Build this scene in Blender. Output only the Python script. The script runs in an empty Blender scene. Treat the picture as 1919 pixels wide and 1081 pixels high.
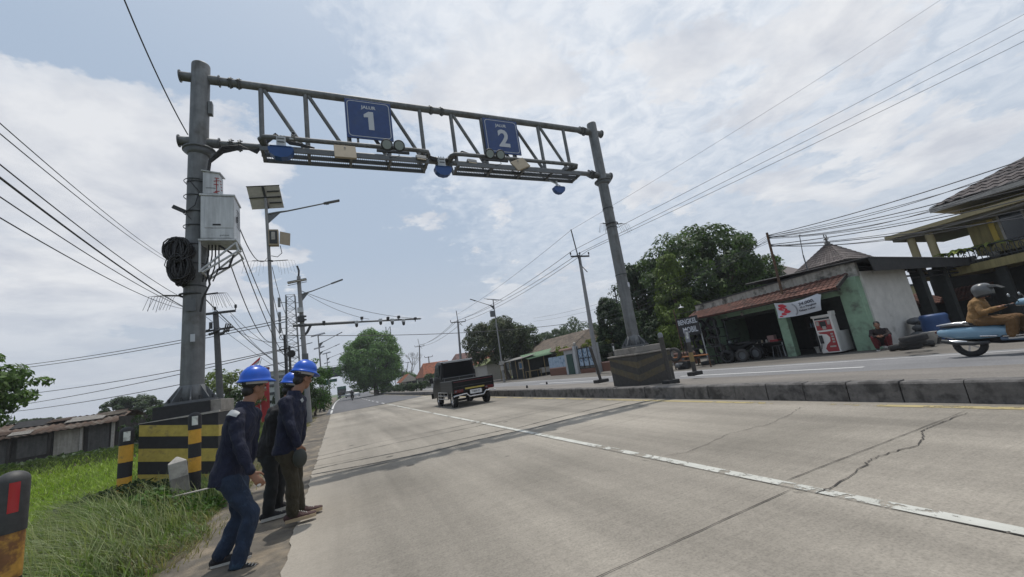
import bpy, math, random
import numpy as np
from mathutils import Vector, Matrix, Euler
rnd = random.Random(7)
RNG = np.random.default_rng(11)
SC = bpy.context.scene
COL = SC.collection
PI = math.pi
# ---------------------------------------------------------------- camera
W0, H0, CAMZ = 1919.0, 1081.0, 1.3
PPX, PPY = 959.5, 540.5
Rv = np.array([632.0 - PPX, 738.0 - PPY]); Zv = np.array([395.0 - PPX, -3130.0 - PPY])
FPX = math.sqrt(-(Rv @ Zv))
_dy = np.array([Rv[0], Rv[1], FPX]); _dy /= np.linalg.norm(_dy)
_dz = np.array([Zv[0], Zv[1], FPX]); _dz /= np.linalg.norm(_dz)
_dx = np.cross(_dy, _dz)
MW = np.array([_dx, _dy, _dz])
cam_data = bpy.data.cameras.new('camera'); cam = bpy.data.objects.new('camera', cam_data); COL.objects.link(cam)
cam_data.sensor_width = 36.0; cam_data.lens = 36.0 * FPX / W0
cam_data.clip_start = 0.05; cam_data.clip_end = 9000
R3 = Matrix(((MW[0, 0], -MW[0, 1], -MW[0, 2]), (MW[1, 0], -MW[1, 1], -MW[1, 2]), (MW[2, 0], -MW[2, 1], -MW[2, 2])))
cam.matrix_world = Matrix.Translation((0, 0, CAMZ)) @ R3.to_4x4()
SC.camera = cam
# ---------------------------------------------------------------- world, sun, exposure
SUN_EL, SUN_AZ = math.radians(76), math.radians(22)      # azimuth from +Y towards +X
world = bpy.data.worlds.new("World"); SC.world = world; world.use_nodes = True
nt = world.node_tree; nt.nodes.clear()
def N(t, kind, **kw):
    n = t.nodes.new(kind)
    for k, v in kw.items(): setattr(n, k, v)
    return n
def L(t, a, b): t.links.new(a, b)
wo = N(nt, 'ShaderNodeOutputWorld'); bg = N(nt, 'ShaderNodeBackground'); L(nt, bg.outputs[0], wo.inputs[0])
sky = N(nt, 'ShaderNodeTexSky', sky_type='NISHITA', sun_disc=False)
sky.sun_elevation = SUN_EL; sky.sun_rotation = SUN_AZ; sky.air_density = 1.0; sky.dust_density = 3.0; sky.ozone_density = 1.2
bg.inputs[1].default_value = 0.13
tc = N(nt, 'ShaderNodeTexCoord'); sep = N(nt, 'ShaderNodeSeparateXYZ'); L(nt, tc.outputs['Generated'], sep.inputs[0])
def M_(t, op, a, b=None, c=None, clamp=False):
    n = N(t, 'ShaderNodeMath', operation=op, use_clamp=clamp)
    for i, v in enumerate((a, b, c)):
        if v is None: continue
        if isinstance(v, (int, float)): n.inputs[i].default_value = v
        else: L(t, v, n.inputs[i])
    return n.outputs[0]
def ramp(t, fac, stops, interp='LINEAR'):
    n = N(t, 'ShaderNodeValToRGB'); n.color_ramp.interpolation = interp
    e = n.color_ramp.elements
    while len(e) > 1: e.remove(e[-1])
    for i, (p, c) in enumerate(stops):
        el = e[0] if i == 0 else e.new(p)
        el.position = p
        el.color = c if len(c) == 4 else (*c, 1)
    L(t, fac, n.inputs[0]); return n.outputs[0]
def mixc(t, fac, a, b, mode='MIX'):
    n = N(t, 'ShaderNodeMix', data_type='RGBA', blend_type=mode); n.clamp_factor = True
    for sock, v in ((n.inputs[0], fac), (n.inputs[6], a), (n.inputs[7], b)):
        if isinstance(v, (int, float)): sock.default_value = v
        elif isinstance(v, tuple): sock.default_value = v if len(v) == 4 else (*v, 1)
        else: L(t, v, sock)
    return n.outputs[2]
def noise(t, vec, scale, detail=4, rough=.5, dist=0.0, out=0, dims='3D'):
    n = N(t, 'ShaderNodeTexNoise', noise_dimensions=dims)
    n.inputs['Scale'].default_value = scale; n.inputs['Detail'].default_value = detail
    n.inputs['Roughness'].default_value = rough; n.inputs['Distortion'].default_value = dist
    if vec is not None: L(t, vec, n.inputs['Vector'])
    return n.outputs[out]
zc = M_(nt, 'MAXIMUM', sep.outputs[2], 0.0)
den = M_(nt, 'ADD', zc, 0.16)
comb = N(nt, 'ShaderNodeCombineXYZ')
L(nt, M_(nt, 'DIVIDE', sep.outputs[0], den), comb.inputs[0]); L(nt, M_(nt, 'DIVIDE', sep.outputs[1], den), comb.inputs[1])
P = comb.outputs[0]
# where cloud masses stand in the sky (directions)
def sky_bias(lst):
    tot = None
    for (x, y, n, a) in lst:
        d = MW @ np.array([x - PPX, y - PPY, FPX]); d /= np.linalg.norm(d)
        v = N(nt, 'ShaderNodeVectorMath', operation='DOT_PRODUCT'); L(nt, tc.outputs['Generated'], v.inputs[0]); v.inputs[1].default_value = tuple(d)
        q = M_(nt, 'MULTIPLY', M_(nt, 'POWER', M_(nt, 'MAXIMUM', v.outputs['Value'], 0.0), float(n)), a)
        tot = q if tot is None else M_(nt, 'ADD', tot, q)
    return tot
cb_ = sky_bias([(110, 430, 16, .17), (40, 250, 80, .08), (300, 330, 60, .08), (480, 300, 160, .09), (945, 395, 420, .12), (900, 480, 300, .07), (1230, 215, 160, .10), (710, 375, 500, .08), (250, 90, 14, -.14), (560, 400, 90, .05), (700, 520, 20, -.08), (600, 590, 300, .10)])
hb_ = sky_bias([(1100, 60, 10, .10), (1500, 200, 10, .05), (170, 120, 14, -.13), (650, 480, 14, -.05), (900, 40, 20, .05)])
# big cumulus masses
off = N(nt, 'ShaderNodeVectorMath', operation='ADD'); L(nt, P, off.inputs[0]); off.inputs[1].default_value = (3.35, 1.3, 0.0)
n1 = M_(nt, 'ADD', noise(nt, off.outputs[0], 1.25, 12, .62, .1), M_(nt, 'SUBTRACT', cb_, .03))
low = ramp(nt, zc, [(0.0, (.0,)*3), (.14, (.35,)*3), (.25, (1,)*3), (.62, (1,)*3), (.75, (.15,)*3)])
cum = M_(nt, 'MULTIPLY', ramp(nt, n1, [(.50, (0,)*3), (.53, (.8,)*3), (.60, (1,)*3)]), low)
# mottled high cloud, strongest overhead and to the right
n2 = noise(nt, P, 1.15, 10, .66, .3); n3 = noise(nt, P, 6.0, 8, .7, .4); n4 = noise(nt, P, 22.0, 5, .65, .3); n5 = noise(nt, P, 3.0, 7, .6, .2)
hi = M_(nt, 'ADD', M_(nt, 'MULTIPLY', n2, .42), M_(nt, 'ADD', M_(nt, 'MULTIPLY', n3, .38), M_(nt, 'MULTIPLY', n4, .24)))
side = M_(nt, 'ADD', M_(nt, 'MULTIPLY', sep.outputs[0], .42), M_(nt, 'MULTIPLY', zc, .26))
hi = M_(nt, 'ADD', M_(nt, 'ADD', hi, hb_), M_(nt, 'SUBTRACT', side, .25))
hic = ramp(nt, hi, [(.455, (0,)*3), (.53, (.5,)*3), (.62, (.85,)*3), (.72, (1,)*3)])
# thin veil
veil = ramp(nt, zc, [(0, (1,)*3), (.10, (.85,)*3), (.30, (.35,)*3), (.6, (.12,)*3)])
skyc = mixc(nt, .70, sky.outputs[0], (3.0, 3.95, 5.05, 1))
dt = N(nt, 'ShaderNodeVectorMath', operation='DOT_PRODUCT'); L(nt, tc.outputs['Generated'], dt.inputs[0]); dt.inputs[1].default_value = (math.cos(SUN_EL) * math.sin(SUN_AZ), math.cos(SUN_EL) * math.cos(SUN_AZ), math.sin(SUN_EL))
aur = M_(nt, 'POWER', M_(nt, 'MAXIMUM', dt.outputs['Value'], 0.0), 5.0)
c1 = mixc(nt, veil, skyc, (4.35, 4.7, 5.3, 1))
c1 = mixc(nt, M_(nt, 'MULTIPLY', aur, .55), c1, (5.5, 6.05, 6.8, 1))
hic = M_(nt, 'MULTIPLY', hic, ramp(nt, zc, [(0, (.15,)*3), (.25, (.45,)*3), (.50, (.95,)*3)]))
n6 = noise(nt, P, 11.0, 9, .62, .5)
hic = M_(nt, 'MULTIPLY', hic, ramp(nt, n6, [(.36, (.50,)*3), (.60, (1,)*3)]))
c2 = mixc(nt, hic, c1, (6.4, 6.7, 7.15, 1))
shade = ramp(nt, n5, [(.35, (4.7, 4.9, 5.4)), (.60, (6.7, 6.75, 6.9))])
c3 = mixc(nt, M_(nt, 'MULTIPLY', cum, .85), c2, shade)
L(nt, c3, bg.inputs[0])
sd = bpy.data.lights.new('sun', 'SUN'); sd.energy = 2.9; sd.angle = math.radians(.9); sd.color = (1, .955, .89)
sun = bpy.data.objects.new('sun', sd); COL.objects.link(sun)
SDIR = Vector((math.cos(SUN_EL) * math.sin(SUN_AZ), math.cos(SUN_EL) * math.cos(SUN_AZ), math.sin(SUN_EL)))
sun.rotation_euler = SDIR.to_track_quat('Z', 'Y').to_euler(); sun.location = (0, 0, 60)
vs = SC.view_settings
SC.display_settings.display_device = 'sRGB'; vs.view_transform = 'Standard'; vs.look = 'None'; vs.exposure = -0.03; vs.gamma = 1.0
vs.use_curve_mapping = False
SC.cycles.max_bounces = 6; SC.cycles.transparent_max_bounces = 12; SC.cycles.use_denoising = True
SC.cycles.sample_clamp_indirect = 4
# ---------------------------------------------------------------- picture helpers (rays of this camera)
def ray(x, y): return MW @ np.array([x - PPX, y - PPY, FPX])
def G(x, y, z=0.0):
    r = ray(x, y); t = (z - CAMZ) / r[2]; return Vector((r[0] * t, r[1] * t, z))
def AY(x, y, Y):
    r = ray(x, y); t = Y / r[1]; return Vector((r[0] * t, Y, CAMZ + r[2] * t))
def AX(x, y, X):
    r = ray(x, y); t = X / r[0]; return Vector((X, r[1] * t, CAMZ + r[2] * t))
# ---------------------------------------------------------------- materials
MATS = {}
def mat(name, col, rough=.8, metal=0.0, var=0.0, vscale=3.0, bump=0.0, bscale=60.0, col2=None, c2amt=.5, spec=.5, coord='Object',
        island=0.0, trans=0.0, streak=False, emit=None, alpha=None, coat=0.0, stretch=None, wrinkle=0.0):
    m = bpy.data.materials.new(name); m.use_nodes = True; t = m.node_tree
    b = t.nodes['Principled BSDF']; out = t.nodes['Material Output']
    b.inputs['Roughness'].default_value = rough; b.inputs['Metallic'].default_value = metal
    b.inputs['Specular IOR Level'].default_value = spec; b.inputs['Coat Weight'].default_value = coat
    c = (*col, 1)
    co = N(t, 'ShaderNodeTexCoord').outputs[coord]
    if stretch:
        mp = N(t, 'ShaderNodeMapping'); mp.inputs['Scale'].default_value = stretch; L(t, co, mp.inputs[0]); co2 = mp.outputs[0]
    else: co2 = co
    cur = None
    if col2 is not None:
        f = ramp(t, noise(t, co2, vscale, 6, .62, .2), [(max(0, .5 - .02 - (c2amt - .5) * .5), (0,)*3), (min(1, .62 - (c2amt - .5) * .5), (1,)*3)])
        cur = mixc(t, f, c, (*col2, 1))
    if var > 0:
        f = ramp(t, noise(t, co2, vscale * 2.3, 7, .65), [(.25, (1 - var,)*3), (.75, (1 + var * .6,)*3)])
        cur = mixc(t, 1.0, cur if cur is not None else c, f, 'MULTIPLY')
    if streak:
        mp = N(t, 'ShaderNodeMapping'); mp.inputs['Scale'].default_value = (7, 7, .7); L(t, co, mp.inputs[0])
        f = ramp(t, noise(t, mp.outputs[0], 1.6, 6, .6), [(.35, (.62,)*3), (.62, (1,)*3)])
        cur = mixc(t, .8, cur if cur is not None else c, f, 'MULTIPLY')
    if island > 0:
        g = N(t, 'ShaderNodeNewGeometry')
        f = ramp(t, g.outputs['Random Per Island'], [(0, (1 - island,)*3), (1, (1 + island * .8,)*3)])
        cur = mixc(t, 1.0, cur if cur is not None else c, f, 'MULTIPLY')
    if cur is None: b.inputs['Base Color'].default_value = c
    else: L(t, cur, b.inputs['Base Color'])
    if bump > 0:
        bn = N(t, 'ShaderNodeBump'); bn.inputs['Strength'].default_value = min(1, bump); bn.inputs['Distance'].default_value = .01
        L(t, noise(t, co, bscale, 4, .6), bn.inputs['Height']); L(t, bn.outputs[0], b.inputs['Normal'])
    if wrinkle > 0:
        mpw = N(t, 'ShaderNodeMapping'); mpw.inputs['Scale'].default_value = (1, 1, .45); mpw.inputs['Rotation'].default_value = (.3, .5, 0); L(t, co, mpw.inputs[0])
        bw = N(t, 'ShaderNodeBump'); bw.inputs['Strength'].default_value = wrinkle; bw.inputs['Distance'].default_value = .045
        L(t, noise(t, mpw.outputs[0], 8.5, 4, .55, 1.6), bw.inputs['Height'])
        if b.inputs['Normal'].links: L(t, b.inputs['Normal'].links[0].from_socket, bw.inputs['Normal'])
        L(t, bw.outputs[0], b.inputs['Normal'])
    if emit: b.inputs['Emission Color'].default_value = (*emit[0], 1); b.inputs['Emission Strength'].default_value = emit[1]
    if trans > 0:
        tr = N(t, 'ShaderNodeBsdfTranslucent'); mx = N(t, 'ShaderNodeMixShader'); mx.inputs[0].default_value = trans
        if cur is not None: L(t, mixc(t, 1.0, cur, (1.25, 1.5, .55, 1), 'MULTIPLY'), tr.inputs[0])
        else: tr.inputs[0].default_value = (col[0]*1.25, col[1]*1.5, col[2]*.55, 1)
        L(t, b.outputs[0], mx.inputs[1]); L(t, tr.outputs[0], mx.inputs[2]); L(t, mx.outputs[0], out.inputs[0])
    if alpha is not None: b.inputs['Alpha'].default_value = alpha
    MATS[name] = m; return m
# ---------------------------------------------------------------- mesh builder
def basis(d, up=(0, 0, 1)):
    d = Vector(d).normalized(); u = Vector(up)
    if abs(d.dot(u)) > .98: u = Vector((0, 1, 0)) if abs(d.y) < .9 else Vector((1, 0, 0))
    s = d.cross(u).normalized(); return s, d.cross(s).normalized(), d
class MB:
    def __init__(s): s.v = []; s.f = []; s.m = []; s.sm = []; s.mats = []; s.T = None
    def mi(s, m):
        if m not in s.mats: s.mats.append(m)
        return s.mats.index(m)
    def add(s, vs, fs, m, smooth=False):
        k = len(s.v)
        if s.T is not None: vs = [s.T @ Vector(p) for p in vs]
        s.v.extend([tuple(p) for p in vs]); i = s.mi(m)
        for f in fs: s.f.append([a + k for a in f]); s.m.append(i); s.sm.append(smooth)
        return s
    def box(s, c, d, m, rot=None, ax=None):
        """centre c, full size d; rot = euler or Matrix, ax = (x,y,z) axis vectors"""
        hx, hy, hz = d[0] / 2, d[1] / 2, d[2] / 2
        vs = [Vector((x, y, z)) for z in (-hz, hz) for y in (-hy, hy) for x in (-hx, hx)]
        if rot is not None:
            Rm = rot if isinstance(rot, Matrix) else Euler(rot).to_matrix()
            vs = [Rm @ v for v in vs]
        if ax is not None: vs = [ax[0] * v.x + ax[1] * v.y + ax[2] * v.z for v in vs]
        c = Vector(c)
        return s.add([v + c for v in vs], [(0, 2, 3, 1), (4, 5, 7, 6), (0, 1, 5, 4), (2, 6, 7, 3), (0, 4, 6, 2), (1, 3, 7, 5)], m)
    def bb(s, a, b, m):
        a = Vector(a); b = Vector(b); return s.box((a + b) / 2, [abs(q) for q in (b - a)], m)
    def tube(s, p0, p1, r0, m, r1=None, n=12, caps=True, smooth=True, sx=1.0):
        r1 = r0 if r1 is None else r1
        p0 = Vector(p0); p1 = Vector(p1); u, w, d = basis(p1 - p0)
        vs = []
        for p, r in ((p0, r0), (p1, r1)):
            for k in range(n):
                a = 2 * PI * k / n; vs.append(p + (u * math.cos(a) * sx + w * math.sin(a)) * r)
        s.add(vs, [(k, (k + 1) % n, n + (k + 1) % n, n + k) for k in range(n)], m, smooth)
        if caps:
            s.add(vs, [list(range(n))[::-1], list(range(n, 2 * n))], m)
        return s
    def path(s, pts, r, m, n=8, closed=False, smooth=True):
        pts = [Vector(p) for p in pts]; K = len(pts); vs = []
        rs = r if isinstance(r, (list, tuple)) else [r] * K
        u = None
        for i, p in enumerate(pts):
            a = pts[i - 1] if (i > 0 or closed) else p; b = pts[(i + 1) % K] if (i < K - 1 or closed) else p
            d = (b - a).normalized()
            if u is None: u, w, _ = basis(d)
            else:
                w = d.cross(u)
                if w.length < 1e-6: u, w, _ = basis(d)
                else: w.normalize(); u = w.cross(d).normalized()
            for k in range(n):
                t = 2 * PI * k / n; vs.append(p + (u * math.cos(t) + w * math.sin(t)) * rs[i])
        fs = []
        for i in range(K if closed else K - 1):
            j = (i + 1) % K
            for k in range(n): fs.append((i * n + k, i * n + (k + 1) % n, j * n + (k + 1) % n, j * n + k))
        s.add(vs, fs, m, smooth)
        if not closed: s.add(vs, [list(range(n))[::-1], list(range((K - 1) * n, K * n))], m)
        return s
    def lathe(s, prof, m, o=(0, 0, 0), n=20, axis=(0, 0, 1), up=(0, 1, 0), sx=1, sy=1, smooth=True):
        o = Vector(o); d = Vector(axis).normalized(); u = Vector(up).normalized()
        if abs(u.dot(d)) > .99: u = Vector((1, 0, 0))
        w = d.cross(u).normalized(); u = w.cross(d).normalized(); vs = []
        for r, z in prof:
            for k in range(n):
                t = 2 * PI * k / n; vs.append(o + d * z + (u * math.cos(t) * sx + w * math.sin(t) * sy) * max(r, 1e-4))
        fs = [(i * n + k, i * n + (k + 1) % n, (i + 1) * n + (k + 1) % n, (i + 1) * n + k) for i in range(len(prof) - 1) for k in range(n)]
        return s.add(vs, fs, m, smooth)
    def ell(s, c, r, m, n=14, k=9, ax=None):
        c = Vector(c); ax = ax or (Vector((1, 0, 0)), Vector((0, 1, 0)), Vector((0, 0, 1))); vs = []; fs = []
        for i in range(k + 1):
            th = PI * i / k
            for j in range(n):
                a = 2 * PI * j / n
                q = (math.sin(th) * math.cos(a) * r[0], math.sin(th) * math.sin(a) * r[1], math.cos(th) * r[2])
                vs.append(c + ax[0] * q[0] + ax[1] * q[1] + ax[2] * q[2])
        for i in range(k):
            for j in range(n): fs.append((i * n + j, (i + 1) * n + j, (i + 1) * n + (j + 1) % n, i * n + (j + 1) % n))
        return s.add(vs, fs, m, True)
    def prism(s, poly, ext, m, o=(0, 0, 0), u=(1, 0, 0), v=(0, 0, 1), smooth=False):
        """2-D poly in axes u,v extruded by vector ext"""
        o = Vector(o); u = Vector(u); v = Vector(v); e = Vector(ext); n = len(poly)
        a = [o + u * p[0] + v * p[1] for p in poly]
        vs = a + [p + e for p in a]
        fl = u.cross(v).dot(e) > 0
        f0 = list(range(n)); f1 = list(range(n, 2 * n))
        fs = [f0[::-1], f1] if fl else [f0, f1[::-1]]
        s.add(vs, fs, m)
        sd = [(k, (k + 1) % n, n + (k + 1) % n, n + k) for k in range(n)]
        if not fl: sd = [q[::-1] for q in sd]
        return s.add(vs, sd, m, smooth)
    def quad(s, a, b, c, d, m): return s.add([a, b, c, d], [(0, 1, 2, 3)], m)
    def loft(s, rings, m, cap=True, smooth=True):
        n = len(rings[0]); vs = [p for r in rings for p in r]
        s.add(vs, [(i * n + k, i * n + (k + 1) % n, (i + 1) * n + (k + 1) % n, (i + 1) * n + k) for i in range(len(rings) - 1) for k in range(n)], m, smooth)
        if cap: s.add(vs, [list(range(n))[::-1], list(range((len(rings) - 1) * n, len(rings) * n))], m, False)
        return s
    def build(s, name, parent=None, bevel=0.0, seg=2, weld=True):
        me = bpy.data.meshes.new(name); me.from_pydata(s.v, [], s.f)
        for m in s.mats: me.materials.append(m)
        me.polygons.foreach_set('material_index', s.m); me.polygons.foreach_set('use_smooth', s.sm)
        me.update()
        o = bpy.data.objects.new(name, me); COL.objects.link(o)
        if parent is not None: o.parent = parent; o.matrix_parent_inverse = Matrix.Identity(4)
        if parent is not None:
            # vertices were given in world space: bring them into the parent's space
            pm = pworld(parent); me.transform(pm.inverted())
        if bevel > 0:
            b = o.modifiers.new('b', 'BEVEL'); b.width = bevel; b.segments = seg; b.limit_method = 'ANGLE'; b.angle_limit = math.radians(40)
        return o
def pworld(o):
    m = Matrix.LocRotScale(o.location, o.rotation_euler, o.scale)
    return (pworld(o.parent) @ m) if o.parent else m
def tag(o, label, cat, group=None, kind=None):
    o['label'] = label
    if cat: o['category'] = cat
    if group: o['group'] = group
    if kind: o['kind'] = kind
    return o
def thing(name, label, cat, loc=(0, 0, 0), rz=0.0, group=None):
    o = bpy.data.objects.new(name, None); COL.objects.link(o); o.location = loc; o.rotation_euler = (0, 0, rz); o.empty_display_size = .2
    return tag(o, label, cat, group)
def struct(o): o['kind'] = 'structure'; return o
def dup(root, loc, rz=0.0, label=None, scale=None):
    r = root.copy(); COL.objects.link(r); r.location = loc; r.rotation_euler = (0, 0, rz)
    if scale: r.scale = (scale,) * 3
    if label: r['label'] = label
    for ch in [o for o in bpy.data.objects if o.parent == root]:
        c = ch.copy(); COL.objects.link(c); c.parent = r
        for g in [o for o in bpy.data.objects if o.parent == ch]:
            d = g.copy(); COL.objects.link(d); d.parent = c
    return r
def npmesh(name, V, F, m, parent=None, smooth=False, mi=None):
    """V (n,3), F (k,q) equal-size faces"""
    me = bpy.data.meshes.new(name); k, q = F.shape
    me.vertices.add(len(V)); me.vertices.foreach_set('co', np.ascontiguousarray(V, np.float32).ravel())
    me.loops.add(k * q); me.loops.foreach_set('vertex_index', np.ascontiguousarray(F, np.int32).ravel())
    me.polygons.add(k); me.polygons.foreach_set('loop_start', np.arange(0, k * q, q, dtype=np.int32))
    me.polygons.foreach_set('loop_total', np.full(k, q, np.int32))
    for x in (m if isinstance(m, (list, tuple)) else [m]): me.materials.append(x)
    if mi is not None: me.polygons.foreach_set('material_index', np.ascontiguousarray(mi, np.int32))
    if smooth: me.polygons.foreach_set('use_smooth', np.ones(k, bool))
    me.update(calc_edges=True); me.validate()
    o = bpy.data.objects.new(name, me); COL.objects.link(o)
    if parent is not None: o.parent = parent; me.transform(pworld(parent).inverted())
    return o
def textmesh(txt, size, m, org, u, v, name='lettering', parent=None, depth=.004, align='CENTER', bold=0.0, sx=1.0):
    cu = bpy.data.curves.new('t', 'FONT'); cu.body = txt; cu.size = size; cu.align_x = align; cu.align_y = 'CENTER'; cu.extrude = depth; cu.offset = bold
    cu.resolution_u = 3
    o = bpy.data.objects.new('t', cu); COL.objects.link(o)
    me = bpy.data.meshes.new_from_object(o.evaluated_get(bpy.context.evaluated_depsgraph_get()))
    bpy.data.objects.remove(o); bpy.data.curves.remove(cu)
    u = Vector(u).normalized(); v = Vector(v).normalized(); w = u.cross(v)
    T = Matrix(((u.x * sx, v.x, w.x, org[0]), (u.y * sx, v.y, w.y, org[1]), (u.z * sx, v.z, w.z, org[2]), (0, 0, 0, 1)))
    me.transform(T); me.materials.clear(); me.materials.append(m)
    r = bpy.data.objects.new(name, me); COL.objects.link(r)
    if parent is not None: r.parent = parent; me.transform(pworld(parent).inverted())
    return r
def remesh(o, voxel, smooth=4, disp=0.0, dscale=.12, seed=0):
    """join the overlapping shapes of o into one continuous skin"""
    md = o.modifiers.new('r', 'REMESH'); md.mode = 'VOXEL'; md.voxel_size = voxel; md.use_smooth_shade = True
    if disp > 0:
        tx = bpy.data.textures.new('folds', 'CLOUDS'); tx.noise_scale = dscale; tx.noise_depth = 2
        dm = o.modifiers.new('d', 'DISPLACE'); dm.texture = tx; dm.strength = disp; dm.mid_level = .5; dm.texture_coords = 'LOCAL'
    if smooth: s = o.modifiers.new('s', 'SMOOTH'); s.iterations = smooth; s.factor = .5
    me = bpy.data.meshes.new_from_object(o.evaluated_get(bpy.context.evaluated_depsgraph_get()))
    o.modifiers.clear(); o.data = me
    me.polygons.foreach_set('use_smooth', np.ones(len(me.polygons), bool))
    return o
# ================================================================ materials
steel = mat('galvanised_steel', (.175, .182, .188), .6, .2, var=.3, vscale=2.2, bump=.15, bscale=25, col2=(.125, .122, .115), c2amt=.42, streak=True)
steel_d = mat('dull_steel', (.12, .127, .135), .55, .3, var=.2, vscale=4)
dark_metal = mat('dark_metal', (.045, .047, .05), .6, .3, var=.2)
black = mat('black_rubber', (.018, .018, .019), .75, var=.3, vscale=8)
cable_m = mat('black_cable', (.02, .02, .022), .6)
wire_m = mat('weathered_wire', (.055, .057, .065), .6)
white_box = mat('white_painted_steel', (.50, .52, .54), .45, var=.1, vscale=2, streak=True)
rust = mat('rusty_steel', (.13, .075, .045), .85, .2, var=.4, vscale=7, col2=(.07, .05, .04))
blue_sign = mat('blue_sign_face', (.024, .056, .175), .55, var=.22, vscale=3, col2=(.035, .065, .16), c2amt=.4)
sign_white = mat('sign_white', (.46, .48, .52), .6)
tan_m = mat('tan_panel', (.33, .275, .20), .7, var=.15)
blue_plastic = mat('blue_plastic', (.008, .055, .20), .4, var=.1)
lens_m = mat('lamp_glass', (.22, .25, .25), .15, spec=.8)
conc = mat('weathered_concrete', (.23, .215, .195), .92, var=.35, vscale=2.5, bump=.5, bscale=40, col2=(.12, .11, .10), c2amt=.4)
conc_l = mat('pale_concrete', (.38, .36, .33), .9, var=.3, vscale=5, bump=.4, bscale=60, col2=(.2, .19, .17), c2amt=.3)
kerb_m = mat('kerb_concrete', (.14, .133, .128), .95, var=.4, vscale=4, bump=.8, bscale=45, col2=(.065, .062, .06), c2amt=.5)
yel = mat('yellow_paint', (.44, .345, .075), .75, var=.25, vscale=6, col2=(.20, .165, .07), c2amt=.34, bump=.3)
yel_b = mat('bollard_yellow', (.60, .32, .035), .6, var=.2, vscale=8, col2=(.25, .16, .06), c2amt=.3)
blk = mat('black_paint', (.020, .020, .022), .7, var=.4, vscale=6, bump=.3)
red_ref = mat('red_reflector', (.38, .006, .012), .3, coat=.5)
wht_ref = mat('white_reflector', (.62, .64, .60), .4, col2=(.35, .35, .33), vscale=12)
pole_conc = mat('concrete_pole', (.24, .24, .245), .85, var=.2, vscale=1.2)
panel_cell = mat('solar_cells', (.012, .016, .035), .2, spec=.7)
panel_back = mat('solar_panel_back', (.40, .38, .34), .7, var=.2, vscale=5)
asph_old = mat('shoulder_asphalt', (.125, .110, .090), .95, var=.45, vscale=2.2, bump=1, bscale=60, col2=(.23, .19, .14), c2amt=.5)

def mat_concrete_road():
    m = bpy.data.materials.new('road_concrete'); m.use_nodes = True; t = m.node_tree; b = t.nodes['Principled BSDF']
    co = N(t, 'ShaderNodeTexCoord').outputs['Object']; sp = N(t, 'ShaderNodeSeparateXYZ'); L(t, co, sp.inputs[0])
    base = mixc(t, ramp(t, noise(t, co, .22, 5, .55, .2), [(.35, (0,)*3), (.68, (1,)*3)]), (.335, .305, .26, 1), (.195, .178, .15, 1))
    # grime bands worn along the wheel tracks
    mp = N(t, 'ShaderNodeMapping'); mp.inputs['Scale'].default_value = (1, .06, 1); L(t, co, mp.inputs[0])
    tr = ramp(t, noise(t, mp.outputs[0], 1.1, 5, .6), [(.36, (.68,)*3), (.62, (1.08,)*3)])
    base = mixc(t, .85, base, tr, 'MULTIPLY')
    # brushed texture across the slab
    mp2 = N(t, 'ShaderNodeMapping'); mp2.inputs['Scale'].default_value = (.35, 6, 1); L(t, co, mp2.inputs[0])
    br = ramp(t, noise(t, mp2.outputs[0], 5, 6, .7), [(.3, (.88,)*3), (.7, (1.08,)*3)])
    base = mixc(t, .8, base, br, 'MULTIPLY')
    sk = ramp(t, noise(t, co, 55, 3, .7), [(.32, (.70,)*3), (.5, (1,)*3), (.72, (1.2,)*3)])
    base = mixc(t, .75, base, sk, 'MULTIPLY')
    sk2 = ramp(t, noise(t, co, 13, 6, .75), [(.3, (.86,)*3), (.7, (1.1,)*3)])
    base = mixc(t, .8, base, sk2, 'MULTIPLY')
    # oil spots
    vo = N(t, 'ShaderNodeTexVoronoi'); vo.inputs['Scale'].default_value = 1.35; L(t, co, vo.inputs['Vector'])
    w = M_(t, 'ADD', vo.outputs['Distance'], M_(t, 'MULTIPLY', noise(t, co, 18, 4, .7), .05))
    vsep = N(t, 'ShaderNodeSeparateColor'); L(t, vo.outputs['Color'], vsep.inputs[0])
    w = M_(t, 'ADD', w, M_(t, 'MULTIPLY', M_(t, 'GREATER_THAN', vsep.outputs[0], .45), 1.0))
    spot = ramp(t, w, [(.105, (.38,)*3), (.130, (1,)*3)])
    base = mixc(t, .9, base, spot, 'MULTIPLY')
    # pale dusty strip along the outer edge
    ed = ramp(t, M_(t, 'ADD', sp.outputs[0], M_(t, 'MULTIPLY', noise(t, co, 1.3, 5, .6), .5)), [(.0, (1,)*3), (.5, (0,)*3)])
    base = mixc(t, M_(t, 'MULTIPLY', ed, .4), base, (.36, .325, .275, 1))
    L(t, base, b.inputs['Base Color']); b.inputs['Roughness'].default_value = .85; b.inputs['Specular IOR Level'].default_value = .3
    bn = N(t, 'ShaderNodeBump'); bn.inputs['Strength'].default_value = .5; bn.inputs['Distance'].default_value = .006
    L(t, M_(t, 'ADD', noise(t, co, 70, 3, .7), noise(t, mp2.outputs[0], 14, 3, .6)), bn.inputs['Height']); L(t, bn.outputs[0], b.inputs['Normal'])
    return m
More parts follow.
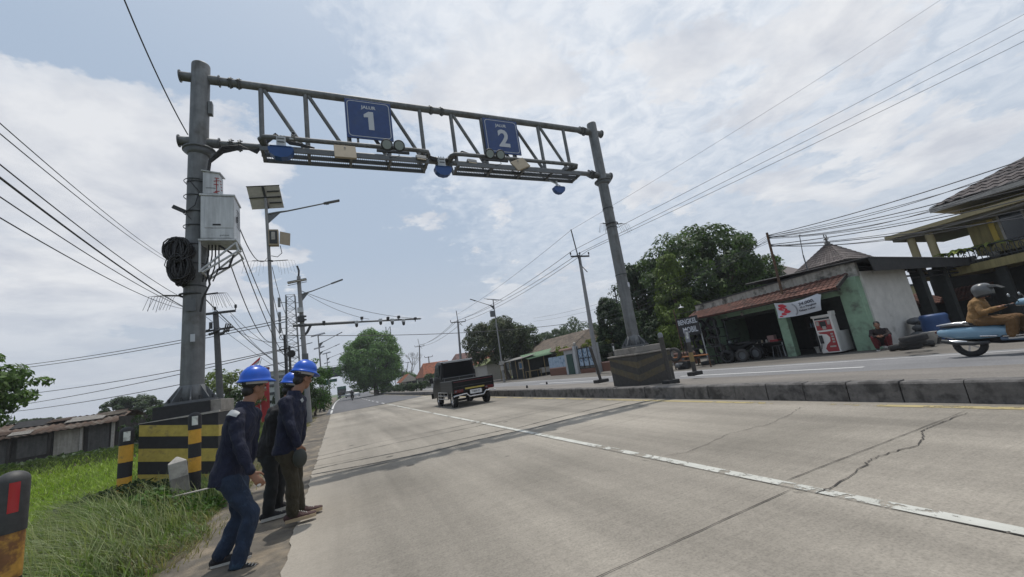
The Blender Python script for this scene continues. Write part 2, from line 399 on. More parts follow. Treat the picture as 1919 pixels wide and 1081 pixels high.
def mat_asphalt(name, c1, c2, grit=60):
    m = bpy.data.materials.new(name); m.use_nodes = True; t = m.node_tree; b = t.nodes['Principled BSDF']
    co = N(t, 'ShaderNodeTexCoord').outputs['Object']
    base = mixc(t, ramp(t, noise(t, co, .3, 6, .6, .3), [(.35, (0,)*3), (.65, (1,)*3)]), (*c1, 1), (*c2, 1))
    mp = N(t, 'ShaderNodeMapping'); mp.inputs['Scale'].default_value = (1, .05, 1); L(t, co, mp.inputs[0])
    base = mixc(t, .8, base, ramp(t, noise(t, mp.outputs[0], 1.3, 4, .6), [(.35, (.85,)*3), (.65, (1.1,)*3)]), 'MULTIPLY')
    base = mixc(t, .8, base, ramp(t, noise(t, co, grit, 3, .7), [(.3, (.6,)*3), (.7, (1.35,)*3)]), 'MULTIPLY')
    L(t, base, b.inputs['Base Color']); b.inputs['Roughness'].default_value = .8
    bn = N(t, 'ShaderNodeBump'); bn.inputs['Strength'].default_value = .5; bn.inputs['Distance'].default_value = .006
    L(t, noise(t, co, grit, 3, .7), bn.inputs['Height']); L(t, bn.outputs[0], b.inputs['Normal'])
    return m
def mat_worn(name, col, thr, scale=9, under=None):
    """paint worn through in patches"""
    m = bpy.data.materials.new(name); m.use_nodes = True; t = m.node_tree; b = t.nodes['Principled BSDF']; out = t.nodes['Material Output']
    co = N(t, 'ShaderNodeTexCoord').outputs['Object']
    cc = mixc(t, ramp(t, noise(t, co, 3, 6, .7), [(.3, (0,)*3), (.7, (1,)*3)]), (*col, 1), (col[0]*.72, col[1]*.72, col[2]*.70, 1))
    L(t, cc, b.inputs['Base Color']); b.inputs['Roughness'].default_value = .8
    tr = N(t, 'ShaderNodeBsdfTransparent'); mx = N(t, 'ShaderNodeMixShader')
    n = M_(t, 'ADD', M_(t, 'MULTIPLY', noise(t, co, scale, 6, .75), .6), M_(t, 'MULTIPLY', noise(t, co, .8, 3, .5), .4))
    L(t, ramp(t, n, [(thr, (0,)*3), (thr + .035, (1,)*3)]), mx.inputs[0]); L(t, tr.outputs[0], mx.inputs[1]); L(t, b.outputs[0], mx.inputs[2]); L(t, mx.outputs[0], out.inputs[0])
    return m
road_c = mat_concrete_road()
asph_far = mat_asphalt('far_asphalt', (.105, .105, .112), (.085, .085, .09))
asph_opp = mat_asphalt('opposite_asphalt', (.20, .20, .205), (.155, .155, .16))
apron_m = mat_asphalt('apron_dirt', (.15, .135, .115), (.10, .092, .082), 25)
median_m = mat_asphalt('median_gravel', (.19, .172, .152), (.13, .118, .105), 30)
line_w = mat_worn('worn_white_paint', (.53, .53, .49), .425, 5)
line_y = mat_worn('worn_yellow_paint', (.42, .345, .17), .47, 4)
line_clean = mat('white_line_paint', (.55, .55, .54), .75, var=.2, vscale=5)
crack_m = mat('crack_filler', (.045, .04, .036), .95)
def mat_ground():
    m = bpy.data.materials.new('ground_soil'); m.use_nodes = True; t = m.node_tree; b = t.nodes['Principled BSDF']
    co = N(t, 'ShaderNodeTexCoord').outputs['Object']
    g = mixc(t, ramp(t, noise(t, co, .06, 6, .6), [(.38, (0,)*3), (.62, (1,)*3)]), (.055, .10, .022, 1), (.085, .105, .035, 1))
    g = mixc(t, .8, g, ramp(t, noise(t, co, 9, 6, .75), [(.3, (.55,)*3), (.7, (1.3,)*3)]), 'MULTIPLY')
    L(t, g, b.inputs['Base Color']); b.inputs['Roughness'].default_value = 1; return m
ground_m = mat_ground()
soil_m = mat('verge_soil', (.075, .062, .038), 1, var=.5, vscale=6, bump=.8, bscale=20, col2=(.045, .06, .018))

# ================================================================ ground and roads
def grid_mesh(name, xs, ys, zf, m, smooth=True):
    xs = np.asarray(xs); ys = np.asarray(ys); X, Y = np.meshgrid(xs, ys); Z = zf(X, Y)
    V = np.stack([X, Y, Z], -1).reshape(-1, 3); nx = len(xs); ny = len(ys)
    i = np.arange(nx * ny).reshape(ny, nx)
    F = np.stack([i[:-1, :-1], i[:-1, 1:], i[1:, 1:], i[1:, :-1]], -1).reshape(-1, 4)
    return npmesh(name, V, F, m, smooth=smooth)
g = MB(); g.quad((-650, -80, -.03), (650, -80, -.03), (650, 1300, -.03), (-650, 1300, -.03), ground_m); struct(g.build('ground'))
XE, XL, XK = -0.47, 3.33, 7.1       # outer edge, lane line, kerb face
# concrete slab with a slightly chipped outer edge; asphalt begins on a skew line
def edge_x(y): return XE + .010 * math.sin(y * 2.1) + .010 * math.sin(y * 7.3 + 1) + .01 * math.sin(y * 17.0)
ys = np.concatenate([np.arange(-6, 31, .12), [30.6]])
vsl = []
for y in ys: vsl.append((edge_x(y), y))
poly = vsl + [(3.33, 32.1), (XK + .02, 35.2), (XK + .02, -6)]
r = MB(); r.prism(poly, (0, 0, .05), road_c, o=(0, 0, -.035), u=(1, 0, 0), v=(0, 1, 0)); struct(r.build('concrete_road'))
# asphalt carriageway beyond, gently bending away to the right
def far_shift(y): return 0.0 if y < 45 else (y - 45) ** 2 * .00028
def strip(mb, x0, x1, y0, y1, z, m, step=6.0, skew0=None):
    n = max(1, int((y1 - y0) / step)); P0 = []
    for i in range(n + 1):
        y = y0 + (y1 - y0) * i / n; s = far_shift(y); P0.append(((x0 + s, y, z), (x1 + s, y, z)))
    if skew0: P0[0] = ((x0, skew0[0], z), (x1, skew0[1], z))
    vs = [p for q in P0 for p in q]
    mb.add(vs, [(2 * i, 2 * i + 1, 2 * i + 3, 2 * i + 2) for i in range(n)], m)
r = MB(); strip(r, XE - .3, XK, 30.3, 400, .008, asph_far, skew0=(30.4, 35.3)); struct(r.build('asphalt_road'))
r = MB(); strip(r, 10.75, 13.9, -8, 400, .006, asph_opp); struct(r.build('opposite_road'))
r = MB(); r.quad((13.7, -10, .0), (30, -10, .0), (30, 34, .0), (13.7, 34, .0), apron_m); r.quad((13.7, 34, .0), (19.5, 34, .0), (22, 110, .0), (15.0, 110, .0), apron_m); struct(r.build('roadside_apron'))
r = MB(); r.prism([(-1.5, -6), (XE + .06, -6), (XE + .06, 30), (-.2, 45), (-.2, 200), (-2.2, 200), (-2.0, 45), (-1.75, 20), (-1.55, 9)], (0, 0, .03), asph_old, o=(0, 0, -.028), u=(1, 0, 0), v=(0, 1, 0)); struct(r.build('shoulder'))
# markings
mk = MB()
def wob_line(x, w, y0, y1, z, m, step=.25, amp=.006):
    n = int((y1 - y0) / step); vs = []
    for i in range(n + 1):
        y = y0 + (y1 - y0) * i / n; a = rnd.uniform(-amp, amp); b_ = rnd.uniform(-amp, amp)
        vs += [(x - w / 2 + a, y, z), (x + w / 2 + b_, y, z)]
    mk.add(vs, [(2 * i, 2 * i + 1, 2 * i + 3, 2 * i + 2) for i in range(n)], m)
wob_line(XL + .01, .115, -2, 32.1, .019, line_w)
wob_line(XK - .26, .14, -2, 34.5, .019, line_y)
y = 33.5
while y < 120:
    s = far_shift(y); mk.quad((XL - .06 + s, y, .012), (XL + .06 + s, y, .012), (XL + .06 + s, y + 2.2, .012), (XL - .06 + s, y + 2.2, .012), line_clean); y += 5.2
strip(mk, XE - .08, XE + .07, 31.6, 38, .012, line_clean); strip(mk, XE - .08, XE + .07, 41, 130, .012, line_clean)
strip(mk, 11.72, 11.86, 5.6, 11.4, .010, line_clean); strip(mk, 11.72, 11.86, -6, -1, .010, line_clean); strip(mk, 11.72, 11.86, 17, 23, .010, line_clean)
strip(mk, 13.42, 13.50, -6, 90, .010, line_clean)
strip(mk, XK - .25, XK - .10, 35.5, 130, .012, line_y)
struct(mk.build('road_markings'))
# joints and cracks as thin filled lines
ck = MB()
def crack(pts, w, m=crack_m, z=.0225, jag=.0, sub=1):
    P = []
    for i in range(len(pts) - 1):
        a = Vector(pts[i]); b = Vector(pts[i + 1])
        for k in range(sub): P.append(a.lerp(b, k / sub) + (Vector((rnd.uniform(-jag, jag), rnd.uniform(-jag, jag))) if (k or i) else Vector((0, 0))))
    P.append(Vector(pts[-1]))
    vs = []
    for i, p in enumerate(P):
        d = (P[min(i + 1, len(P) - 1)] - P[max(i - 1, 0)]).normalized(); nn = Vector((-d.y, d.x)); ww = w * (rnd.uniform(.5, 1.3) if jag else 1) / 2
        if jag and i in (0, len(P) - 1): ww *= .3
        vs += [(p.x + nn.x * ww, p.y + nn.y * ww, z), (p.x - nn.x * ww, p.y - nn.y * ww, z)]
    ck.add(vs, [(2 * i, 2 * i + 1, 2 * i + 3, 2 * i + 2) for i in range(len(P) - 1)], m)
def gp(*pts): return [(G(x, y, .0)[0], G(x, y, .0)[1]) for x, y in pts]
crack([(XL - .055, -2), (XL - .055, 32)], .009, jag=.004, sub=120)
crack([(XE + .1, 2.25), (XL - .06, 2.28)], .009, jag=.003, sub=24)
crack([(XL + .07, 2.42), (6.6, 2.30)], .008, jag=.003, sub=24)
crack(gp((1531, 929), (1570, 912), (1625, 874), (1626, 868), (1660, 855), (1722, 838), (1734, 822), (1728, 812), (1748, 801), (1815, 776)), .011, jag=.014, sub=7)
crack(gp((620, 905), (700, 885), (800, 862), (900, 845), (1010, 830)), .006, jag=.012, sub=12)
crack(gp((1040, 814), (1080, 817), (1140, 800), (1210, 782)), .006, jag=.015, sub=8)
crack(gp((1245, 858), (1290, 850), (1370, 815), (1440, 798), (1480, 780), (1500, 765)), .006, jag=.02, sub=8)
crack(gp((1050, 815), (1140, 790), (1290, 764)), .005, jag=.012, sub=10)
slot_m = mat('slot_sealant', (.06, .058, .055), .9, var=.4, vscale=2)
for pts, w in (([(590, 858), (608, 854), (700, 832), (890, 794), (905, 791)], .028), ([(586, 866), (608, 861), (740, 832), (890, 801), (915, 795)], .028), ([(905, 790), (1010, 770), (1097, 750)], .022), ([(922, 795), (1010, 774), (1060, 764), (1120, 751)], .022),
               ([(583, 883), (640, 870), (778, 843), (890, 819), (950, 806)], .034), ([(581, 892), (680, 874), (803, 850), (890, 827), (968, 810)], .05), ([(579, 899), (660, 882), (760, 862)], .025), ([(960, 806), (1040, 785), (1175, 753)], .03), ([(985, 808), (1080, 783), (1130, 772), (1212, 753)], .045), ([(590, 876), (700, 855)], .015), ([(600, 892), (720, 868)], .015)):
    crack(gp(*pts), w, m=slot_m, z=.0215, jag=.004, sub=10)
for y in (12.1, 17.0, 21.9, 26.8): crack([(XE + .05, y), (XK - .1, y + .02)], .007, jag=.004, sub=30)
struct(ck.build('road_joints'))
# kerb of separate cast blocks, laid a little unevenly
kb = MB()
y = -4.0; i = 0
while y < 34:
    l = .625 if y > -4 else .6
    h = .30 + rnd.uniform(-.008, .008); dx = rnd.uniform(-.008, .008); c = .028
    prof = [(0, 0), (0.012, h - c), (.016 + c * .4, h - c * .3), (.012 + c, h), (.22, h), (.22, 0)]
    kb.prism([(p[0], p[1]) for p in prof], (0, l, rnd.uniform(-.004, .004)), kerb_m, o=(XK + dx, y + .008, 0))
    y += .64
y = 34
while y < 130:
    s = far_shift(y); kb.bb((XK + s, y + .02, 0), (XK + .22 + s, y + 1.9, .29), kerb_m); y += 1.92
struct(kb.build('kerb'))
md_ys = np.concatenate([np.arange(-6, 45, .5), np.arange(45, 300, 6)])
def md_z(X, Y):
    t = np.clip((X - 7.3) / (10.8 - 7.3), 0, 1); return .285 - .26 * t ** 1.2 + .012 * np.sin(X * 9 + Y * 5) * np.sin(Y * 3.1) * (t < .98)
mg = grid_mesh('median', np.linspace(7.2, 10.85, 16), md_ys, md_z, median_m)
co = np.zeros(len(mg.data.vertices) * 3, np.float32); mg.data.vertices.foreach_get('co', co); co = co.reshape(-1, 3)
co[:, 0] += np.where(co[:, 1] > 45, (co[:, 1] - 45) ** 2 * .00028, 0); mg.data.vertices.foreach_set('co', co.ravel()); struct(mg)
# verge and field on the left
def verge_z(X, Y):
    a = np.clip((-1.45 - X) / .9, 0, 1); b_ = np.clip((X + 5.6) / 1.9, 0, 1)
    h = .22 * a * a * (3 - 2 * a) * (b_ * b_ * (3 - 2 * b_))
    h = h * np.clip((Y + 3) / 3, 0, 1)
    bund = .34 * np.exp(-((Y - (23.0 - .10 * (X + 10))) / 1.1) ** 2) * (X < -3.4)
    return h + bund + .02 * np.sin(X * 3.1) * np.cos(Y * 2.3) - .012
vx = np.concatenate([np.arange(-60, -8, 1.5), np.arange(-8, -1.3, .22)]); vy = np.concatenate([np.arange(-4, 12, .3), np.arange(12, 46, .6)])
vg = grid_mesh('verge', vx, vy, verge_z, soil_m); struct(vg)
# ================================================================ gantry
GY, ZT, ZL = 9.3, 8.5, 6.93
LX, RX = -2.36, 8.245
gan = thing('sign_gantry', 'galvanised steel truss gantry spanning the concrete carriageway on two round poles', 'gantry', (LX, GY, 1.55))
def gpole(x, y, z0, rb, rt, lean=0.0):
    ztop = 8.84 - z0
    b = MB(); b.T = Matrix(((1, 0, lean, -lean * (ZL + .8)), (0, 1, 0, 0), (0, 0, 1, 0), (0, 0, 0, 1))); b.lathe([(rb, 0), (rb * .98, 1.4), (rb * .95, 3.6), (rt * 1.03, 5.30), (rt, 5.36), (rt, ztop - .02), (rt * .97, ztop), (0, ztop)], steel, o=(x, y, z0), n=28)
    for z in (2.2, 3.75, 4.4): b.lathe([(rb + .004, z - .012), (rb + .008, z), (rb + .004, z + .012)], dark_metal, o=(x, y, z0), n=28)
    p = b.build('pole', gan)
    x0p = x; x = x + lean * (z0 - ZL - .8)
    b = MB()      # base plate, gussets
    b.lathe([(0, -.012), (.39, -.012), (.39, .03), (0, .03)], steel_d, o=(x, y, z0), n=24, smooth=False)
    for k in range(8):
        a = 2 * PI * k / 8 + .2; d = Vector((math.cos(a), math.sin(a), 0)); s_ = Vector((-d.y, d.x, 0))
        b.prism([(rb * .9, 0.03), (.37, 0.03), (.37, .06), (rb * 1.05, .30), (rb * .9, .30)], s_ * .02, steel_d, o=Vector((x, y, z0)) - s_ * .01, u=d)
    for k in range(8):
        a = 2 * PI * (k + .5) / 8 + .2; b.tube((x + .34 * math.cos(a), y + .34 * math.sin(a), z0), (x + .34 * math.cos(a), y + .34 * math.sin(a), z0 + .10), .018, dark_metal, n=8)
    b.lathe([(rb * 1.0, 0), (rb * 1.35, .02), (rb * 1.06, .30), (rb * .99, .31)], steel, o=(x, y, z0), n=20)
    b.build('base_flange', p); x = x0p
    for z, rr in ((ZT, rt), (ZL, rt)):      # collars where the chords meet the pole
        b = MB()
        b.tube((x - .36, y, z), (x + .36, y, z), .098, steel, n=18)
        for sx in (-1, 1):
            b.tube((x + sx * .34, y, z), (x + sx * .36, y, z), .13, steel_d, n=18)
        b.build('collar', p)
    b = MB()
    b.lathe([(rt, ZL - z0 - .24), (rt + .12, ZL - z0 - .22), (rt + .12, ZL - z0 - .19), (rt, ZL - z0 - .17)], steel_d, o=(x, y, z0), n=24)
    b.lathe([(rt, ZL - z0 - .34), (rt + .02, ZL - z0 - .32), (rt + .10, ZL - z0 - .24), (rt, ZL - z0 - .23)], steel_d, o=(x, y, z0), n=24)
    b.build('collar', p)
    return p
pL = gpole(LX, GY, 1.55, .184, .170, .015)
pR = gpole(RX, GY + .05, 1.36, .172, .156, .016)
def chord(z, r, name):
    b = MB(); b.tube((LX + .2, GY, z), (RX - .18, GY, z), r, steel, n=18)
    for x in (LX + .56, LX + .72, 2.76, 2.90, 3.06, RX - .52, RX - .40):
        if x in (2.90,): continue
        for a in range(4):   # square flange plates seen on their corner
            pass
        b.box((x, GY, z), (.03, .22, .22), steel_d, rot=(PI / 4, 0, 0))
        for a in range(4):
            t = PI / 2 * a; b.tube((x - .05, GY + .115 * math.cos(t), z + .115 * math.sin(t)), (x + .05, GY + .115 * math.cos(t), z + .115 * math.sin(t)), .012, dark_metal, n=6)
    return b.build(name, gan)
chord(ZT, .088, 'top_chord'); chord(ZL, .072, 'bottom_chord')
NX = [-1.22, -.30, .62, 1.55, 2.45]; NX2 = [3.32, 4.22, 5.15, 6.10, 7.03]
for A in (NX, NX2):
    for i, x in enumerate(A):
        b = MB(); b.tube((x, GY, ZL), (x, GY, ZT), .052, steel, n=12); b.build('upright', gan)
        if i < 4: b = MB(); b.tube((x + .07, GY, ZT - .08), (A[i + 1] - .08, GY, ZL + .06), .046, steel, n=12); b.build('diagonal', gan)
def walkway(x0, x1):
    b = MB(); z = 6.50
    for yy in (8.62, 8.86, 9.10):
        b.box(((x0 + x1) / 2, yy, z), (x1 - x0, .035, .09), steel_d)
    n = int((x1 - x0) / .045)
    for k in range(n): b.box((x0 + (k + .5) * (x1 - x0) / n, 8.86, z + .025), (.007, .46, .022), steel_d)
    for k in range(5):
        x = x0 + .04 + k * (x1 - x0 - .08) / 4; b.box((x, 8.86, z - .01), (.06, .50, .06), steel_d)
        b.tube((x, 9.1, z), (x, GY, ZL - .05), .028, steel_d, n=8)
    w = b.build('walkway', gan)
    # bent mounting pipe in front of the bottom chord
    zr = 6.90; b = MB()
    pts = [(x0 + .05, 9.24, ZL - .02), (x0 - .02, 9.10, ZL), (x0 - .03, 8.92, zr), (x0 + .05, 8.82, zr), (x0 + .25, 8.80, zr), ((x0 + x1) / 2, 8.80, zr), (x1 - .12, 8.80, zr), (x1 + .05, 8.82, zr), (x1 + .10, 8.92, zr - .02), (x1 + .02, 9.10, ZL - .03), (x1 - .05, 9.24, ZL - .02)]
    b.path(pts, .052, steel, n=10); b.build('mounting_rail', gan)
    for x in (x0 + .03, x1 - .06):
        b = MB(); b.box((x, GY, ZL), (.10, .24, .28), steel_d); b.tube((x, 8.82, zr), (x, 9.28, ZL), .05, steel_d, n=10); b.tube((x, 9.1, 6.5), (x, 9.28, ZL), .04, steel_d, n=8); b.build('clamp', gan, bevel=.01)
walkway(-1.18, 2.36); walkway(3.08, 6.86)
# black cable looms along the bottom chord
b = MB()
def sag(a, b_, s, n=12): a = Vector(a); b_ = Vector(b_); return [a.lerp(b_, k / n) - Vector((0, 0, s * 4 * (k / n) * (1 - k / n))) for k in range(n + 1)]
for k in range(5):
    o = k * .022
    b.path([(LX + .20, GY - .20 - o, 6.0), (LX + .24, GY - .22 - o, 6.35), (LX + .45, GY - .18 - o, 6.62 + o), (LX + .75, GY - .15, 6.76 + o), (LX + 1.05, GY - .14, 6.78 - o), (LX + 1.25, GY - .16, 6.95 + o), (LX + 1.42, GY - .2, 7.10 + o), (LX + 1.7, GY - .2, 7.04 - o), (LX + 2.2, GY - .18, 6.92)], .017, cable_m, n=6)
    b.path(sag((2.3, 9.1, 7.05 - o * .5), (3.3, 9.2, 7.03 + o * .5), .10 + o), .015, cable_m, n=6)
b.path([(3.2, 9.15, 7.0), (3.4, 9.0, 7.12), (3.7, 8.95, 7.0), (4.0, 8.9, 6.9)], .02, cable_m, n=6)
b.build('cable_loom', gan)
# anti-climb spikes
def spikes(parent, x, y, z, r, n=24, out=.42, drop=.34, mirror=True):
    b = MB(); b.lathe([(r, -.02), (r + .02, -.015), (r + .02, .015), (r, .02)], dark_metal, o=(x, y, z), n=20)
    for sx in (-1, 1):
        b.tube((x + sx * r, y, z), (x + sx * (r + out * .55), y - .05, z + .01), .016, dark_metal, n=6)
        for k in range(n // 2):
            f = k / (n // 2 - 1); px = x + sx * (r + out * .1 + f * out * .55)
            b.path([(px, y - .05, z + .01), (px + sx * (.05 + .08 * f), y - .02 * k, z - .03), (px + sx * (.10 + .14 * f + rnd.uniform(-.02, .02)), y - .04 - .03 * (k % 4), z - drop * rnd.uniform(.75, 1.05))], .0035, dark_metal, n=4)
    return b.build('anti_climb_spikes', parent)
spikes(pL, LX - .1, GY, AY(348, 549, 9.1)[2], .19, n=20); spikes(pR, RX - .05, GY, AY(1150, 420, 9.3)[2] - .0, .175, n=14, out=.38)
b = MB()
for zz in (4.2, 4.6, 5.0, 5.3, 5.65, 6.0): b.lathe([(.190, -.012), (.199, 0), (.190, .012)], dark_metal, o=(LX - .06, GY, zz), n=24)
b.path([(LX - .12, GY - .19, 5.95), (LX + .05, GY - .20, 5.7), (LX - .02, GY - .205, 5.4), (LX - .18, GY - .18, 5.25), (LX - .08, GY - .20, 5.1)], .008, cable_m, n=5)
b.box((LX - .30, GY - .1, 5.35), (.22, .05, .07), dark_metal, rot=(0, .5, 0)); b.box((LX + .20, GY - .03, 7.75), (.07, .12, .3), steel)
b.box((LX - .07, GY - .195, 3.35), (.16, .02, .22), steel_d)
b.build('pole_straps', gan, bevel=0)
for (px, py, yy) in ((361, 633, 9.05), (1178, 533, 9.1)):
    p = AY(px, py, yy); b = MB(); b.box(p, (.07, .012, .14), sign_white); b.build('notice_plate', gan)
# ---------------------------------------------------------------- lane signs
def lane_sign(x0, x1, z0, z1, num, label):
    t = thing('lane_sign', label, 'sign', ((x0 + x1) / 2, GY - .13, z0), 0, 'blue lane number signs on the gantry')
    y = GY - .155; cx, cz = (x0 + x1) / 2, (z0 + z1) / 2; w, h = x1 - x0, z1 - z0
    b = MB(); b.box((cx, y, cz), (w, .035, h), blue_sign); b.build('plate', t, bevel=.006)
    b = MB(); f = MB()
    def rr(mw, mh, rad):
        P = []
        for (sx, sz, a0) in ((1, 1, 0), (-1, 1, 90), (-1, -1, 180), (1, -1, 270)):
            for k in range(6):
                a = math.radians(a0 + 18 * k); P.append((cx + sx * (mw - rad) + rad * math.cos(a), cz + sz * (mh - rad) + rad * math.sin(a)))
        return P
    A = rr(w / 2 - .045, h / 2 - .045, .09); B = rr(w / 2 - .062, h / 2 - .062, .078); n = len(A)
    f.add([(p[0], y - .021, p[1]) for p in A + B], [(k, n + k, n + (k + 1) % n, (k + 1) % n) for k in range(n)], sign_white)
    f.build('border_line', t)
    textmesh('JALUR', .122, sign_white, (cx, y - .021, cz + h * .31), (1, 0, 0), (0, 0, 1), 'lettering', t, .002, bold=.004)
    if num == '1':
        b = MB(); b.prism([(-.115, .155), (-.115, .075), (-.015, .085), (-.015, -.265), (.115, -.265), (.115, .245), (.0, .245)], (0, .004, 0), sign_white, o=(cx - .01, y - .022, cz - .02)); b.build('numeral', t)
    else: textmesh(num, .74, sign_white, (cx + .04, y - .021, cz - .09), (1, 0, 0), (0, 0, 1), 'numeral', t, .002, bold=.024, sx=.95)
    b = MB()
    for sx in (-.3, .3):
        b.box((cx + sx, GY - .12, z1 + .0), (.05, .05, .12), steel_d); b.box((cx + sx, GY - .12, z0 - .02), (.05, .05, .14), steel_d)
    b.build('bracket', t)
lane_sign(.56, 1.66, 7.30, 8.385, '1', 'blue lane sign with numeral one, nearer the left pole, bolted in the truss')
lane_sign(4.20, 5.28, 7.26, 8.36, '2', 'blue lane sign with numeral two, nearer the right pole, bolted in the truss')
# ---------------------------------------------------------------- devices on the gantry
def radar(px, py, Y, label, s=1.0, bigbox=True):
    p = AY(px, py, Y); t = thing('radar_sensor', label, 'sensor', p, 0, 'blue domed sensors on the gantry')
    b = MB(); prof = [(0, 0)]
    P = [(-.23, .03), (.23, .03), (.235, -.02), (.20, -.12), (.12, -.19), (0, -.215), (-.12, -.19), (-.20, -.12), (-.235, -.02)]
    b.prism([(q[0] * s, q[1] * s) for q in P], (0, .17 * s, 0), blue_plastic, o=p - Vector((0, .085 * s, 0))); b.build('housing', t, bevel=.02 * s, seg=3)
    b = MB(); b.prism([(-.2 * s, .045 * s), (.2 * s, .045 * s), (.2 * s, .032 * s), (-.2 * s, .032 * s)], (0, .2 * s, 0), blue_plastic, o=p - Vector((0, .1 * s, 0))); b.build('rim', t)
    b = MB()
    if bigbox:
        b.box(p + Vector((.0, .04, .20)), (.17, .09, .24), white_box); b.box(p + Vector((0, -.01, .19)), (.13, .02, .02), steel_d); b.box(p + Vector((0, -.01, .27)), (.13, .02, .02), steel_d)
        for sx in (-.06, 0, .06): b.tube(p + Vector((sx, .04, .30)), p + Vector((sx, .04, .37)), .01, dark_metal, n=6)
    else:
        b.box(p + Vector((-.02, .03, .13)), (.05, .05, .22), white_box); b.tube(p + Vector((-.02, .03, .2)), p + Vector((-.25, .2, .35)), .02, steel_d, n=8); b.tube(p + Vector((.1, .03, .1)), p + Vector((-.2, .1, .28)), .014, white_box, n=8)
    b.build('mount', t, bevel=.006)
radar(527, 281, 8.55, 'blue domed sensor on the gantry near the left pole')
radar(830, 317, 8.60, 'blue domed sensor at the middle joint between the two lane signs', .92)
radar(1047, 353, 8.75, 'small blue domed sensor hanging below the far right end of the gantry walkway', .78, False)
def antenna(px, py, Y, w, h, rz, label, tilt):
    p = AY(px, py, Y); t = thing('antenna_panel', label, 'antenna', p, rz, 'tan flat antenna panels')
    Rm = Euler((tilt[0], tilt[1], rz)).to_matrix()
    b = MB(); b.box(p, (w, .05, h), tan_m, rot=Rm); b.build('panel', t, bevel=.008)
    b = MB(); b.box(p + Rm @ Vector((0, .07, 0)), (.12, .1, .16), steel_d, rot=Rm); b.tube(p + Rm @ Vector((0, .1, 0)), p + Vector((0, .3, 0)), .025, steel_d, n=8); b.build('bracket', t)
    b = MB(); b.tube(p + Rm @ Vector((0, -.035, h * .33)), p + Rm @ Vector((0, -.02, h * .33)), .02, steel_d, n=8); b.build('boss', t)
antenna(647, 285, 8.62, .46, .40, .0, 'tan square antenna panel beneath the left lane sign', (-.35, 0))
antenna(975, 308, 8.62, .43, .36, .0, 'tan tilted antenna panel beneath the right lane sign', (-.35, -.42))
def floods(px1, py1, px2, py2, Y, label):
    t = thing('floodlight_pair', label, 'floodlight', AY(px1, py1, Y), 0, 'paired round floodlights')
    for (x, y) in ((px1, py1), (px2, py2)):
        p = AY(x, y, Y); b = MB(); d = Vector((0, -1, -.35)).normalized()
        b.tube(p, p - d * .10, .125, dark_metal, r1=.10, n=18); b.lathe([(.125, -.02), (.14, 0), (.13, .015), (.105, .018)], dark_metal, o=p, axis=d, n=18)
        lamp = b.build('lamp', t); b = MB(); b.tube(p + d * .0, p + d * .017, .105, lens_m, n=18); b.build('lens', lamp)
    p = (AY(px1, py1, Y) + AY(px2, py2, Y)) / 2
    b = MB(); b.box(p + Vector((0, .06, -.14)), (.75, .05, .05), dark_metal); b.path([p + Vector((.08, 0, -.1)), p + Vector((.12, -.03, -.28)), p + Vector((-.02, -.02, -.34)), p + Vector((-.15, .1, -.25))], .008, cable_m, n=5); b.build('bracket', t)
floods(725, 271, 748, 273, 8.55, 'two round floodlights side by side at the corner of the sign numbered 1')
floods(918, 288, 938, 290, 8.60, 'two round floodlights side by side at the foot of the sign numbered 2')
def smallbox(px, py, Y, label):
    p = AY(px, py, Y); t = thing('flash_unit', label, 'flash unit', p, 0, 'small flash units')
    b = MB(); b.box(p, (.26, .12, .13), steel_d, rot=(-.4, .08, 0)); b.build('casing', t, bevel=.02)
    b = MB(); b.box(p + Vector((0, -.065, -.028)), (.21, .012, .09), tan_m, rot=(-.4, .08, 0)); b.build('window', t)
smallbox(789, 297, 8.62, 'small tan faced flash unit at the right end of the left rail'); smallbox(884, 304, 8.7, 'small tan faced flash unit at the left end of the right rail')
p = AY(549, 255, 8.75); t = thing('bullet_camera', 'small white bullet camera on the gantry beside the left blue sensor', 'camera', p)
b = MB(); b.tube(p, p + Vector((.02, -.16, -.03)), .04, white_box, n=14); b.build('housing', t); b = MB(); b.tube(p + Vector((.02, -.16, -.03)), p + Vector((.021, -.165, -.031)), .03, black, n=12); b.build('lens', t)
b = MB(); b.box(p + Vector((-.03, .03, -.05)), (.08, .06, .06), white_box); b.build('mount', t)
# ---------------------------------------------------------------- cabinets on the left pole
cab = thing('equipment_cabinet', 'white steel equipment cabinet strapped to the left gantry pole above a bracket', 'cabinet', (-1.98, 8.9, 4.55))
b = MB(); b.bb((-2.23, 8.86, 4.60), (-1.68, 9.42, 5.50), white_box); b.build('body', cab, bevel=.012)
b = MB(); b.bb((-2.25, 8.84, 5.50), (-1.66, 9.44, 5.54), white_box); b.build('lid', cab, bevel=.008)
b = MB(); b.bb((-2.16, 8.848, 4.82), (-1.70, 8.862, 5.46), white_box); d = b.build('door', cab, bevel=.004)
b = MB(); b.bb((-2.03, 8.84, 4.87), (-1.90, 8.85, 4.90), blk); b.build('handle', d)
b = MB(); b.bb((-2.22, 8.85, 4.61), (-1.70, 8.862, 4.80), white_box); b.build('lower_panel', cab, bevel=.003)
textmesh('grahatek', .045, steel_d, (-1.84, 8.849, 4.665), (1, 0, 0), (0, 0, 1), 'lettering', cab, .001)
b = MB()
for k in range(7):
    b.box((-1.678, 9.22, 4.95 + k * .06), (.008, .28, .012), steel_d)
b.bb((-1.672, 9.0, 5.0), (-1.65, 9.03, 5.12), dark_metal); b.build('side_vent', cab)
br = thing('cabinet_bracket', 'welded triangular angle iron bracket under the white cabinet on the left gantry pole', 'bracket', (-2, 9, 4.3))
b = MB()
for yy in (8.88, 9.38):
    b.tube((-2.24, yy, 4.55), (-2.24, yy, 3.93), .022, white_box, n=6); b.tube((-2.24, yy, 3.95), (-1.66, yy, 4.52), .020, white_box, n=6); b.tube((-2.20, yy, 3.93), (-1.62, yy, 4.35), .02, white_box, n=6)
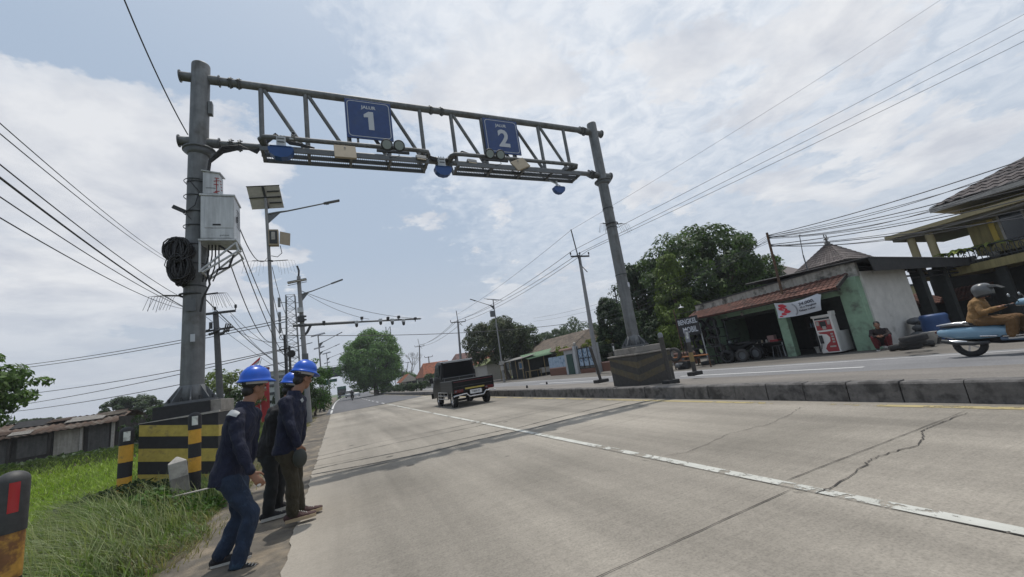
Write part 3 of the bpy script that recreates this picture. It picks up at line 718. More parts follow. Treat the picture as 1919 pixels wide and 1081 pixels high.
b.box((-1.95, 9.13, 4.57), (.62, .60, .035), white_box); b.tube((-1.64, 8.88, 4.36), (-1.64, 9.38, 4.36), .02, white_box, n=6); b.tube((-1.66, 8.88, 4.53), (-1.62, 8.88, 4.36), .02, white_box, n=6)
b.tube((-2.22, 8.88, 3.95), (-2.22, 9.38, 3.95), .025, white_box, n=6); b.build('frame', br)
b = MB()
for k in range(4):
    x = -2.15 + .055 * k; b.path([(x, 9.1, 4.56), (x + .02, 9.0, 4.3), (x - .04 + .02 * k, 9.02, 4.05), (x - .1, 9.1, 3.8)], .013, cable_m, n=5)
b.path([(-1.95, 9, 4.5), (-1.72, 8.98, 4.3), (-1.80, 9, 4.05), (-2.0, 9.0, 4.0)], .022, cable_m, n=6)
b.path([(-2.15, 8.98, 4.0), (-2.1, 8.95, 3.7), (-2.22, 9.0, 3.45), (-2.27, 9.05, 3.2)], .018, cable_m, n=6)
b.build('hanging_cables', br)
# upper small box
ub = thing('junction_box', 'narrow white junction box with red scratches above the cabinet', 'junction box', (-2.05, 8.95, 5.56))
b = MB(); b.bb((-2.20, 8.88, 5.56), (-1.93, 9.2, 6.03), white_box); b.build('body', ub, bevel=.008)
b = MB(); b.box((-2.06, 9.04, 6.06), (.32, .38, .02), white_box, rot=(0.16, .12, 0)); b.build('lid', ub)
redm = mat('red_marker', (.35, .03, .03), .6)
b = MB()
for k, (x, z, w) in enumerate(((-1.97, 5.90, .07), (-1.97, 5.84, .10), (-1.98, 5.76, .08), (-1.96, 5.61, .08), (-1.99, 5.585, .07))): b.box((x, 8.876, z), (w, .004, .014), redm, rot=(0, .15 * (-1) ** k, 0))
b.box((-1.975, 8.876, 5.74), (.012, .004, .30), redm); b.box((-2.07, 8.876, 5.68), (.16, .004, .007), blk)
for k in range(4): b.box((-1.926, 8.98 + .03 * k, 5.88 - .05 * k), (.004, .08, .014), redm, rot=(.3, 0, 0))
b.build('red_scratches', ub)
# coil of black cable
cc = AY(330, 488, 9.0); coil = MB()
for k in range(60):
    ph = rnd.uniform(0, 6.28); a = .13 + rnd.uniform(0, .06); h = .18 + rnd.uniform(0, .07); low = k % 2
    cx, cz = (cc[0] + rnd.uniform(-.03, .03) + .02, cc[2] + .20 + rnd.uniform(-.03, .03)) if not low else (cc[0] + rnd.uniform(-.03, .04) + .05, cc[2] - .15 + rnd.uniform(-.08, .05))
    tw = rnd.uniform(-.09, .09); a *= rnd.uniform(.7, 1.25)
    coil.path([(cx + a * math.cos(ph + t * .449) * (1.15 if not low else .8), 9.05 + tw + .05 * math.sin(2 * t * .449 + ph), cz + h * (1 if not low else 1.2) * math.sin(ph + t * .449)) for t in range(14)], .013, cable_m, n=5, closed=True)
for (qx, qz, qa, qb) in ((.03, .20, .13, .20), (.06, -.20, .11, .24)): coil.ell((cc[0] + qx, 9.08, cc[2] + qz), (qa, .10, qb), cable_m, n=14, k=9)
for k in range(16): a_ = rnd.uniform(-.4, .4); coil.path([(cc[0] + .04 + (.10 * math.cos(t) * math.cos(a_)) + .05 * math.sin(t * 2 + k), 9.0 + .06 * math.sin(t + k), cc[2] + .02 + (.36 + .02 * (k % 4)) * math.sin(t)) for t in np.arange(0, 6.28, .48)], .013, cable_m, n=5, closed=True)
coil.path([(cc[0] - .12, 8.98, cc[2] + .1), (cc[0] - .16, 8.96, cc[2] - .1), (cc[0] - .08, 8.96, cc[2] - .25), (cc[0] + .1, 8.98, cc[2] - .1)], .008, cable_m, n=5)
tag(coil.build('cable_coil'), 'large bundle of coiled black cable hung on the left gantry pole', 'cable coil')
# ---------------------------------------------------------------- pedestals
def striped_box(name, par, x0, x1, y0, y1, bands, front=True):
    b = MB()
    for (z0, z1, m) in bands: b.bb((x0, y0, z0), (x1, y1, z1), m)
    return b.build(name, par, bevel=.006)
ped = thing('gantry_pedestal', 'block pedestal painted in yellow and black horizontal stripes under the left gantry pole', 'pedestal', (-2.45, 9.3, 0), 0, 'concrete pedestals of the gantry')
striped_box('striped_block', ped, -2.99, -1.92, 8.70, 9.9, [(0, 1.30, blk)])
b = MB(); sl_z = lambda px, py: AY(px, py, 8.697)[2]
for (ya, yb, m_) in ((797, 818, yel), (841, 865, yel), (889, 912, yel)):
    x0_, x1_ = -2.985, -1.925; zl = [sl_z(260, q) for q in (ya, yb)]; zr = [sl_z(408, q) for q in (ya - 1, yb - 1)]; tt = (x1_ - AY(260, ya, 8.697)[0]) / (AY(408, ya, 8.697)[0] - AY(260, ya, 8.697)[0])
    zr = [zl[i] + (zr[i] - zl[i]) * tt for i in (0, 1)]
    b.prism([(x0_, zl[1]), (x1_, zr[1]), (x1_, zr[0]), (x0_, zl[0])], (0, .01, 0), m_, o=(0, 8.695, 0))
    b.prism([(8.70, zr[1]), (9.9, zr[1] - .05), (9.9, zr[0] - .05), (8.70, zr[0])], (.01, 0, 0), m_, o=(-1.925, 0, 0), u=(0, 1, 0))
b.build('painted_stripes', ped)
b = MB(); b.prism([(-3.0, 1.302), (-1.91, 1.302), (-1.91, 1.34), (-3.0, 1.31)], (0, 1.22, 0), conc_l, o=(0, 8.69, 0)); b.build('cap_slab', ped, bevel=.01)
b = MB(); b.bb((-2.86, 8.80, 1.32), (-2.06, 9.8, 1.535), blk); b.bb((-2.06, 8.81, 1.32), (-1.9, 9.8, 1.53), conc); b.build('upper_block', ped, bevel=.01)
pedr = thing('gantry_pedestal', 'grimy concrete pedestal with faded chevron stripes under the right gantry pole on the median', 'pedestal', (8.25, 9.4, .2), 0, 'concrete pedestals of the gantry')
yel_f = mat('faded_yellow', (.10, .082, .05), .9, var=.35, vscale=5, col2=(.09, .08, .06), c2amt=.55)
dark_f = mat('faded_black', (.055, .052, .048), .9, var=.35, vscale=5)
b = MB(); b.bb((7.60, 8.80, .1), (8.88, 10.0, 1.10), dark_f); b.build('lower_block', pedr, bevel=.012)
b = MB()
for k in range(2):
    z = .50 + k * .36 - .1
    b.prism([(8.80, z - .02), (10.0, z + .28), (10.0, min(z + .46, 1.09)), (8.80, z + .16)], (.006, 0, 0), yel_f, o=(7.594, 0, 0), u=(0, 1, 0))
    b.prism([(7.60, z - .02), (8.88, z + .22), (8.88, min(z + .40, 1.09)), (7.60, z + .16)], (0, .006, 0), yel_f, o=(0, 8.794, 0))
b.build('chevron_stripes', pedr)
b = MB(); b.bb((7.57, 8.77, 1.102), (8.91, 10.03, 1.15), conc); b.build('cap_slab', pedr, bevel=.015)
b = MB(); b.bb((7.74, 8.92, 1.15), (8.72, 9.88, 1.335), conc); b.build('upper_block', pedr, bevel=.02)
# ---------------------------------------------------------------- bollards
def bollard(loc, bands, r, label, refl=None, group='striped bollards on the grass verge', base=None, lean=(0, 0), face=None, top=None, rw=.14):
    t = thing('bollard', label, 'bollard', loc, 0, group); x, y, z0 = loc; H_ = bands[-1][1]
    T = Matrix.Translation(loc) @ Euler((lean[0], lean[1], 0)).to_matrix().to_4x4()
    b = MB(); b.T = T
    for i, (a, c, m) in enumerate(bands[:-1]): b.tube((0, 0, a), (0, 0, c), r, m, n=24, caps=(i == 0))
    b.build('post', t)
    a, c, m = bands[-1]; b = MB(); b.T = T; R2 = r * 1.06; d = R2 * .85
    b.lathe([(R2, a), (R2, c - d)] + [(R2 * math.cos(k * PI / 10), c - d + d * math.sin(k * PI / 10)) for k in range(1, 6)], m, n=24); hd = b.build('cap', t)
    if refl:
        b = MB(); b.T = T; zz0, zz1, rm = refl; fa = face or math.atan2(-y, -x); vs = []
        for zz in (zz0, zz1):
            for k in range(7): an = fa + (k - 3) * rw; vs.append(((R2 + .006) * math.cos(an), (R2 + .006) * math.sin(an), zz))
        b.add(vs, [(k, k + 1, 8 + k, 7 + k) for k in range(6)], rm, True); b.build('reflector', hd)
    if base:
        b = MB(); b.box((x, y, z0 + .045), (base[0], base[1], .12), black, rot=(0, 0, base[2])); b.build('base', t, bevel=.02)
    return t
def band(zs, ms): return [(zs[i], zs[i + 1], ms[i]) for i in range(len(ms))]
B1 = AY(236, 797, 8.35); bollard((B1[0], 8.35, .05), band([0, .26, .50, .72, .97, 1.24], [blk, yel_b, blk, yel_b, blk]), .085, 'yellow and black bollard with white reflector at the left side of the striped pedestal', (1.03, 1.17, wht_ref), lean=(0, .015))
B2 = AY(367, 772, 7.7); bollard((B2[0] - .01, 7.7, .08), band([0, .42, .62, .82, 1.02, B2[2] - .08], [blk, yel_b, blk, yel_b, blk]), .078, 'yellow and black bollard with white reflector in front of the striped pedestal', (B2[2] - .27, B2[2] - .14, wht_ref))
B3 = AY(26, 882, 4.15); rust_y = mat('rust_stained_yellow', (.50, .27, .05), .7, var=.3, vscale=9, col2=(.20, .09, .035), c2amt=.62)
bollard((B3[0], 4.15, .0), band([0, B3[2] - .69, B3[2] - .40, B3[2]], [blk, rust_y, mat('grey_cap', (.045, .045, .045), .6, var=.4, vscale=10)]), .079, 'close bollard with dark grey cap and tall red reflector at the grass edge', (B3[2] - .27, B3[2] - .075, red_ref), face=-.98, rw=.095)
mk_ = dict(group='bollards standing on the median')
def mbol(px, py, z, toppx, toppy, label, bands, r, refl=None, cap=blk, base=(.42, .30, .1)):
    p = G(px, py, z); top = AY(toppx, toppy, p[1]); h = top[2] - z
    bollard((p[0], p[1], z), band([0] + [h * q for q in bands[0]] + [h], bands[1] + [cap]), r, label, refl and (h * refl[0], h * refl[1], refl[2]), base=base, lean=(0, (top[0] - p[0]) / h), **mk_)
dkb = mat('grimy_bollard', (.06, .055, .05), .8, var=.4, vscale=7)
yg = mat('grimy_yellow', (.26, .185, .075), .8, var=.35, vscale=8)
capl = mat('pale_cap', (.20, .21, .23), .6, var=.3)
mbol(1127, 716, .27, 1105, 648, 'plain dark bollard on a rubber foot left of the median pedestal', ([.55], [dkb]), .055, None, dkb, (.5, .3, .0))
mbol(1258, 719, .235, 1236, 623, 'plain grimy bollard overlapping the right corner of the median pedestal', ([.9], [dkb]), .062, None, capl, (.40, .26, .0))
mbol(1303, 702, .17, 1285, 616, 'yellow and black bollard with white reflector right of the median pedestal', ([.28, .48, .70], [dkb, yg, dkb]), .068, (.78, .92, wht_ref), capl, (.42, .28, .0))
p = G(1153, 716, .12); 
mbol(1160, 712, .10, 1148, 643, 'slim bollard with black cap and yellow band behind the median pedestal', ([.45, .62], [dkb, yel_b]), .06, (.78, .92, wht_ref), blk, (.35, .25, .0))
for k, (px, py) in enumerate(((988, 727), (1025, 720))):
    p = G(px, py, .26 if k == 0 else .2); b = MB(); b.lathe([(.045, 0), (.05, .06), (.035, .09), (.042, .12), (0, .13)], black, o=p, n=10)
    tag(b.build('bollard_stump'), ['small black bollard stump nearest the pickup on the median', 'small black bollard stump towards the stall side of the median'][k], 'stump', 'bollard stumps left on the median')
# concrete marker post, leaning
mp_ = AY(343, 912, 7.35); b = MB(); Rm = Euler((0, -.10, .35)).to_matrix()
def mv(x, y, z): return Vector((mp_[0], 7.35, .05)) + Rm @ Vector((x, y, z))
for (z0, z1, w, m) in ((0, .46, .10, conc), (.46, .66, .098, conc_l)):
    b.add([mv(x * w, y * w * .8, z) for z in (z0, z1) for (x, y) in ((-1, -1), (1, -1), (1, 1), (-1, 1))], [(0, 1, 5, 4), (1, 2, 6, 5), (2, 3, 7, 6), (3, 0, 4, 7), (4, 5, 6, 7)], m)
b.add([mv(x * .098, y * .078, .66) for (x, y) in ((-1, -1), (1, -1), (1, 1), (-1, 1))] + [mv(0, 0, .74)], [(0, 1, 4), (1, 2, 4), (2, 3, 4), (3, 0, 4)], conc_l)
tag(b.build('marker_post', bevel=.01), 'leaning pointed grey concrete marker post in the weeds before the striped pedestal', 'marker post')
# ================================================================ street lights, poles, wires
def lamp_arm(b, base, tip, m, r=.045):
    base = Vector(base); tip = Vector(tip); mid = base.lerp(tip, .35) + Vector((0, 0, -.02))
    b.path([base + Vector((0, 0, -.0)), base.lerp(tip, .18), mid, tip], [r, r * .9, r * .7, r * .6], m, n=8)
    d = (tip - base).normalized()
    b.prism([(0, -.42), (.0, -.02), ((base.lerp(tip, .3) - base).length * .8, (base.lerp(tip, .3) - base).z * .8), ((base.lerp(tip, .3) - base).length * .7, (base.lerp(tip, .3) - base).z * .7 - .05)], (0, .02, 0), m, o=base + Vector((0, -.01, 0)), u=Vector((1 if tip.x > base.x else -1, 0, 0)), v=(0, 0, 1))
def solar_light(x, y, zt, arm_tip, label, panel, box=True, rib=False, lean=0.0, pw=(1.5, .8), z0=0.0, grp='solar street lights on the left verge', arm_z=None, panel_off=0.0):
    t = thing('street_light', label, 'street light', (x, y, z0), 0, grp)
    b = MB(); b.tube((x, y, z0 - .2), (x - lean, y, zt), .085, pole_conc, r1=.05, n=12); b.tube((x, y, z0 - .2), (x, y, z0 + .1), .16, conc, n=10); b.build('pole', t)
    az = arm_z or arm_tip[2] - .4; ax_ = x - lean * (az / zt)
    b = MB(); lamp_arm(b, (ax_, y, az), arm_tip, steel_d); arm = b.build('arm', t)
    tip = Vector(arm_tip); d = (tip - Vector((ax_, y, az))).normalized()
    b = MB(); s_, w, d_ = basis(d); b.box(tip + d * .28, (.16, .06, .62), steel_d, ax=(s_, w, d_)); b.box(tip + d * .1 + w * .05, (.07, .05, .12), steel_d, ax=(s_, w, d_)); b.build('lamp_head', arm, bevel=.015)
    # panel
    c = Vector((x - lean + panel_off, y, zt + .05)); Rm = Euler(panel).to_matrix()
    b = MB(); b.box(c, (pw[0], pw[1], .03), panel_back, rot=Rm); b.box(c + Rm @ Vector((0, 0, .022)), (pw[0] - .04, pw[1] - .04, .012), panel_cell, rot=Rm); pn = b.build('solar_panel', t)
    b = MB()
    b.box(c + Rm @ Vector((0, 0, -.04)), (.07, pw[1], .05), dark_metal, rot=Rm); b.box(c + Rm @ Vector((0, 0, -.03)), (pw[0], .04, .03), dark_metal, rot=Rm); b.box(c + Rm @ Vector((0, -pw[1] / 2, 0)), (pw[0] + .02, .03, .05), dark_metal, rot=Rm)
    if rib:
        for k in (-.25, .0, .25): b.box(c + Rm @ Vector((pw[0] * .28, k * pw[1], -.025)), (pw[0] * .38, .05, .04), dark_metal, rot=Rm)
    b.build('panel_frame', pn)
    return t
# nearest light
sl = solar_light(-1.86, 16.3, AY(497, 372, 16.3)[2], AY(608, 381, 16.3), 'tall solar street light with battery box, first behind the gantry on the left', (-1.0, .0, -.22), rib=True, lean=.22, pw=(1.12, .86), arm_z=AY(503, 402, 16.3)[2], panel_off=.0)
bx = AY(513, 446, 16.25)
b = MB(); b.box(bx, (.32, .22, .62), tan_m); b.box(bx + Vector((0, -.115, 0)), (.26, .01, .52), dark_metal); b.box(bx + Vector((.0, -.125, .05)), (.12, .02, .3), conc_l)
bb_ = b.build('battery_box', sl, bevel=.01)
b = MB(); b.box(bx + Vector((.38, -.10, -.06)), (.36, .02, .50), tan_m, rot=(0, .06, .45)); b.build('open_door', bb_)
b = MB(); b.path([bx + Vector((.2, 0, -.3)), bx + Vector((.25, 0, -.6)), bx + Vector((.1, 0, -.75)), bx + Vector((-.1, 0, -.7))], .014, cable_m, n=5); b.build('loose_cable', sl)
spikes(sl, AY(507, 489, 16.3)[0], 16.3, AY(507, 489, 16.3)[2], .07, n=14, out=.9, drop=.55)
# mast with the cantilever camera boom
cm_ = thing('camera_mast', 'grey camera mast with long cantilever boom of cameras over the far lanes', 'camera mast', (-1.6, 25, 0))
b = MB(); b.tube((-1.45, 25, -.1), (-1.66, 25, AY(561, 518, 25)[2]), .15, pole_conc, r1=.10, n=14); b.path([(-1.66, 25, AY(561, 518, 25)[2]), (-1.63, 25, AY(562, 507, 25)[2]), (-1.71, 25, AY(560, 498, 25)[2])], .05, dark_metal, n=6); b.build('pole', cm_)
A0 = AY(562, 609, 25); A1 = AY(788, 597, 25); b = MB()
b.tube((A0[0] - .35, 25, A0[2]), (A0[0] + (A1[0] - A0[0]) * .45, 25, A0[2] + (A1[2] - A0[2]) * .45), .085, steel_d, n=10)
b.tube((A0[0] + (A1[0] - A0[0]) * .45, 25, A0[2] + (A1[2] - A0[2]) * .45), A1, .055, steel_d, n=8); b.path([(A0[0] + .0, 25, A0[2] - .8), (A0[0] + .35, 25, A0[2] - .45), (A0[0] + .55, 25, A0[2] - .05)], .07, dark_metal, n=8)
boom = b.build('boom', cm_)
for px, py, up in ((668, 604, 0), (678, 596, 1), (607, 604, 1), (713, 600, 0), (727, 596, 1), (735, 600, 0), (747, 594, 1), (756, 601, 0), (778, 597, 1)):
    c = AY(px, py, 24.9); b = MB()
    if up: b.box(c, (.16, .28, .14), dark_metal); b.tube(c, c + Vector((0, .05, -.18)), .03, dark_metal, n=6)
    else: b.box(c, (.2, .16, .18), white_box); b.lathe([(.0, -.30), (.07, -.26), (.09, -.17), (.09, -.1), (.04, -.08)], dark_metal, o=c, n=10)
    b.build('camera', cm_, bevel=.01)
b = MB()
for z in (A0[2] - .1, A0[2] + .25, A0[2] + .45): b.tube((-1.55, 25, z), (-1.55, 25, z + .06), .2, dark_metal, n=12)
b.box(AY(564, 598, 24.8), (.34, .3, .3), dark_metal); b.box(AY(563, 581, 24.8), (.3, .22, .28), white_box); b.build('clamps', cm_)
b = MB(); b.box(AY(572, 672, 24.8), (.32, .12, .55), steel_d); b.build('notice_plate', cm_)
tipm = AY(622, 531, 25); b = MB(); base_ = AY(565, 552, 25); lamp_arm(b, base_, tipm, steel_d); b.build('arm', cm_)
b = MB(); d = (tipm - base_).normalized(); s_, w, d_ = basis(d); b.box(tipm + d * .3, (.16, .07, .7), steel_d, ax=(s_, w, d_)); b.build('lamp_head', cm_, bevel=.015)
c = AY(557, 527, 25); Rm = Euler((.15, -.18, 0)).to_matrix(); b = MB(); b.box(c, (1.0, .55, .06), panel_back, rot=Rm); b.box(c + Vector((0, 0, .05)), (.98, .53, .03), panel_cell, rot=Rm); b.box(c + Vector((.0, 0, -.14)), (1.0, .03, .03), dark_metal, rot=Rm); b.build('solar_panel', cm_)
# further lights down the left side
for k, (px, py, tx, ty, Y) in enumerate(((596, 628, 630, 628, 40), (598, 652, 628, 648, 54), (612, 662, 636, 663, 68), (613, 680, 634, 684, 92))):
    top = AY(px, py, Y); tip = AY(tx, ty, Y); nm = ['second', 'third', 'fourth', 'farthest'][k]
    g0 = (top[0] + .18, Y)
    solar_light(g0[0], Y, top[2], (tip[0], Y, tip[2]), f'distant solar street light with angled arm, {nm} beyond the camera mast', (.3, -.18, 0), lean=.18, pw=(1.2, .7), arm_z=AY(px, py + {0: 17, 1: 9, 2: 10, 3: 7}[k], Y)[2])
# right-hand street light
rt_ = AY(923, 562, 37); tp = AY(884, 564, 37)
sr = solar_light(15.08, 37, rt_[2], (tp[0] + .4, 37, tp[2]), 'solar street light with flat panel beside the roadside stall on the right', (.30, .04, .3), lean=-.05, pw=(1.5, 1.2), grp='solar street lights on the right', arm_z=AY(926, 574, 37)[2])
bx = AY(923, 588, 36.8); b = MB(); b.box(bx, (.45, .3, .6), steel_d); b.build('battery_box', sr, bevel=.02)
b = MB(); b.box(AY(940, 680, 36.8), (.4, .3, .35), conc_l); b.box(AY(941, 690, 36.8), (.25, .25, .4), conc_l); b.build('meter_box', sr)

# ---- utility poles
def upole(base, top, r0, r1, label, arms=(), grp=None, m=pole_conc, ins=None, armlen=1.8, mast=None, tilt=0.0):
    base = Vector(base); top = Vector(top); t = thing('utility_pole', label, 'utility pole', base, 0, grp)
    b = MB(); b.tube(base - Vector((0, 0, .2)), top, r0, m, r1=r1, n=12); b.build('pole', t)
    for (f, w, n) in arms:
        c = base.lerp(top, f); b = MB(); b.box(c + Vector((0, -.12, 0)), (w, .09, .10), dark_metal, rot=(0, tilt, 0)); ca = b.build('crossarm', t)
        for k in range(n):
            u = -w / 2 + w * k / (n - 1) if n > 1 else 0; q = c + Vector((u, -.12, .05 - u * math.sin(tilt))); b = MB()
            b.lathe([(.02, 0), (.02, .08), (.06, .10), (.045, .14), (.065, .17), (.045, .21), (.055, .24), (0, .27)], dark_metal, o=q, n=10); b.build('insulator', ca)
    if mast: b = MB(); b.tube(mast[0], mast[1], .045, dark_metal, n=6); b.tube(Vector(mast[0]), Vector(mast[0]) + Vector((.5, 0, -.6)), .03, dark_metal, n=6); b.build('mast', t)
    return t
u1b = AY(420, 770, 22); u1t = AY(404, 584, 22)
ul = upole((u1b[0] - .05, 22, -.1), u1t, .15, .11, 'dark leaning utility pole with crossarm behind the striped pedestal', [(.985, 1.6, 3)], m=mat('dark_pole', (.10, .10, .105), .85, var=.3), tilt=-.06)
b = MB()
for k in range(5):
    q = AY(388 + k * 9, 620 + (k % 2) * 5, 21.8); b.lathe([(.05, -.12), (.07, -.08), (.05, -.04), (.07, 0), (.05, .04), (.07, .08), (.04, .12)], dark_metal, o=q, axis=(1, 0, .3), n=8)
b.box(AY(405, 618, 21.9), (1.3, .08, .08), dark_metal, rot=(0, -.1, 0)); b.tube(AY(395, 604, 21.9), AY(395, 616, 21.9), .07, dark_metal, n=8)
for k in range(3): b.tube(AY(420 + 4 * k, 622, 21.9), AY(424 + 4 * k, 606, 21.9), .03, dark_metal, n=6)
b.build('switch_gear', ul)
u2b = (16.03, 22.47, 0); u2t = AY(1085, 478, 22.47)
upole(u2b, u2t, .17, .10, 'tall concrete utility pole with three wires just left of the median pedestal', [(.985, 1.55, 3)], grp='concrete utility poles along the opposite side', mast=(AY(1087, 495, 22.4), AY(1070, 430, 22.4)))
for k, (bx_, by_, tx_, ty_, Y, lab) in enumerate(((863, 690, 858, 602, 47, 'concrete utility pole rising behind the cab of the black pickup'), (787, 722, 786, 648, 82, 'small distant utility pole between the big round tree and the pickup'))):
    bt = AY(bx_, by_, Y); tt = AY(tx_, ty_, Y)
    upole((bt[0], Y, 0), tt, .17, .11, lab, [(.985, 1.9, 3)], grp='concrete utility poles along the opposite side', mast=(tt, AY(tx_ - 3, ty_ - (20 if k == 0 else 13), Y)))
for k, (bx_, by_, tx_, ty_, Y, lab) in enumerate(((752, 725, 752, 680, 120, 'thin far pole left of the bare tree'), (806, 700, 803, 668, 80, 'thin bare pole among the far roofs'), (756, 726, 765, 678, 110, 'thin far pole right of the big round tree'))):
    bt = AY(bx_, by_, Y); upole((bt[0], Y, 0), AY(tx_, ty_, Y), .13, .1, lab, [(.98, 1.6, 2)])
# rusty pole at the workshop
wp = AX(1466, 548, 16.2); wt = AX(1437, 436, 16.2)
upole(AX(1466, 552, 16.75), AX(1437, 436, 16.75), .05, .045, 'thin rusty steel pole standing through the workshop eave', [], m=rust)
# thin dark poles on the left verge with cable rings
for k, (bx_, by_, tx_, ty_, Y, lab) in enumerate(((541, 760, 533, 627, 19.5, 'thin dark cable pole left of the camera mast, with wire rings'), (548, 760, 542, 648, 20.5, 'thin dark cable pole carrying a round black cable drum'), (1160, 585, 1151, 540, 24, 'short bare pole top poking out beside the dark cypress'))):
    bt = AY(bx_, by_, Y); tt = AY(tx_, ty_, Y); t = upole((bt[0], Y, 0), tt, .06, .05, lab, [], m=dark_metal)
    if k == 0:
        b = MB()
        for c in (AY(529, 632, 19.4), AY(529, 654, 19.4)):
            for j in range(3): b.path([c + Vector((.11 * math.cos(a * .6283), .03 * j, .11 * math.sin(a * .6283))) for a in range(10)], .012, cable_m, n=5, closed=True)
        b.tube(AY(529, 655, 19.4), AY(538, 652, 19.4), .03, cable_m, n=6); b.build('wire_ring', t)
    if k == 1: b = MB(); b.tube(AY(546, 663, 20.4), AY(546, 663, 20.2), .17, cable_m, n=16); b.build('cable_drum', t)
bt = AY(1112, 612, 30); 
# ---- wires
def wire(a, b_, s, r=.014, n=16): mb = MB(); mb.path(sag(a, b_, s, n), r, wire_m, n=5); return mb
def wires(lst, name, label, cat, grp):
    for (a, b_, s, *r) in lst: tag(wire(a, b_, s, *(r or [.014])).build(name), label, cat, grp if len(lst) > 1 else None)
PT = [AY(1072, 470, 22.35), AY(1086, 474, 22.35), AY(1101, 470, 22.35)]
EN = [AY(1950, 10, 6.2), AY(1950, 40, 5.6), AY(1950, 62, 5.2)]
for i in range(3):
    a = PT[i]; tag(wire(a, EN[i], .12, .016, 28).build('power_line'), 'one of three parallel power lines from the tall concrete pole to the upper right', 'power line', 'near span of the three overhead power lines')
tag(wire(AY(1070, 431, 22.4), AY(1800, -25, 7.0), .25, .010, 28).build('earth_wire'), 'thin single wire from the pole mast tip up to the top of the sky', 'wire')
Q = [AY(851, 603, 47), AY(858, 600, 47), AY(867, 603, 47)]; Q2 = [AY(781, 648, 82), AY(786, 646, 82), AY(791, 648, 82)]; Q3 = [AY(748, 682, 120), AY(752, 680, 120), AY(757, 682, 120)]
for i in range(3): tag(wire(PT[i], Q[i], .5, .018).build('power_line'), 'one of three parallel power lines between the pickup and the tall concrete utility pole', 'power line', 'middle span of the three overhead power lines')
for i in range(3): tag(wire(Q[i], Q2[i], .6, .022).build('power_line'), 'one of three faint power lines between the two far utility poles', 'power line', 'far span of the three overhead power lines')
tag(wire(AY(1070, 431, 22.4), AY(855, 590, 47), .3, .012).build('earth_wire'), 'thin wire from the mast tip down to the pole behind the pickup', 'wire')
# telephone bundle over the workshop
T0 = AX(1439, 441, 16.75)
for k in range(13):
    yy = 292 + k * 9.5 + rnd.uniform(-3, 3); s = [.12, .3, .15, .5, .2, .35][k % 6]
    e = AX(1935, yy, 17.5 + .25 * k); a = T0 + Vector((0, 0, -.02 * k - (.25 if k > 7 else 0)))
    tag(wire(a, e, s, .011 if k % 4 else .016, 20).build('telephone_cable'), 'one of the many telephone cables fanning from the rusty pole towards the yellow house', 'cable', 'telephone cables above the workshop')
for k in range(6):
    e = AX(1120 + 0 * k, 590 + k * 7, 16.2 + .2 * k) if k < 4 else AX(1000, 596 + (k - 4) * 6, 16.8)
    tag(wire(T0 + Vector((0, 0, -.06 * k)), e, .35 + .12 * (k % 3), .007, 20).build('telephone_cable'), 'one of the sagging telephone cables running left from the rusty pole past the trees', 'cable', 'telephone cables behind the median pedestal')
# long service wire across the road
tag(wire(AY(537, 628, 19.5), AY(1110, 600, 23), .35, .016, 24).build('service_wire'), 'single dark wire crossing the road low behind the far lights', 'wire')
tag(wire(AY(565, 545, 25), AY(790, 597, 25), .35, .014, 16).build('stay_wire'), 'upper stay wire from the camera mast head to the boom tip', 'wire')
tag(wire(AY(565, 545, 25), AY(692, 598, 25), .25, .012, 16).build('stay_wire'), 'lower stay wire from the camera mast head to the boom middle', 'wire')
# left bundle: thick and thin wires sweeping from the upper left to the spikes level of the pole
LW = [((-10, 222), (302, 470), 5.4, 15, .006), ((-10, 242), (305, 478), 5.2, 15, .006), ((-10, 300), (325, 540), 5.0, 13, .007), ((-10, 325), (335, 560), 4.8, 12, .011), ((-10, 362), (330, 560), 4.6, 12, .006), ((-10, 402), (310, 560), 4.6, 12, .006)]
for k, (a, c, Ya, Yb, r) in enumerate(LW):
    P0 = AY(a[0], a[1], Ya); P1 = AY(c[0], c[1], Yb); q = P1 + (P1 - P0).normalized() * 3.5
    lab = ['topmost thin wire of the bundle sweeping down from the left edge of the sky', 'second thin wire just beneath the topmost one at the left edge of the sky', 'thin wire between the paired upper wires and the thick cable at left', 'thickest black cable of those sweeping down from the left edge of the sky', 'thin wire just beneath the thick black cable at left', 'lowest wire of the bundle sweeping down from the left edge of the sky'][k]
    tag(wire(P0, q, .15, r, 24).build('overhead_wire'), lab, 'wire', None)
tag(wire(AY(225, -20, 6.5), AY(352, 252, 9.2), .12, .011, 20).build('drop_cable'), 'black cable dropping from the top of the sky to the left gantry pole', 'cable')
for k, (a, c) in enumerate((((70, 676), (345, 628)), ((70, 681), (345, 633)), ((100, 727), (345, 683)), ((100, 746), (395, 672)), ((95, 758), (345, 708)))):
    P0 = AY(a[0] - 60, a[1] + 12, 60); P1 = AY(c[0] + 190, c[1] - 30, 30)
    tag(wire(P0, P1, .3, .03, 16).build('distant_line'), 'one of the thin distant lines crossing the pale sky behind the left gantry pole', 'power line', 'distant lines left of the gantry pole')
for k, (a, c, Ya, Yb) in enumerate((((370, 545, ), (560, 700), 9.6, 24), ((404, 586), (541, 640), 22, 20), ((432, 586), (541, 668), 22, 20), ((432, 590), (560, 690), 22, 24), ((384, 592), (600, 735), 22, 40), ((450, 430), (505, 475), 9.4, 16), ((447, 450), (533, 640), 9.4, 19.5), ((445, 462), (545, 680), 9.4, 20), ((430, 490), (510, 640), 9.4, 19), ((510, 500), (560, 590), 16.3, 25), ((510, 545), (557, 670), 16.3, 25))):
    tag(wire(AY(*a, Ya), AY(*c, Yb), [.3, .5, .2, .6, .3, .5, .2, .4, .5, 1.2, .8][k], .011, 14).build('service_cable'), 'one of the tangled thin cables strung between the left poles behind the workers', 'cable', 'tangled cables between the left poles')
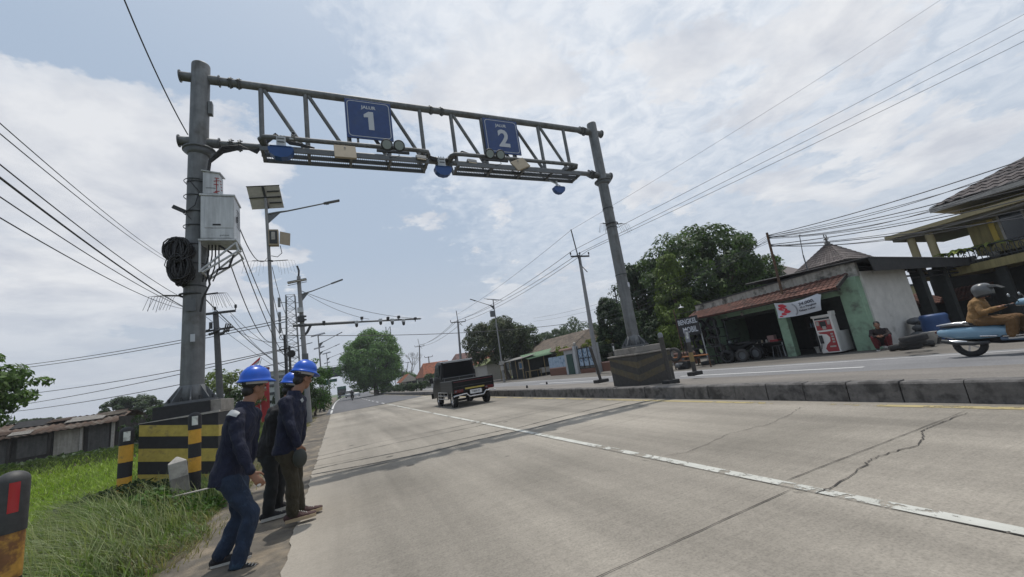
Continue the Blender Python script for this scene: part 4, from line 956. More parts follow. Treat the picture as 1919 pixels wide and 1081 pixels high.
# ---- lattice tower
tw = thing('lattice_tower', 'distant lattice telecom tower with antennas behind the camera mast', 'telecom tower', AY(553, 760, 70))
c0 = AY(552, 740, 70); zt = AY(554, 553, 70)[2]; hw0, hw1 = 1.0, .62; cx = c0[0]; b = MB(); cs = [(-1, -1), (1, -1), (1, 1), (-1, 1)]
def tp_(c, f): w = hw0 + (hw1 - hw0) * f; return Vector((cx + c[0] * w, 70 + c[1] * w, zt * f))
for c in cs: b.tube(tp_(c, 0), tp_(c, 1), .07, steel_d, n=5)
nb = 16
for i in range(nb):
    for j in range(4):
        a, d = cs[j], cs[(j + 1) % 4]; b.tube(tp_(a, i / nb), tp_(d, (i + 1) / nb), .035, steel_d, n=4); b.tube(tp_(a, (i + 1) / nb), tp_(d, (i + 1) / nb), .035, steel_d, n=4)
b.build('lattice', tw)
for z, sx in ((zt * .93, -1), (zt * .92, 1), (zt * .80, -1), (zt * .78, 1), (zt * .70, -1)): b = MB(); b.box((cx + sx * 1.5, 69, z), (.35, .3, 1.5), steel); b.box((cx + sx * 1.0, 69.3, z), (1, .08, .08), steel_d); b.build('antenna', tw)
p = AY(727, 612, 260); b = MB()
for sx in (-1, 1): b.tube((p[0] + sx * 1.6, 260, 0), (p[0] + sx * 1.3, 260, p[2]), .25, steel_d, n=4)
for k in range(10): b.tube((p[0] - 1.5, 260, p[2] * k / 10), (p[0] + 1.5, 260, p[2] * (k + 1) / 10), .14, steel_d, n=4)
tag(b.build('lattice_tower'), 'faint tiny tower top rising just above the big round tree', 'telecom tower')
# ================================================================ buildings
green_w = mat('green_plaster', (.25, .37, .26), .85, var=.2, vscale=2, col2=(.13, .15, .12), c2amt=.38)
white_w = mat('stained_white_plaster', (.60, .58, .54), .9, var=.18, vscale=1.2, col2=(.25, .24, .21), c2amt=.26, bump=.3, bscale=20)
gray_w = mat('mossy_parapet', (.40, .38, .34), .95, var=.3, vscale=2, col2=(.09, .085, .075), c2amt=.42, streak=True)
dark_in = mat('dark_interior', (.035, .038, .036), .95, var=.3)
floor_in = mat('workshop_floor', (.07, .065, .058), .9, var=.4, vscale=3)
terra = mat('terracotta_tiles', (.135, .058, .042), .85, var=.35, vscale=4, col2=(.085, .045, .035), c2amt=.45, island=.3)
tile_br = mat('brown_grey_tiles', (.135, .115, .11), .8, var=.3, vscale=3, island=.3)
tile_old = mat('old_tiles', (.17, .135, .105), .9, var=.35, vscale=2, col2=(.10, .085, .07), island=.25)
tile_or = mat('orange_tiles', (.30, .10, .05), .85, var=.3, vscale=2, col2=(.17, .07, .045), island=.2)
zinc = mat('dark_corrugated_zinc', (.05, .05, .052), .7, .2, var=.35, vscale=2)
yel_w = mat('ochre_plaster', (.30, .25, .11), .85, var=.15, vscale=1.2, streak=True)
yel_t = mat('cream_trim', (.36, .30, .17), .85, var=.15)
soff = mat('soffit', (.20, .19, .16), .9)
glass_d = mat('dark_glass', (.02, .025, .03), .12, spec=.8)
wood_d = mat('weathered_boards', (.050, .046, .042), .95, var=.4, vscale=2, streak=True)
wood_l = mat('bamboo_wood', (.24, .18, .09), .85, var=.3, vscale=4)
rusty_roof = mat('rusty_corrugated_roof', (.095, .060, .042), .9, .1, var=.5, vscale=1.0, col2=(.19, .165, .135), c2amt=.5)
def tiled(mb, a, b, c, d, m, nu, nv, th=.035, lift=.03):
    """pan tiles on the slope a-b (lower edge) to d-c (upper edge): overlapping courses of humps, each tile its own island"""
    a, b, c, d = [Vector(q) for q in (a, b, c, d)]; nrm = (b - a).cross(d - a).normalized()
    if nrm.z < 0: nrm = -nrm
    vs = []; fs = []
    for j in range(nv):
        v0, v1 = j / nv, min(1, (j + 1.18) / nv)
        for i in range(nu):
            u0, u1 = i / nu, (i + 1) / nu
            def P(u, v): return (a.lerp(b, u)).lerp(d.lerp(c, u), v)
            k = len(vs); um = u0 * .62 + u1 * .38
            for (u, v, h) in ((u0, v0, lift), (um, v0, lift + th), (u1 - (u1 - u0) * .1, v0, lift), (u1, v0, lift * .3), (u0, v1, 0), (um, v1, th), (u1 - (u1 - u0) * .1, v1, 0), (u1, v1, -lift * .3)):
                vs.append(P(u, v) + nrm * (h + .004))
            fs += [(k, k + 1, k + 5, k + 4), (k + 1, k + 2, k + 6, k + 5), (k + 2, k + 3, k + 7, k + 6)]
    mb.add(vs, fs, m)
    mb.add([a, b, c, d, a - nrm * .05, b - nrm * .05, c - nrm * .05, d - nrm * .05], [(0, 1, 2, 3), (7, 6, 5, 4), (0, 4, 5, 1), (1, 5, 6, 2), (2, 6, 7, 3), (3, 7, 4, 0)], m)
def corr(mb, a, b, c, d, m, n, h=.03, th=.01):
    """corrugated sheet, ridges run from edge a-b to edge d-c"""
    a, b, c, d = [Vector(q) for q in (a, b, c, d)]; nrm = (b - a).cross(d - a).normalized(); nrm = nrm if nrm.z > 0 else -nrm; vs = []
    for i in range(n * 4 + 1):
        u = i / (n * 4); o = nrm * (h * math.sin(u * n * 2 * PI))
        vs += [a.lerp(b, u) + o, d.lerp(c, u) + o]
    k = len(vs); vs += [v - nrm * th for v in vs]
    fs = []
    for i in range(n * 4): fs += [(2 * i, 2 * i + 2, 2 * i + 3, 2 * i + 1), (k + 2 * i + 1, k + 2 * i + 3, k + 2 * i + 2, k + 2 * i), (2 * i, k + 2 * i, k + 2 * i + 2, 2 * i + 2), (2 * i + 1, 2 * i + 3, k + 2 * i + 3, k + 2 * i + 1)]
    mb.add(vs, fs, m, True)
# ---- the workshop
ws = thing('repair_workshop', 'single storey repair workshop with green pillars, white side wall and tiled eave', 'workshop', (19, 11, 0))
YN, YF, XF = 7.45, 14.6, 17.0
b = MB()
b.bb((XF, 7.50, 0), (XF + .35, 8.12, 2.62), green_w); b.build('pillar', ws, bevel=.01)
b = MB(); b.bb((XF, 10.20, 0), (XF + .30, 10.55, 2.3), green_w); b.build('pillar', ws, bevel=.01)
b = MB(); b.bb((XF, 13.42, 0), (XF + .30, 14.5, 2.3), green_w); b.build('pillar', ws, bevel=.01)
b = MB(); b.bb((XF + .02, 8.12, 2.05), (XF + .28, 13.42, 2.32), green_w); b.bb((XF + .3, 8.1, 1.92), (XF + .34, 13.4, 2.05), dark_in); b.build('beam', ws)
b = MB(); b.bb((XF + .32, 7.44, 0), (20.6, 7.62, 2.78), white_w); b.build('side_wall', ws, bevel=.01)
b = MB(); b.prism([(7.46, 2.62), (14.6, 2.30), (14.6, 2.95), (7.9, 3.16), (7.46, 3.12)], (.16, 0, 0), gray_w, o=(XF + .18, 0, 0), u=(0, 1, 0)); b.build('parapet', ws)
b = MB(); b.prism([(7.42, 3.122), (7.9, 3.162), (14.6, 2.952), (14.6, 3.0), (7.9, 3.21), (7.40, 3.17)], (.26, 0, 0), zinc, o=(XF + .13, 0, 0), u=(0, 1, 0)); b.build('coping', ws)
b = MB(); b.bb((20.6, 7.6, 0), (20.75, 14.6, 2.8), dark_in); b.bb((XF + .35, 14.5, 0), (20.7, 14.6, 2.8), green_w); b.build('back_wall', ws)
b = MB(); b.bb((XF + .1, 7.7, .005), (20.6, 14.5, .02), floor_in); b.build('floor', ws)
b = MB(); corr(b, (XF + .36, 7.5, 2.92), (XF + .36, 14.6, 2.80), (21.0, 14.6, 3.1), (21.0, 7.5, 3.2), zinc, 60); b.build('roof', ws)
b = MB(); tiled(b, (16.22, 7.75, 2.30), (16.22, 14.75, 2.26), (XF + .17, 14.75, 2.66), (XF + .17, 7.75, 2.80), terra, 36, 5, .03, .02); ev = b.build('tiled_eave', ws)
b = MB(); b.bb((16.26, 7.7, 2.20), (16.30, 14.7, 2.27), wood_d)
for k in range(8): b.tube((16.25, 7.9 + k * .95, 2.24), (XF + .1, 7.9 + k * .95, 2.66), .03, wood_d, n=4)
b.box((16.5, 7.68, 2.5), (.9, .05, .12), wood_d, rot=(0, -.45, 0)); b.build('rafter', ev)
b = MB()   # sliding-door folded panels in the dark
for k in range(5): b.bb((XF + .4 + k * .1, 8.16, 0), (XF + .43 + k * .1, 8.7, 1.95), dark_in)
b.build('folded_shutter', ws)
for (yy, zz, s) in ((12.0, 2.07, .06), (12.8, 2.06, .04), (9.2, 2.22, .05)):
    b = MB(); b.ell((XF - .07, yy, zz), (s, s, s * 1.2), conc_l); b.tube((XF - .07, yy, zz), (XF - .07, yy, zz + .12), .012, blk, n=5); b.build('lamp_bulb', ws)
b = MB(); b.bb((16.75, 14.75, 2.05), (17.0, 15.35, 2.14), mat('faded_orange_awning', (.33, .21, .14), .9, var=.2)); b.prism([(0, 0), (.28, .0), (.28, .18), (0, .12)], (0, .62, 0), tan_m, o=(16.72, 14.74, 1.9)); b.bb((16.74, 14.6, 1.72), (17.0, 15.1, 1.88), white_box); tag(b.build('shop_awning', bevel=.01), 'small faded cream awning box at the left end of the workshop', 'awning')
# ---- dark zinc side canopy
cn = thing('zinc_canopy', 'low dark corrugated canopy between the workshop and the yellow house', 'canopy', (21, 7, 0))
b = MB(); corr(b, (16.95, 6.9, 3.15), (25.6, 6.9, 2.92), (25.6, 11.5, 3.1), (16.95, 11.5, 3.35), zinc, 60, .025); b.build('roof', cn)
b = MB(); b.prism([(17.15, 2.66), (25.6, 2.60), (25.6, 2.90), (17.0, 3.13)], (0, .04, 0), zinc, o=(0, 6.93, 0)); b.build('fascia', cn)
for x in (21.3, 23.4):
    b = MB(); b.bb((x, 7.3, 0), (x + .38, 7.6, 2.8), dark_in); b.build('post', cn)
b = MB()
for k in range(5): b.tube((20.7, 7.4 + k * .9, 2.62), (25.4, 7.4 + k * .9, 2.55), .04, zinc, n=4)
b.tube((20.7, 7.35, 2.35), (25.4, 7.35, 2.42), .035, zinc, n=4); b.build('purlin', cn)
# ---- pavilion roof with finial behind the workshop
pv = thing('pavilion_roof', 'pyramid tiled roof with crown finial rising behind the workshop', 'roof', (24.6, 11.6, 0))
ap = Vector((24.6, 11.55, 5.25)); e = [Vector((23.2, 10.3, 4.0)), Vector((23.2, 12.85, 4.0)), Vector((26.0, 12.85, 4.0)), Vector((26.0, 10.3, 4.0))]
b = MB()
for i in range(4):
    A_, B_ = e[i], e[(i + 1) % 4]
    if i in (1, 2): b.add([A_, B_, ap], [(0, 1, 2)], tile_br)
    else:
        a, c = (B_, A_) if i == 3 else (A_, B_)
        tiled(b, a, c, ap + (c - a).normalized() * .03, ap - (c - a).normalized() * .03, tile_br, 14, 10, .03, .03)
b.build('tiles', pv)
b = MB(); b.lathe([(.12, -.05), (.14, .05), (.06, .10), (.05, .2), (.14, .24), (.05, .3)], conc, o=ap, n=10)
for sx in (-1, 1): b.path([ap + Vector((0, 0, .28)), ap + Vector((sx * .12, 0, .34)), ap + Vector((sx * .10, 0, .50))], .03, conc, n=6)
b.build('finial', pv)
b = MB(); b.bb((23.5, 10.6, 0), (25.7, 12.6, 3.93), yel_t); b.build('wall', pv)
b = MB(); b.tube(AX(1505, 478, 22), AX(1498, 440, 22), .02, steel_d, n=5); b.tube(AX(1498, 440, 22), AX(1504, 441, 22), .015, steel_d, n=5); b.tube(AX(1505, 478, 22), AX(1505, 478, 22) - Vector((0, 0, 1.2)), .03, steel_d, n=5); tag(b.build('roof_antenna'), 'thin bent antenna rod standing left of the pavilion roof', 'antenna')
# ---- two-storey ochre house
hs = thing('yellow_house', 'two storey ochre house with tiled hip roof, balcony and flat porch roof', 'house', (27, 3, 0))
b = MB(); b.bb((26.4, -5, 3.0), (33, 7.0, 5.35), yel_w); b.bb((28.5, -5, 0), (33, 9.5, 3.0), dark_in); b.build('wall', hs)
b = MB(); b.prism([(7.6, 2.28), (7.6, 2.62), (-5, 3.05), (-5, 2.70)], (4, 0, 0), yel_w, o=(25, 0, 0), u=(0, 1, 0)); b.build('balcony_slab', hs, bevel=.02)
b = MB()
for y0 in np.arange(-4.5, 7.6, .16):
    z0 = 2.62 + (7.6 - y0) * .034; b.tube((25.05, y0, z0), (25.05, y0, z0 + .62), .016, dark_metal, n=4, smooth=False)
b.path([(25.05, 7.6, 3.25), (25.05, -5, 3.68)], .03, dark_metal, n=6); b.path([(25.05, 7.6, 2.72), (25.05, -5, 3.15)], .025, dark_metal, n=6)
for y0 in np.arange(-4.5, 7.6, .32):
    z0 = 2.95 + (7.6 - y0) * .034; b.path([(25.05, y0 + .07 * math.cos(a), z0 + .12 * math.sin(a)) for a in np.arange(0, 6.28, .78)], .014, dark_metal, n=4, closed=True)
b.build('balcony_railing', hs)
b = MB(); b.prism([(9.35, 4.60), (9.35, 4.78), (-4, 4.98), (-4, 4.80)], (6, 0, 0), yel_t, o=(25, 0, 0), u=(0, 1, 0)); b.prism([(9.2, 4.45), (9.2, 4.60), (-4, 4.8), (-4, 4.65)], (5.6, 0, 0), soff, o=(25.3, 0, 0), u=(0, 1, 0)); b.build('porch_roof', hs)
for y0 in (8.65, 8.0):
    b = MB(); b.tube((25.6, y0, 2.3), (25.6, y0, 4.5), .15, yel_t, n=14); b.build('column', hs)
b = MB(); A1_, B1_ = Vector((24.8, 7.45, 5.42)), Vector((24.8, -5.0, 5.42)); C1_, D1_ = Vector((30.3, -2, 8.2)), Vector((30.3, 2.2, 8.2))
tiled(b, B1_, A1_, D1_, C1_, tile_br, 34, 15, .06, .045); b.add([A1_, Vector((36, 7.45, 5.42)), D1_], [(0, 1, 2)], tile_br); b.add([C1_, D1_, Vector((36, 7.45, 5.42)), Vector((36, -5, 5.42))], [(0, 1, 2, 3)], tile_br)
rf = b.build('roof', hs)
b = MB(); b.prism([(7.45, 5.22), (7.45, 5.42), (-5, 5.42), (-5, 5.22)], (.05, 0, 0), conc_l, o=(24.78, 0, 0), u=(0, 1, 0)); b.quad((24.8, 7.4, 5.24), (24.8, -5, 5.24), (30, -5, 5.24), (30, 7.4, 5.24), soff); b.bb((24.9, 7.35, 5.25), (31, 7.45, 5.42), conc_l); b.build('fascia', rf)
b = MB(); b.bb((26.36, 4.7, 3.3), (26.42, 6.0, 4.6), glass_d); wn = b.build('window', hs); b = MB()
for y0 in (4.65, 5.3, 6.0): b.bb((26.33, y0, 3.25), (26.38, y0 + .07, 4.65), conc_l)
b.bb((26.33, 4.6, 4.6), (26.38, 6.1, 4.68), conc_l); b.build('frame', wn)
b = MB(); b.bb((26.35, 6.2, 3.5), (26.4, 6.36, 4.45), mat('bright_yellow_panel', (.5, .36, .07), .8)); b.build('panel', hs)
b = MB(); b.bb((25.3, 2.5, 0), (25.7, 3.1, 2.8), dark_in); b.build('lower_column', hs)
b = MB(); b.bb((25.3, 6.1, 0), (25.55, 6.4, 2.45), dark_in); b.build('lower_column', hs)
# tiled lean-to roofs glimpsed under the canopy
lt = thing('tiled_lean_to', 'small terracotta lean-to roof seen under the balcony behind the rider', 'lean-to', (24, 6, 0))
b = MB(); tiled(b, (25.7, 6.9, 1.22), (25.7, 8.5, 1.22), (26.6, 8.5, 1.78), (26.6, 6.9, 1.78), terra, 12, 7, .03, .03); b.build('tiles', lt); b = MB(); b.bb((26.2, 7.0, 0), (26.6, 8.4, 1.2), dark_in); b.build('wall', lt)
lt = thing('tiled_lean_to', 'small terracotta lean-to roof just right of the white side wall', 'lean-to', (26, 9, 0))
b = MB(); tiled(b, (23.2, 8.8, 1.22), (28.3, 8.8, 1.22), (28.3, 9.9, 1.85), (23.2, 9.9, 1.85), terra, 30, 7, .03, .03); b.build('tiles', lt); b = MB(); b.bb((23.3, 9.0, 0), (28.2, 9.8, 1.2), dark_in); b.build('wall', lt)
b = MB(); b.bb((24.5, 12.0, 0), (34, 12.2, 2.5), yel_t); b.bb((27.0, 11.95, 1.7), (29.2, 12.0, 2.5), white_w); b.bb((24.6, 11.94, 2.5), (34, 12.25, 2.62), zinc); tag(b.build('back_wall'), 'cream back wall glimpsed through the posts beside the white side wall', 'wall')
# ---- banner
bn_m = mat('banner_vinyl', (.50, .52, .56), .6, var=.08); bn_r = mat('banner_red', (.50, .03, .05), .6); bn_k = mat('banner_print', (.05, .05, .07), .6)
bn = thing('banner', 'white vinyl banner with red blot hanging from the workshop eave', 'banner', (16.5, 9.3, 1.7))
def bnp(u, v):   # u along -Y, v up, in metres of the banner; it billows
    y = 10.02 - u; return Vector((16.18 + .07 * math.sin(u * 4.2 + .5) + .04 * math.sin(v * 6 + u * 2), y, (1.60 + .03 * u) + v - .10 * math.sin(u / 1.72 * PI) * (v / .7) - .05 * math.sin(u / 1.72 * PI)))
b = MB(); nu_, nv_ = 26, 8; Wb, Hb = 1.72, .62; vs = []
for j in range(nv_ + 1):
    for i in range(nu_ + 1):
        f = i / nu_; h = Hb * j / nv_; u = Wb * f * (1 - .08 * (1 - j / nv_)); vs.append(bnp(u, h * (1 + .02 * f)))
F_ = [(j * (nu_ + 1) + i, j * (nu_ + 1) + i + 1, (j + 1) * (nu_ + 1) + i + 1, (j + 1) * (nu_ + 1) + i) for j in range(nv_) for i in range(nu_)]
b.add(vs, F_, bn_m, True); b.build('sheet', bn)
def drape(o):     # lay flat lettering on the billowing sheet
    for v in o.data.vertices:
        q = pworld(bn) @ v.co; u = 10.02 - q.y; p_ = bnp(u, q.z - 1.60 - .03 * u); v.co = pworld(bn).inverted() @ (p_ + Vector((-.012 + (q.x - 16) * 1.0, 0, 0)))
    return o
def btxt(s, sz, u, v, m, bold=.004): drape(textmesh(s, sz, m, (16, 10.02 - u, 1.60 + .03 * u + v), (0, -1, 0), (0, 0, 1), 'lettering', bn, .001, bold=bold))
btxt('24.000,', .17, 1.22, .46, bn_k, .006); btxt('10 x Pangkas', .105, 1.24, .31, bn_k, .003); btxt('Kelapa Lebar', .105, 1.18, .18, bn_k, .003)
b = MB()
for (u, v, w, h) in ((.27, .50, .34, .12), (.25, .36, .40, .12), (.38, .24, .30, .12), (.22, .14, .22, .10), (.12, .06, .12, .06)):
    n = 10; c = [(16, 10.02 - u - w / 2 * math.cos(a * 2 * PI / n) * rnd.uniform(.75, 1.15), 1.60 + .03 * u + v + h / 1.6 * math.sin(a * 2 * PI / n) * rnd.uniform(.75, 1.15)) for a in range(n)]
    b.add(c + [(16, 10.02 - u, 1.60 + .03 * u + v)], [(k, (k + 1) % n, n) for k in range(n)], bn_r)
drape(b.build('red_blot', bn))
b = MB()
for rr_ in (.20, .23): b.add([(15.998, 10.02 - .62 - (rr_ + q) * math.cos(a), 1.62 + .30 + (rr_ + q) * 1.2 * math.sin(a)) for a in np.arange(-1.2, 1.3, .2) for q in (0, .012)], [(2 * k, 2 * k + 1, 2 * k + 3, 2 * k + 2) for k in range(12)], bn_k)
drape(b.build('printed_arc', bn)); btxt('%', .2, .28, .30, sign_white, .004)
for (u, v) in ((0, Hb), (Wb, Hb * 1.02)):
    p = bnp(u, v); b = MB(); b.tube(p, Vector((16.28, p.y, 2.24)), .008, cable_m, n=5); b.build('cord', bn)
# ---- mini fuel dispenser
pw = mat('dispenser_white', (.62, .60, .57), .35, var=.05); pr = mat('dispenser_red', (.30, .03, .035), .35)
fp = thing('fuel_dispenser', 'small white and red fuel dispenser cabinet standing before the workshop', 'fuel dispenser', (16.9, 8.6, 0))
X0 = 16.55; y0, y1 = 8.38, 9.0
b = MB(); b.bb((X0, y0, .06), (X0 + .32, y1, 1.42), pw); b.build('upper_cabinet', fp, bevel=.015)
b = MB(); b.bb((X0 + .02, y0 - .0, .06), (X0 + .95, y1 - .05, .80), pw); b.build('lower_cabinet', fp, bevel=.02)
b = MB(); b.bb((X0 - .03, y0 + .06, 1.38), (X0 + .3, y1 + .04, 1.46), pw); b.bb((X0 + .02, y0 - .03, 1.40), (X0 + .30, y0 + .08, 1.56), pw); b.build('hood', fp, bevel=.015)
b = MB(); b.bb((X0 - .006, y0 + .06, .90), (X0 + .005, y1 - .05, 1.26), pr); b.bb((X0 - .009, y0 + .22, 1.0), (X0 + .004, y1 - .20, 1.22), glass_d)
for k in (-1, 1): b.bb((X0 - .010, (y0 + y1) / 2 + k * .19 - .05, 1.08), (X0, (y0 + y1) / 2 + k * .19 + .05, 1.24), conc_l)
b.bb((X0 - .010, (y0 + y1) / 2 - .06, .92), (X0, (y0 + y1) / 2 + .06, 1.04), conc_l); b.bb((X0 - .006, y0 + .06, 1.29), (X0 + .004, y1 - .05, 1.36), glass_d); b.build('display', fp)
P = [(y0 + .04, .10), (y0 + .40, .10), (y0 + .46, .22), (y0 + .38, .36), (y0 + .24, .48), (y0 + .22, .62), (y0 + .30, .74), (y0 + .52, .78), (y0 + .56, .84), (y0 + .04, .84)]
b = MB(); b.prism(P, (.006, 0, 0), pr, o=(X0 - .004, 0, 0), u=(0, 1, 0)); b.build('red_panel', fp)
b = MB()
for k in range(4): b.bb((X0 - .008, y0 + .09, .42 + k * .095), (X0 - .003, y0 + .17, .48 + k * .095), conc_l)
b.bb((X0 - .008, y0 + .10, .26), (X0 - .003, y0 + .30, .31), conc_l); b.build('icon', fp)
b = MB(); b.bb((X0 - .05, y1 - .16, .42), (X0, y1 - .06, .72), blk); b.path([(X0 - .04, y1 - .1, .45), (X0 - .10, y1 - .08, .25), (X0 - .08, y1 + .0, .12), (X0 - .04, y1 + .02, .5), (X0 - .03, y1 + .01, .8)], .014, cable_m, n=6); b.build('nozzle', fp)
# ---- hanging BENGKEL MOBIL sign
sg = thing('workshop_sign', 'dark hanging board reading BENGKEL MOBIL left of the workshop', 'sign', (15.6, 14, 1.9))
sa, sb, sc_, sd_ = AX(1270, 600, 15.6), AX(1305, 598, 15.6), AX(1308, 626, 15.6), AX(1276, 629, 15.6)
b = MB(); b.bb((15.6, 13.3, 1.50), (15.64, 14.55, 2.38), blk); b.build('board', sg)
textmesh('BENGKEL', .34, sign_white, (15.595, 13.92, 2.16), (0, -1, 0), (0, 0, 1), 'lettering', sg, .002, bold=.008, sx=.80); textmesh('MOBIL', .38, sign_white, (15.595, 13.85, 1.76), (0, -1, 0), (0, 0, 1), 'lettering', sg, .002, bold=.008, sx=.80)
b = MB(); b.tube((15.62, 14.6, 2.62), (15.62, 13.2, 2.62), .012, dark_metal, n=5); b.tube((15.62, 14.5, 2.62), (15.62, 14.5, 2.36), .008, dark_metal, n=4); b.tube((15.62, 13.4, 2.62), (15.62, 13.4, 2.36), .008, dark_metal, n=4); b.tube((15.62, 14.6, 0), (15.62, 14.6, 2.9), .03, rust, n=6); b.build('hanger', sg)
p = AX(1276, 576, 15.6); b = MB(); b.lathe([(.14, -.02), (.13, .0), (.05, .04), (.02, .06), (.02, .14), (0, .15)], white_box, o=p, n=14); b.tube(p + Vector((0, 0, .14)), (15.62, 14.6, 2.88), .008, dark_metal, n=4); tag(b.build('hanging_lamp'), 'small white enamel lamp above the dark BENGKEL board', 'lamp')
# ---- tyre racks, tyres, clutter
def tyre_mb(b, c, axis, R=.30, w=.20, m=black, rim=None):
    b.lathe([(R * .60, -w / 2 * .8), (R * .72, -w / 2), (R * .92, -w / 2), (R, -w / 2 * .6), (R, w / 2 * .6), (R * .92, w / 2), (R * .72, w / 2), (R * .60, w / 2 * .8), (R * .60, -w / 2 * .8)], m, o=c, axis=axis, n=22)
    if rim: b.lathe([(R * .6, -w * .1), (R * .3, -.02), (0, -.02)], rim, o=c, axis=axis, n=16); b.lathe([(R * .6, w * .1), (R * .3, .02), (0, .02)], rim, o=c, axis=axis, n=16)
grey_t = mat('dusty_tyre', (.05, .048, .046), .9, var=.3)
rk = thing('tyre_rack', 'dark steel rack of shelves leaning with hoods and tyres beside the left green pillar', 'rack', (16.3, 14.2, 0))
b = MB()
for yy in (12.9, 13.75, 14.9):
    b.tube((16.2, yy, 0), (16.15, yy, 2.0), .03, white_box if yy == 13.75 else dark_metal, n=6); b.tube((16.8, yy, 0), (16.8, yy, 2.0), .03, dark_metal, n=6)
b.build('upright', rk)
for z in (.35, .78, 1.20, 1.62):
    b = MB(); b.bb((16.16, 12.9, z), (16.84, 14.95, z + .035), dark_metal); b.build('shelf', rk)
kk = 0
for (yy, z, R, m) in ((13.2, .66, .26, grey_t), (14.3, .66, .27, black), (13.35, 1.93, .27, black), (14.0, 1.93, .27, black), (14.6, 1.9, .25, black), (13.5, 1.09, .27, grey_t), (14.2, 1.09, .27, black), (13.3, 1.5, .26, black), (14.05, 1.5, .26, grey_t), (14.65, 1.5, .25, black), (14.75, .64, .25, grey_t)):
    b = MB(); tyre_mb(b, (16.5, yy, z), (1, 0, .12), R, .2, m)
    tag(b.build('tyre'), 'one of the black tyres standing on the rack left of the workshop', 'tyre', 'tyres standing on the rack')
b = MB(); tyre_mb(b, (14.75, 14.35, .72), (1, .45, 0), .33, .2, grey_t); tag(b.build('tyre'), 'upright grey tyre raised on a low iron stand under the BENGKEL board', 'tyre')
st_ = MB(); st_.tube((14.7, 14.9, .38), (14.7, 13.4, .38), .03, rust, n=6); st_.tube((14.7, 14.9, 0), (14.7, 14.9, .4), .03, rust, n=6); st_.tube((14.7, 13.4, 0), (14.7, 13.4, .4), .03, rust, n=6); st_.tube((14.9, 12.6, .55), (14.9, 14.6, .55), .035, mat('orange_bar', (.3, .12, .04), .7), n=6); st_.tube((14.9, 12.6, 0), (14.9, 12.6, .55), .03, rust, n=6); st_.tube((14.9, 14.6, 0), (14.9, 14.6, .55), .03, rust, n=6)
tag(st_.build('iron_stand'), 'rusty low iron stand with orange bar below the BENGKEL board', 'stand')
for k, (x, yy, z, ax, R, lab) in enumerate(((16.2, 12.7, .30, (1, .3, 0), .30, 'upright tyre leaning by the foot of the left green pillar'), (16.4, 12.1, .28, (1, .15, 0), .28, 'tyre with dull rim on the workshop floor left of the bench'), (15.7, 13.4, .14, (0, .1, 1), .3, 'tyre lying flat in front of the tyre rack'), (16.3, 14.95, .28, (1, 0, 0), .28, 'tyre standing at the far left foot of the rack'))):
    b = MB(); tyre_mb(b, (x, yy, z), ax, R, .19, grey_t if k == 1 else black, steel_d if k == 1 else None); tag(b.build('tyre'), lab, 'tyre')
for k, (px, py, zz) in enumerate(((1706, 648, .10), (1710, 641, .28), (1712, 634, .44), (1688, 650, .10), (1727, 645, .10))):
    p = G(px, py, zz); b = MB(); tyre_mb(b, p, (.1 * k - .2, .1, 1), .29, .17, black); tag(b.build('tyre'), ['lowest', 'middle', 'top', 'leftmost', 'rightmost'][k] + ' of the tyres heaped at the foot of the white side wall', 'tyre')
# squarish engine lumps, bench and stool in the bay
eb = thing('engine_block', 'greasy engine block lying on the ground left of the workshop', 'engine', (14.8, 13.9, 0))
b = MB(); b.box((14.85, 14.0, .18), (.4, .5, .32), dark_metal, rot=(0, 0, .3)); b.tube((14.6, 13.8, .2), (14.6, 14.2, .22), .1, dark_metal, n=10); b.tube((14.9, 14.0, .3), (14.9, 14.05, .5), .06, steel_d, n=8); b.build('block', eb, bevel=.03); b = MB(); b.lathe([(.0, 0), (.12, 0), (.12, .05), (0, .05)], steel_d, o=(14.55, 14.1, .2), axis=(-1, 0, 0), n=12); b.build('pulley', eb)
bc = thing('work_bench', 'cluttered work bench with red box inside the workshop bay', 'bench', (17.6, 11.3, 0))
b = MB(); b.bb((17.3, 10.8, .62), (18.0, 12.2, .67), wood_d); b.build('bench_top', bc, bevel=.006)
for (x, yy) in ((17.34, 10.85), (17.34, 12.15), (17.96, 10.85), (17.96, 12.15)): b = MB(); b.tube((x, yy, 0), (x, yy, .62), .022, white_box, n=6); b.build('leg', bc)
b = MB(); b.bb((17.35, 11.0, .67), (17.6, 11.35, .76), pr); tag(b.build('toolbox', bevel=.01), 'flat red tool box on the work bench', 'tool box')
b = MB(); b.bb((17.6, 11.3, .67), (17.8, 11.6, .95), mat('pink_carton', (.35, .22, .20), .8)); tag(b.build('carton', bevel=.004), 'pale pink carton behind the red tool box on the bench', 'carton')
for k, (x, yy, c) in enumerate(((17.42, 11.55, conc_l), (17.5, 11.8, tan_m), (17.4, 12.0, conc_l))):
    b = MB(); b.lathe([(.04, 0), (.045, .08), (.03, .10), (.03, .13), (0, .13)], c, o=(x, yy, .67), n=10); tag(b.build('oil_can'), 'small can on the bench, ' + ['next to the red tool box', 'in the middle of the three', 'farthest from the red tool box'][k], 'can', 'small cans on the bench')
sl_ = thing('stool', 'thin legged steel stool in front of the middle green pillar', 'stool', (16.75, 10.7, 0))
b = MB(); b.bb((16.6, 10.55, .50), (16.9, 10.85, .53), dark_metal); b.build('seat', sl_)
for (x, yy) in ((16.62, 10.57), (16.88, 10.57), (16.62, 10.83), (16.88, 10.83)): b = MB(); b.tube((x, yy, .5), (x + (x - 16.75) * .3, yy + (yy - 10.7) * .3, 0), .012, steel_d, n=5); b.build('leg', sl_)
sh = thing('bottle_shelf', 'shelf of water bottles inside the right workshop bay', 'shelf', (18.2, 9.3, 0))
b = MB(); b.bb((18.0, 8.9, 1.0), (18.3, 10.1, 1.03), wood_d); b.bb((18.0, 8.9, .5), (18.3, 10.1, .53), wood_d); b.build('board', sh)
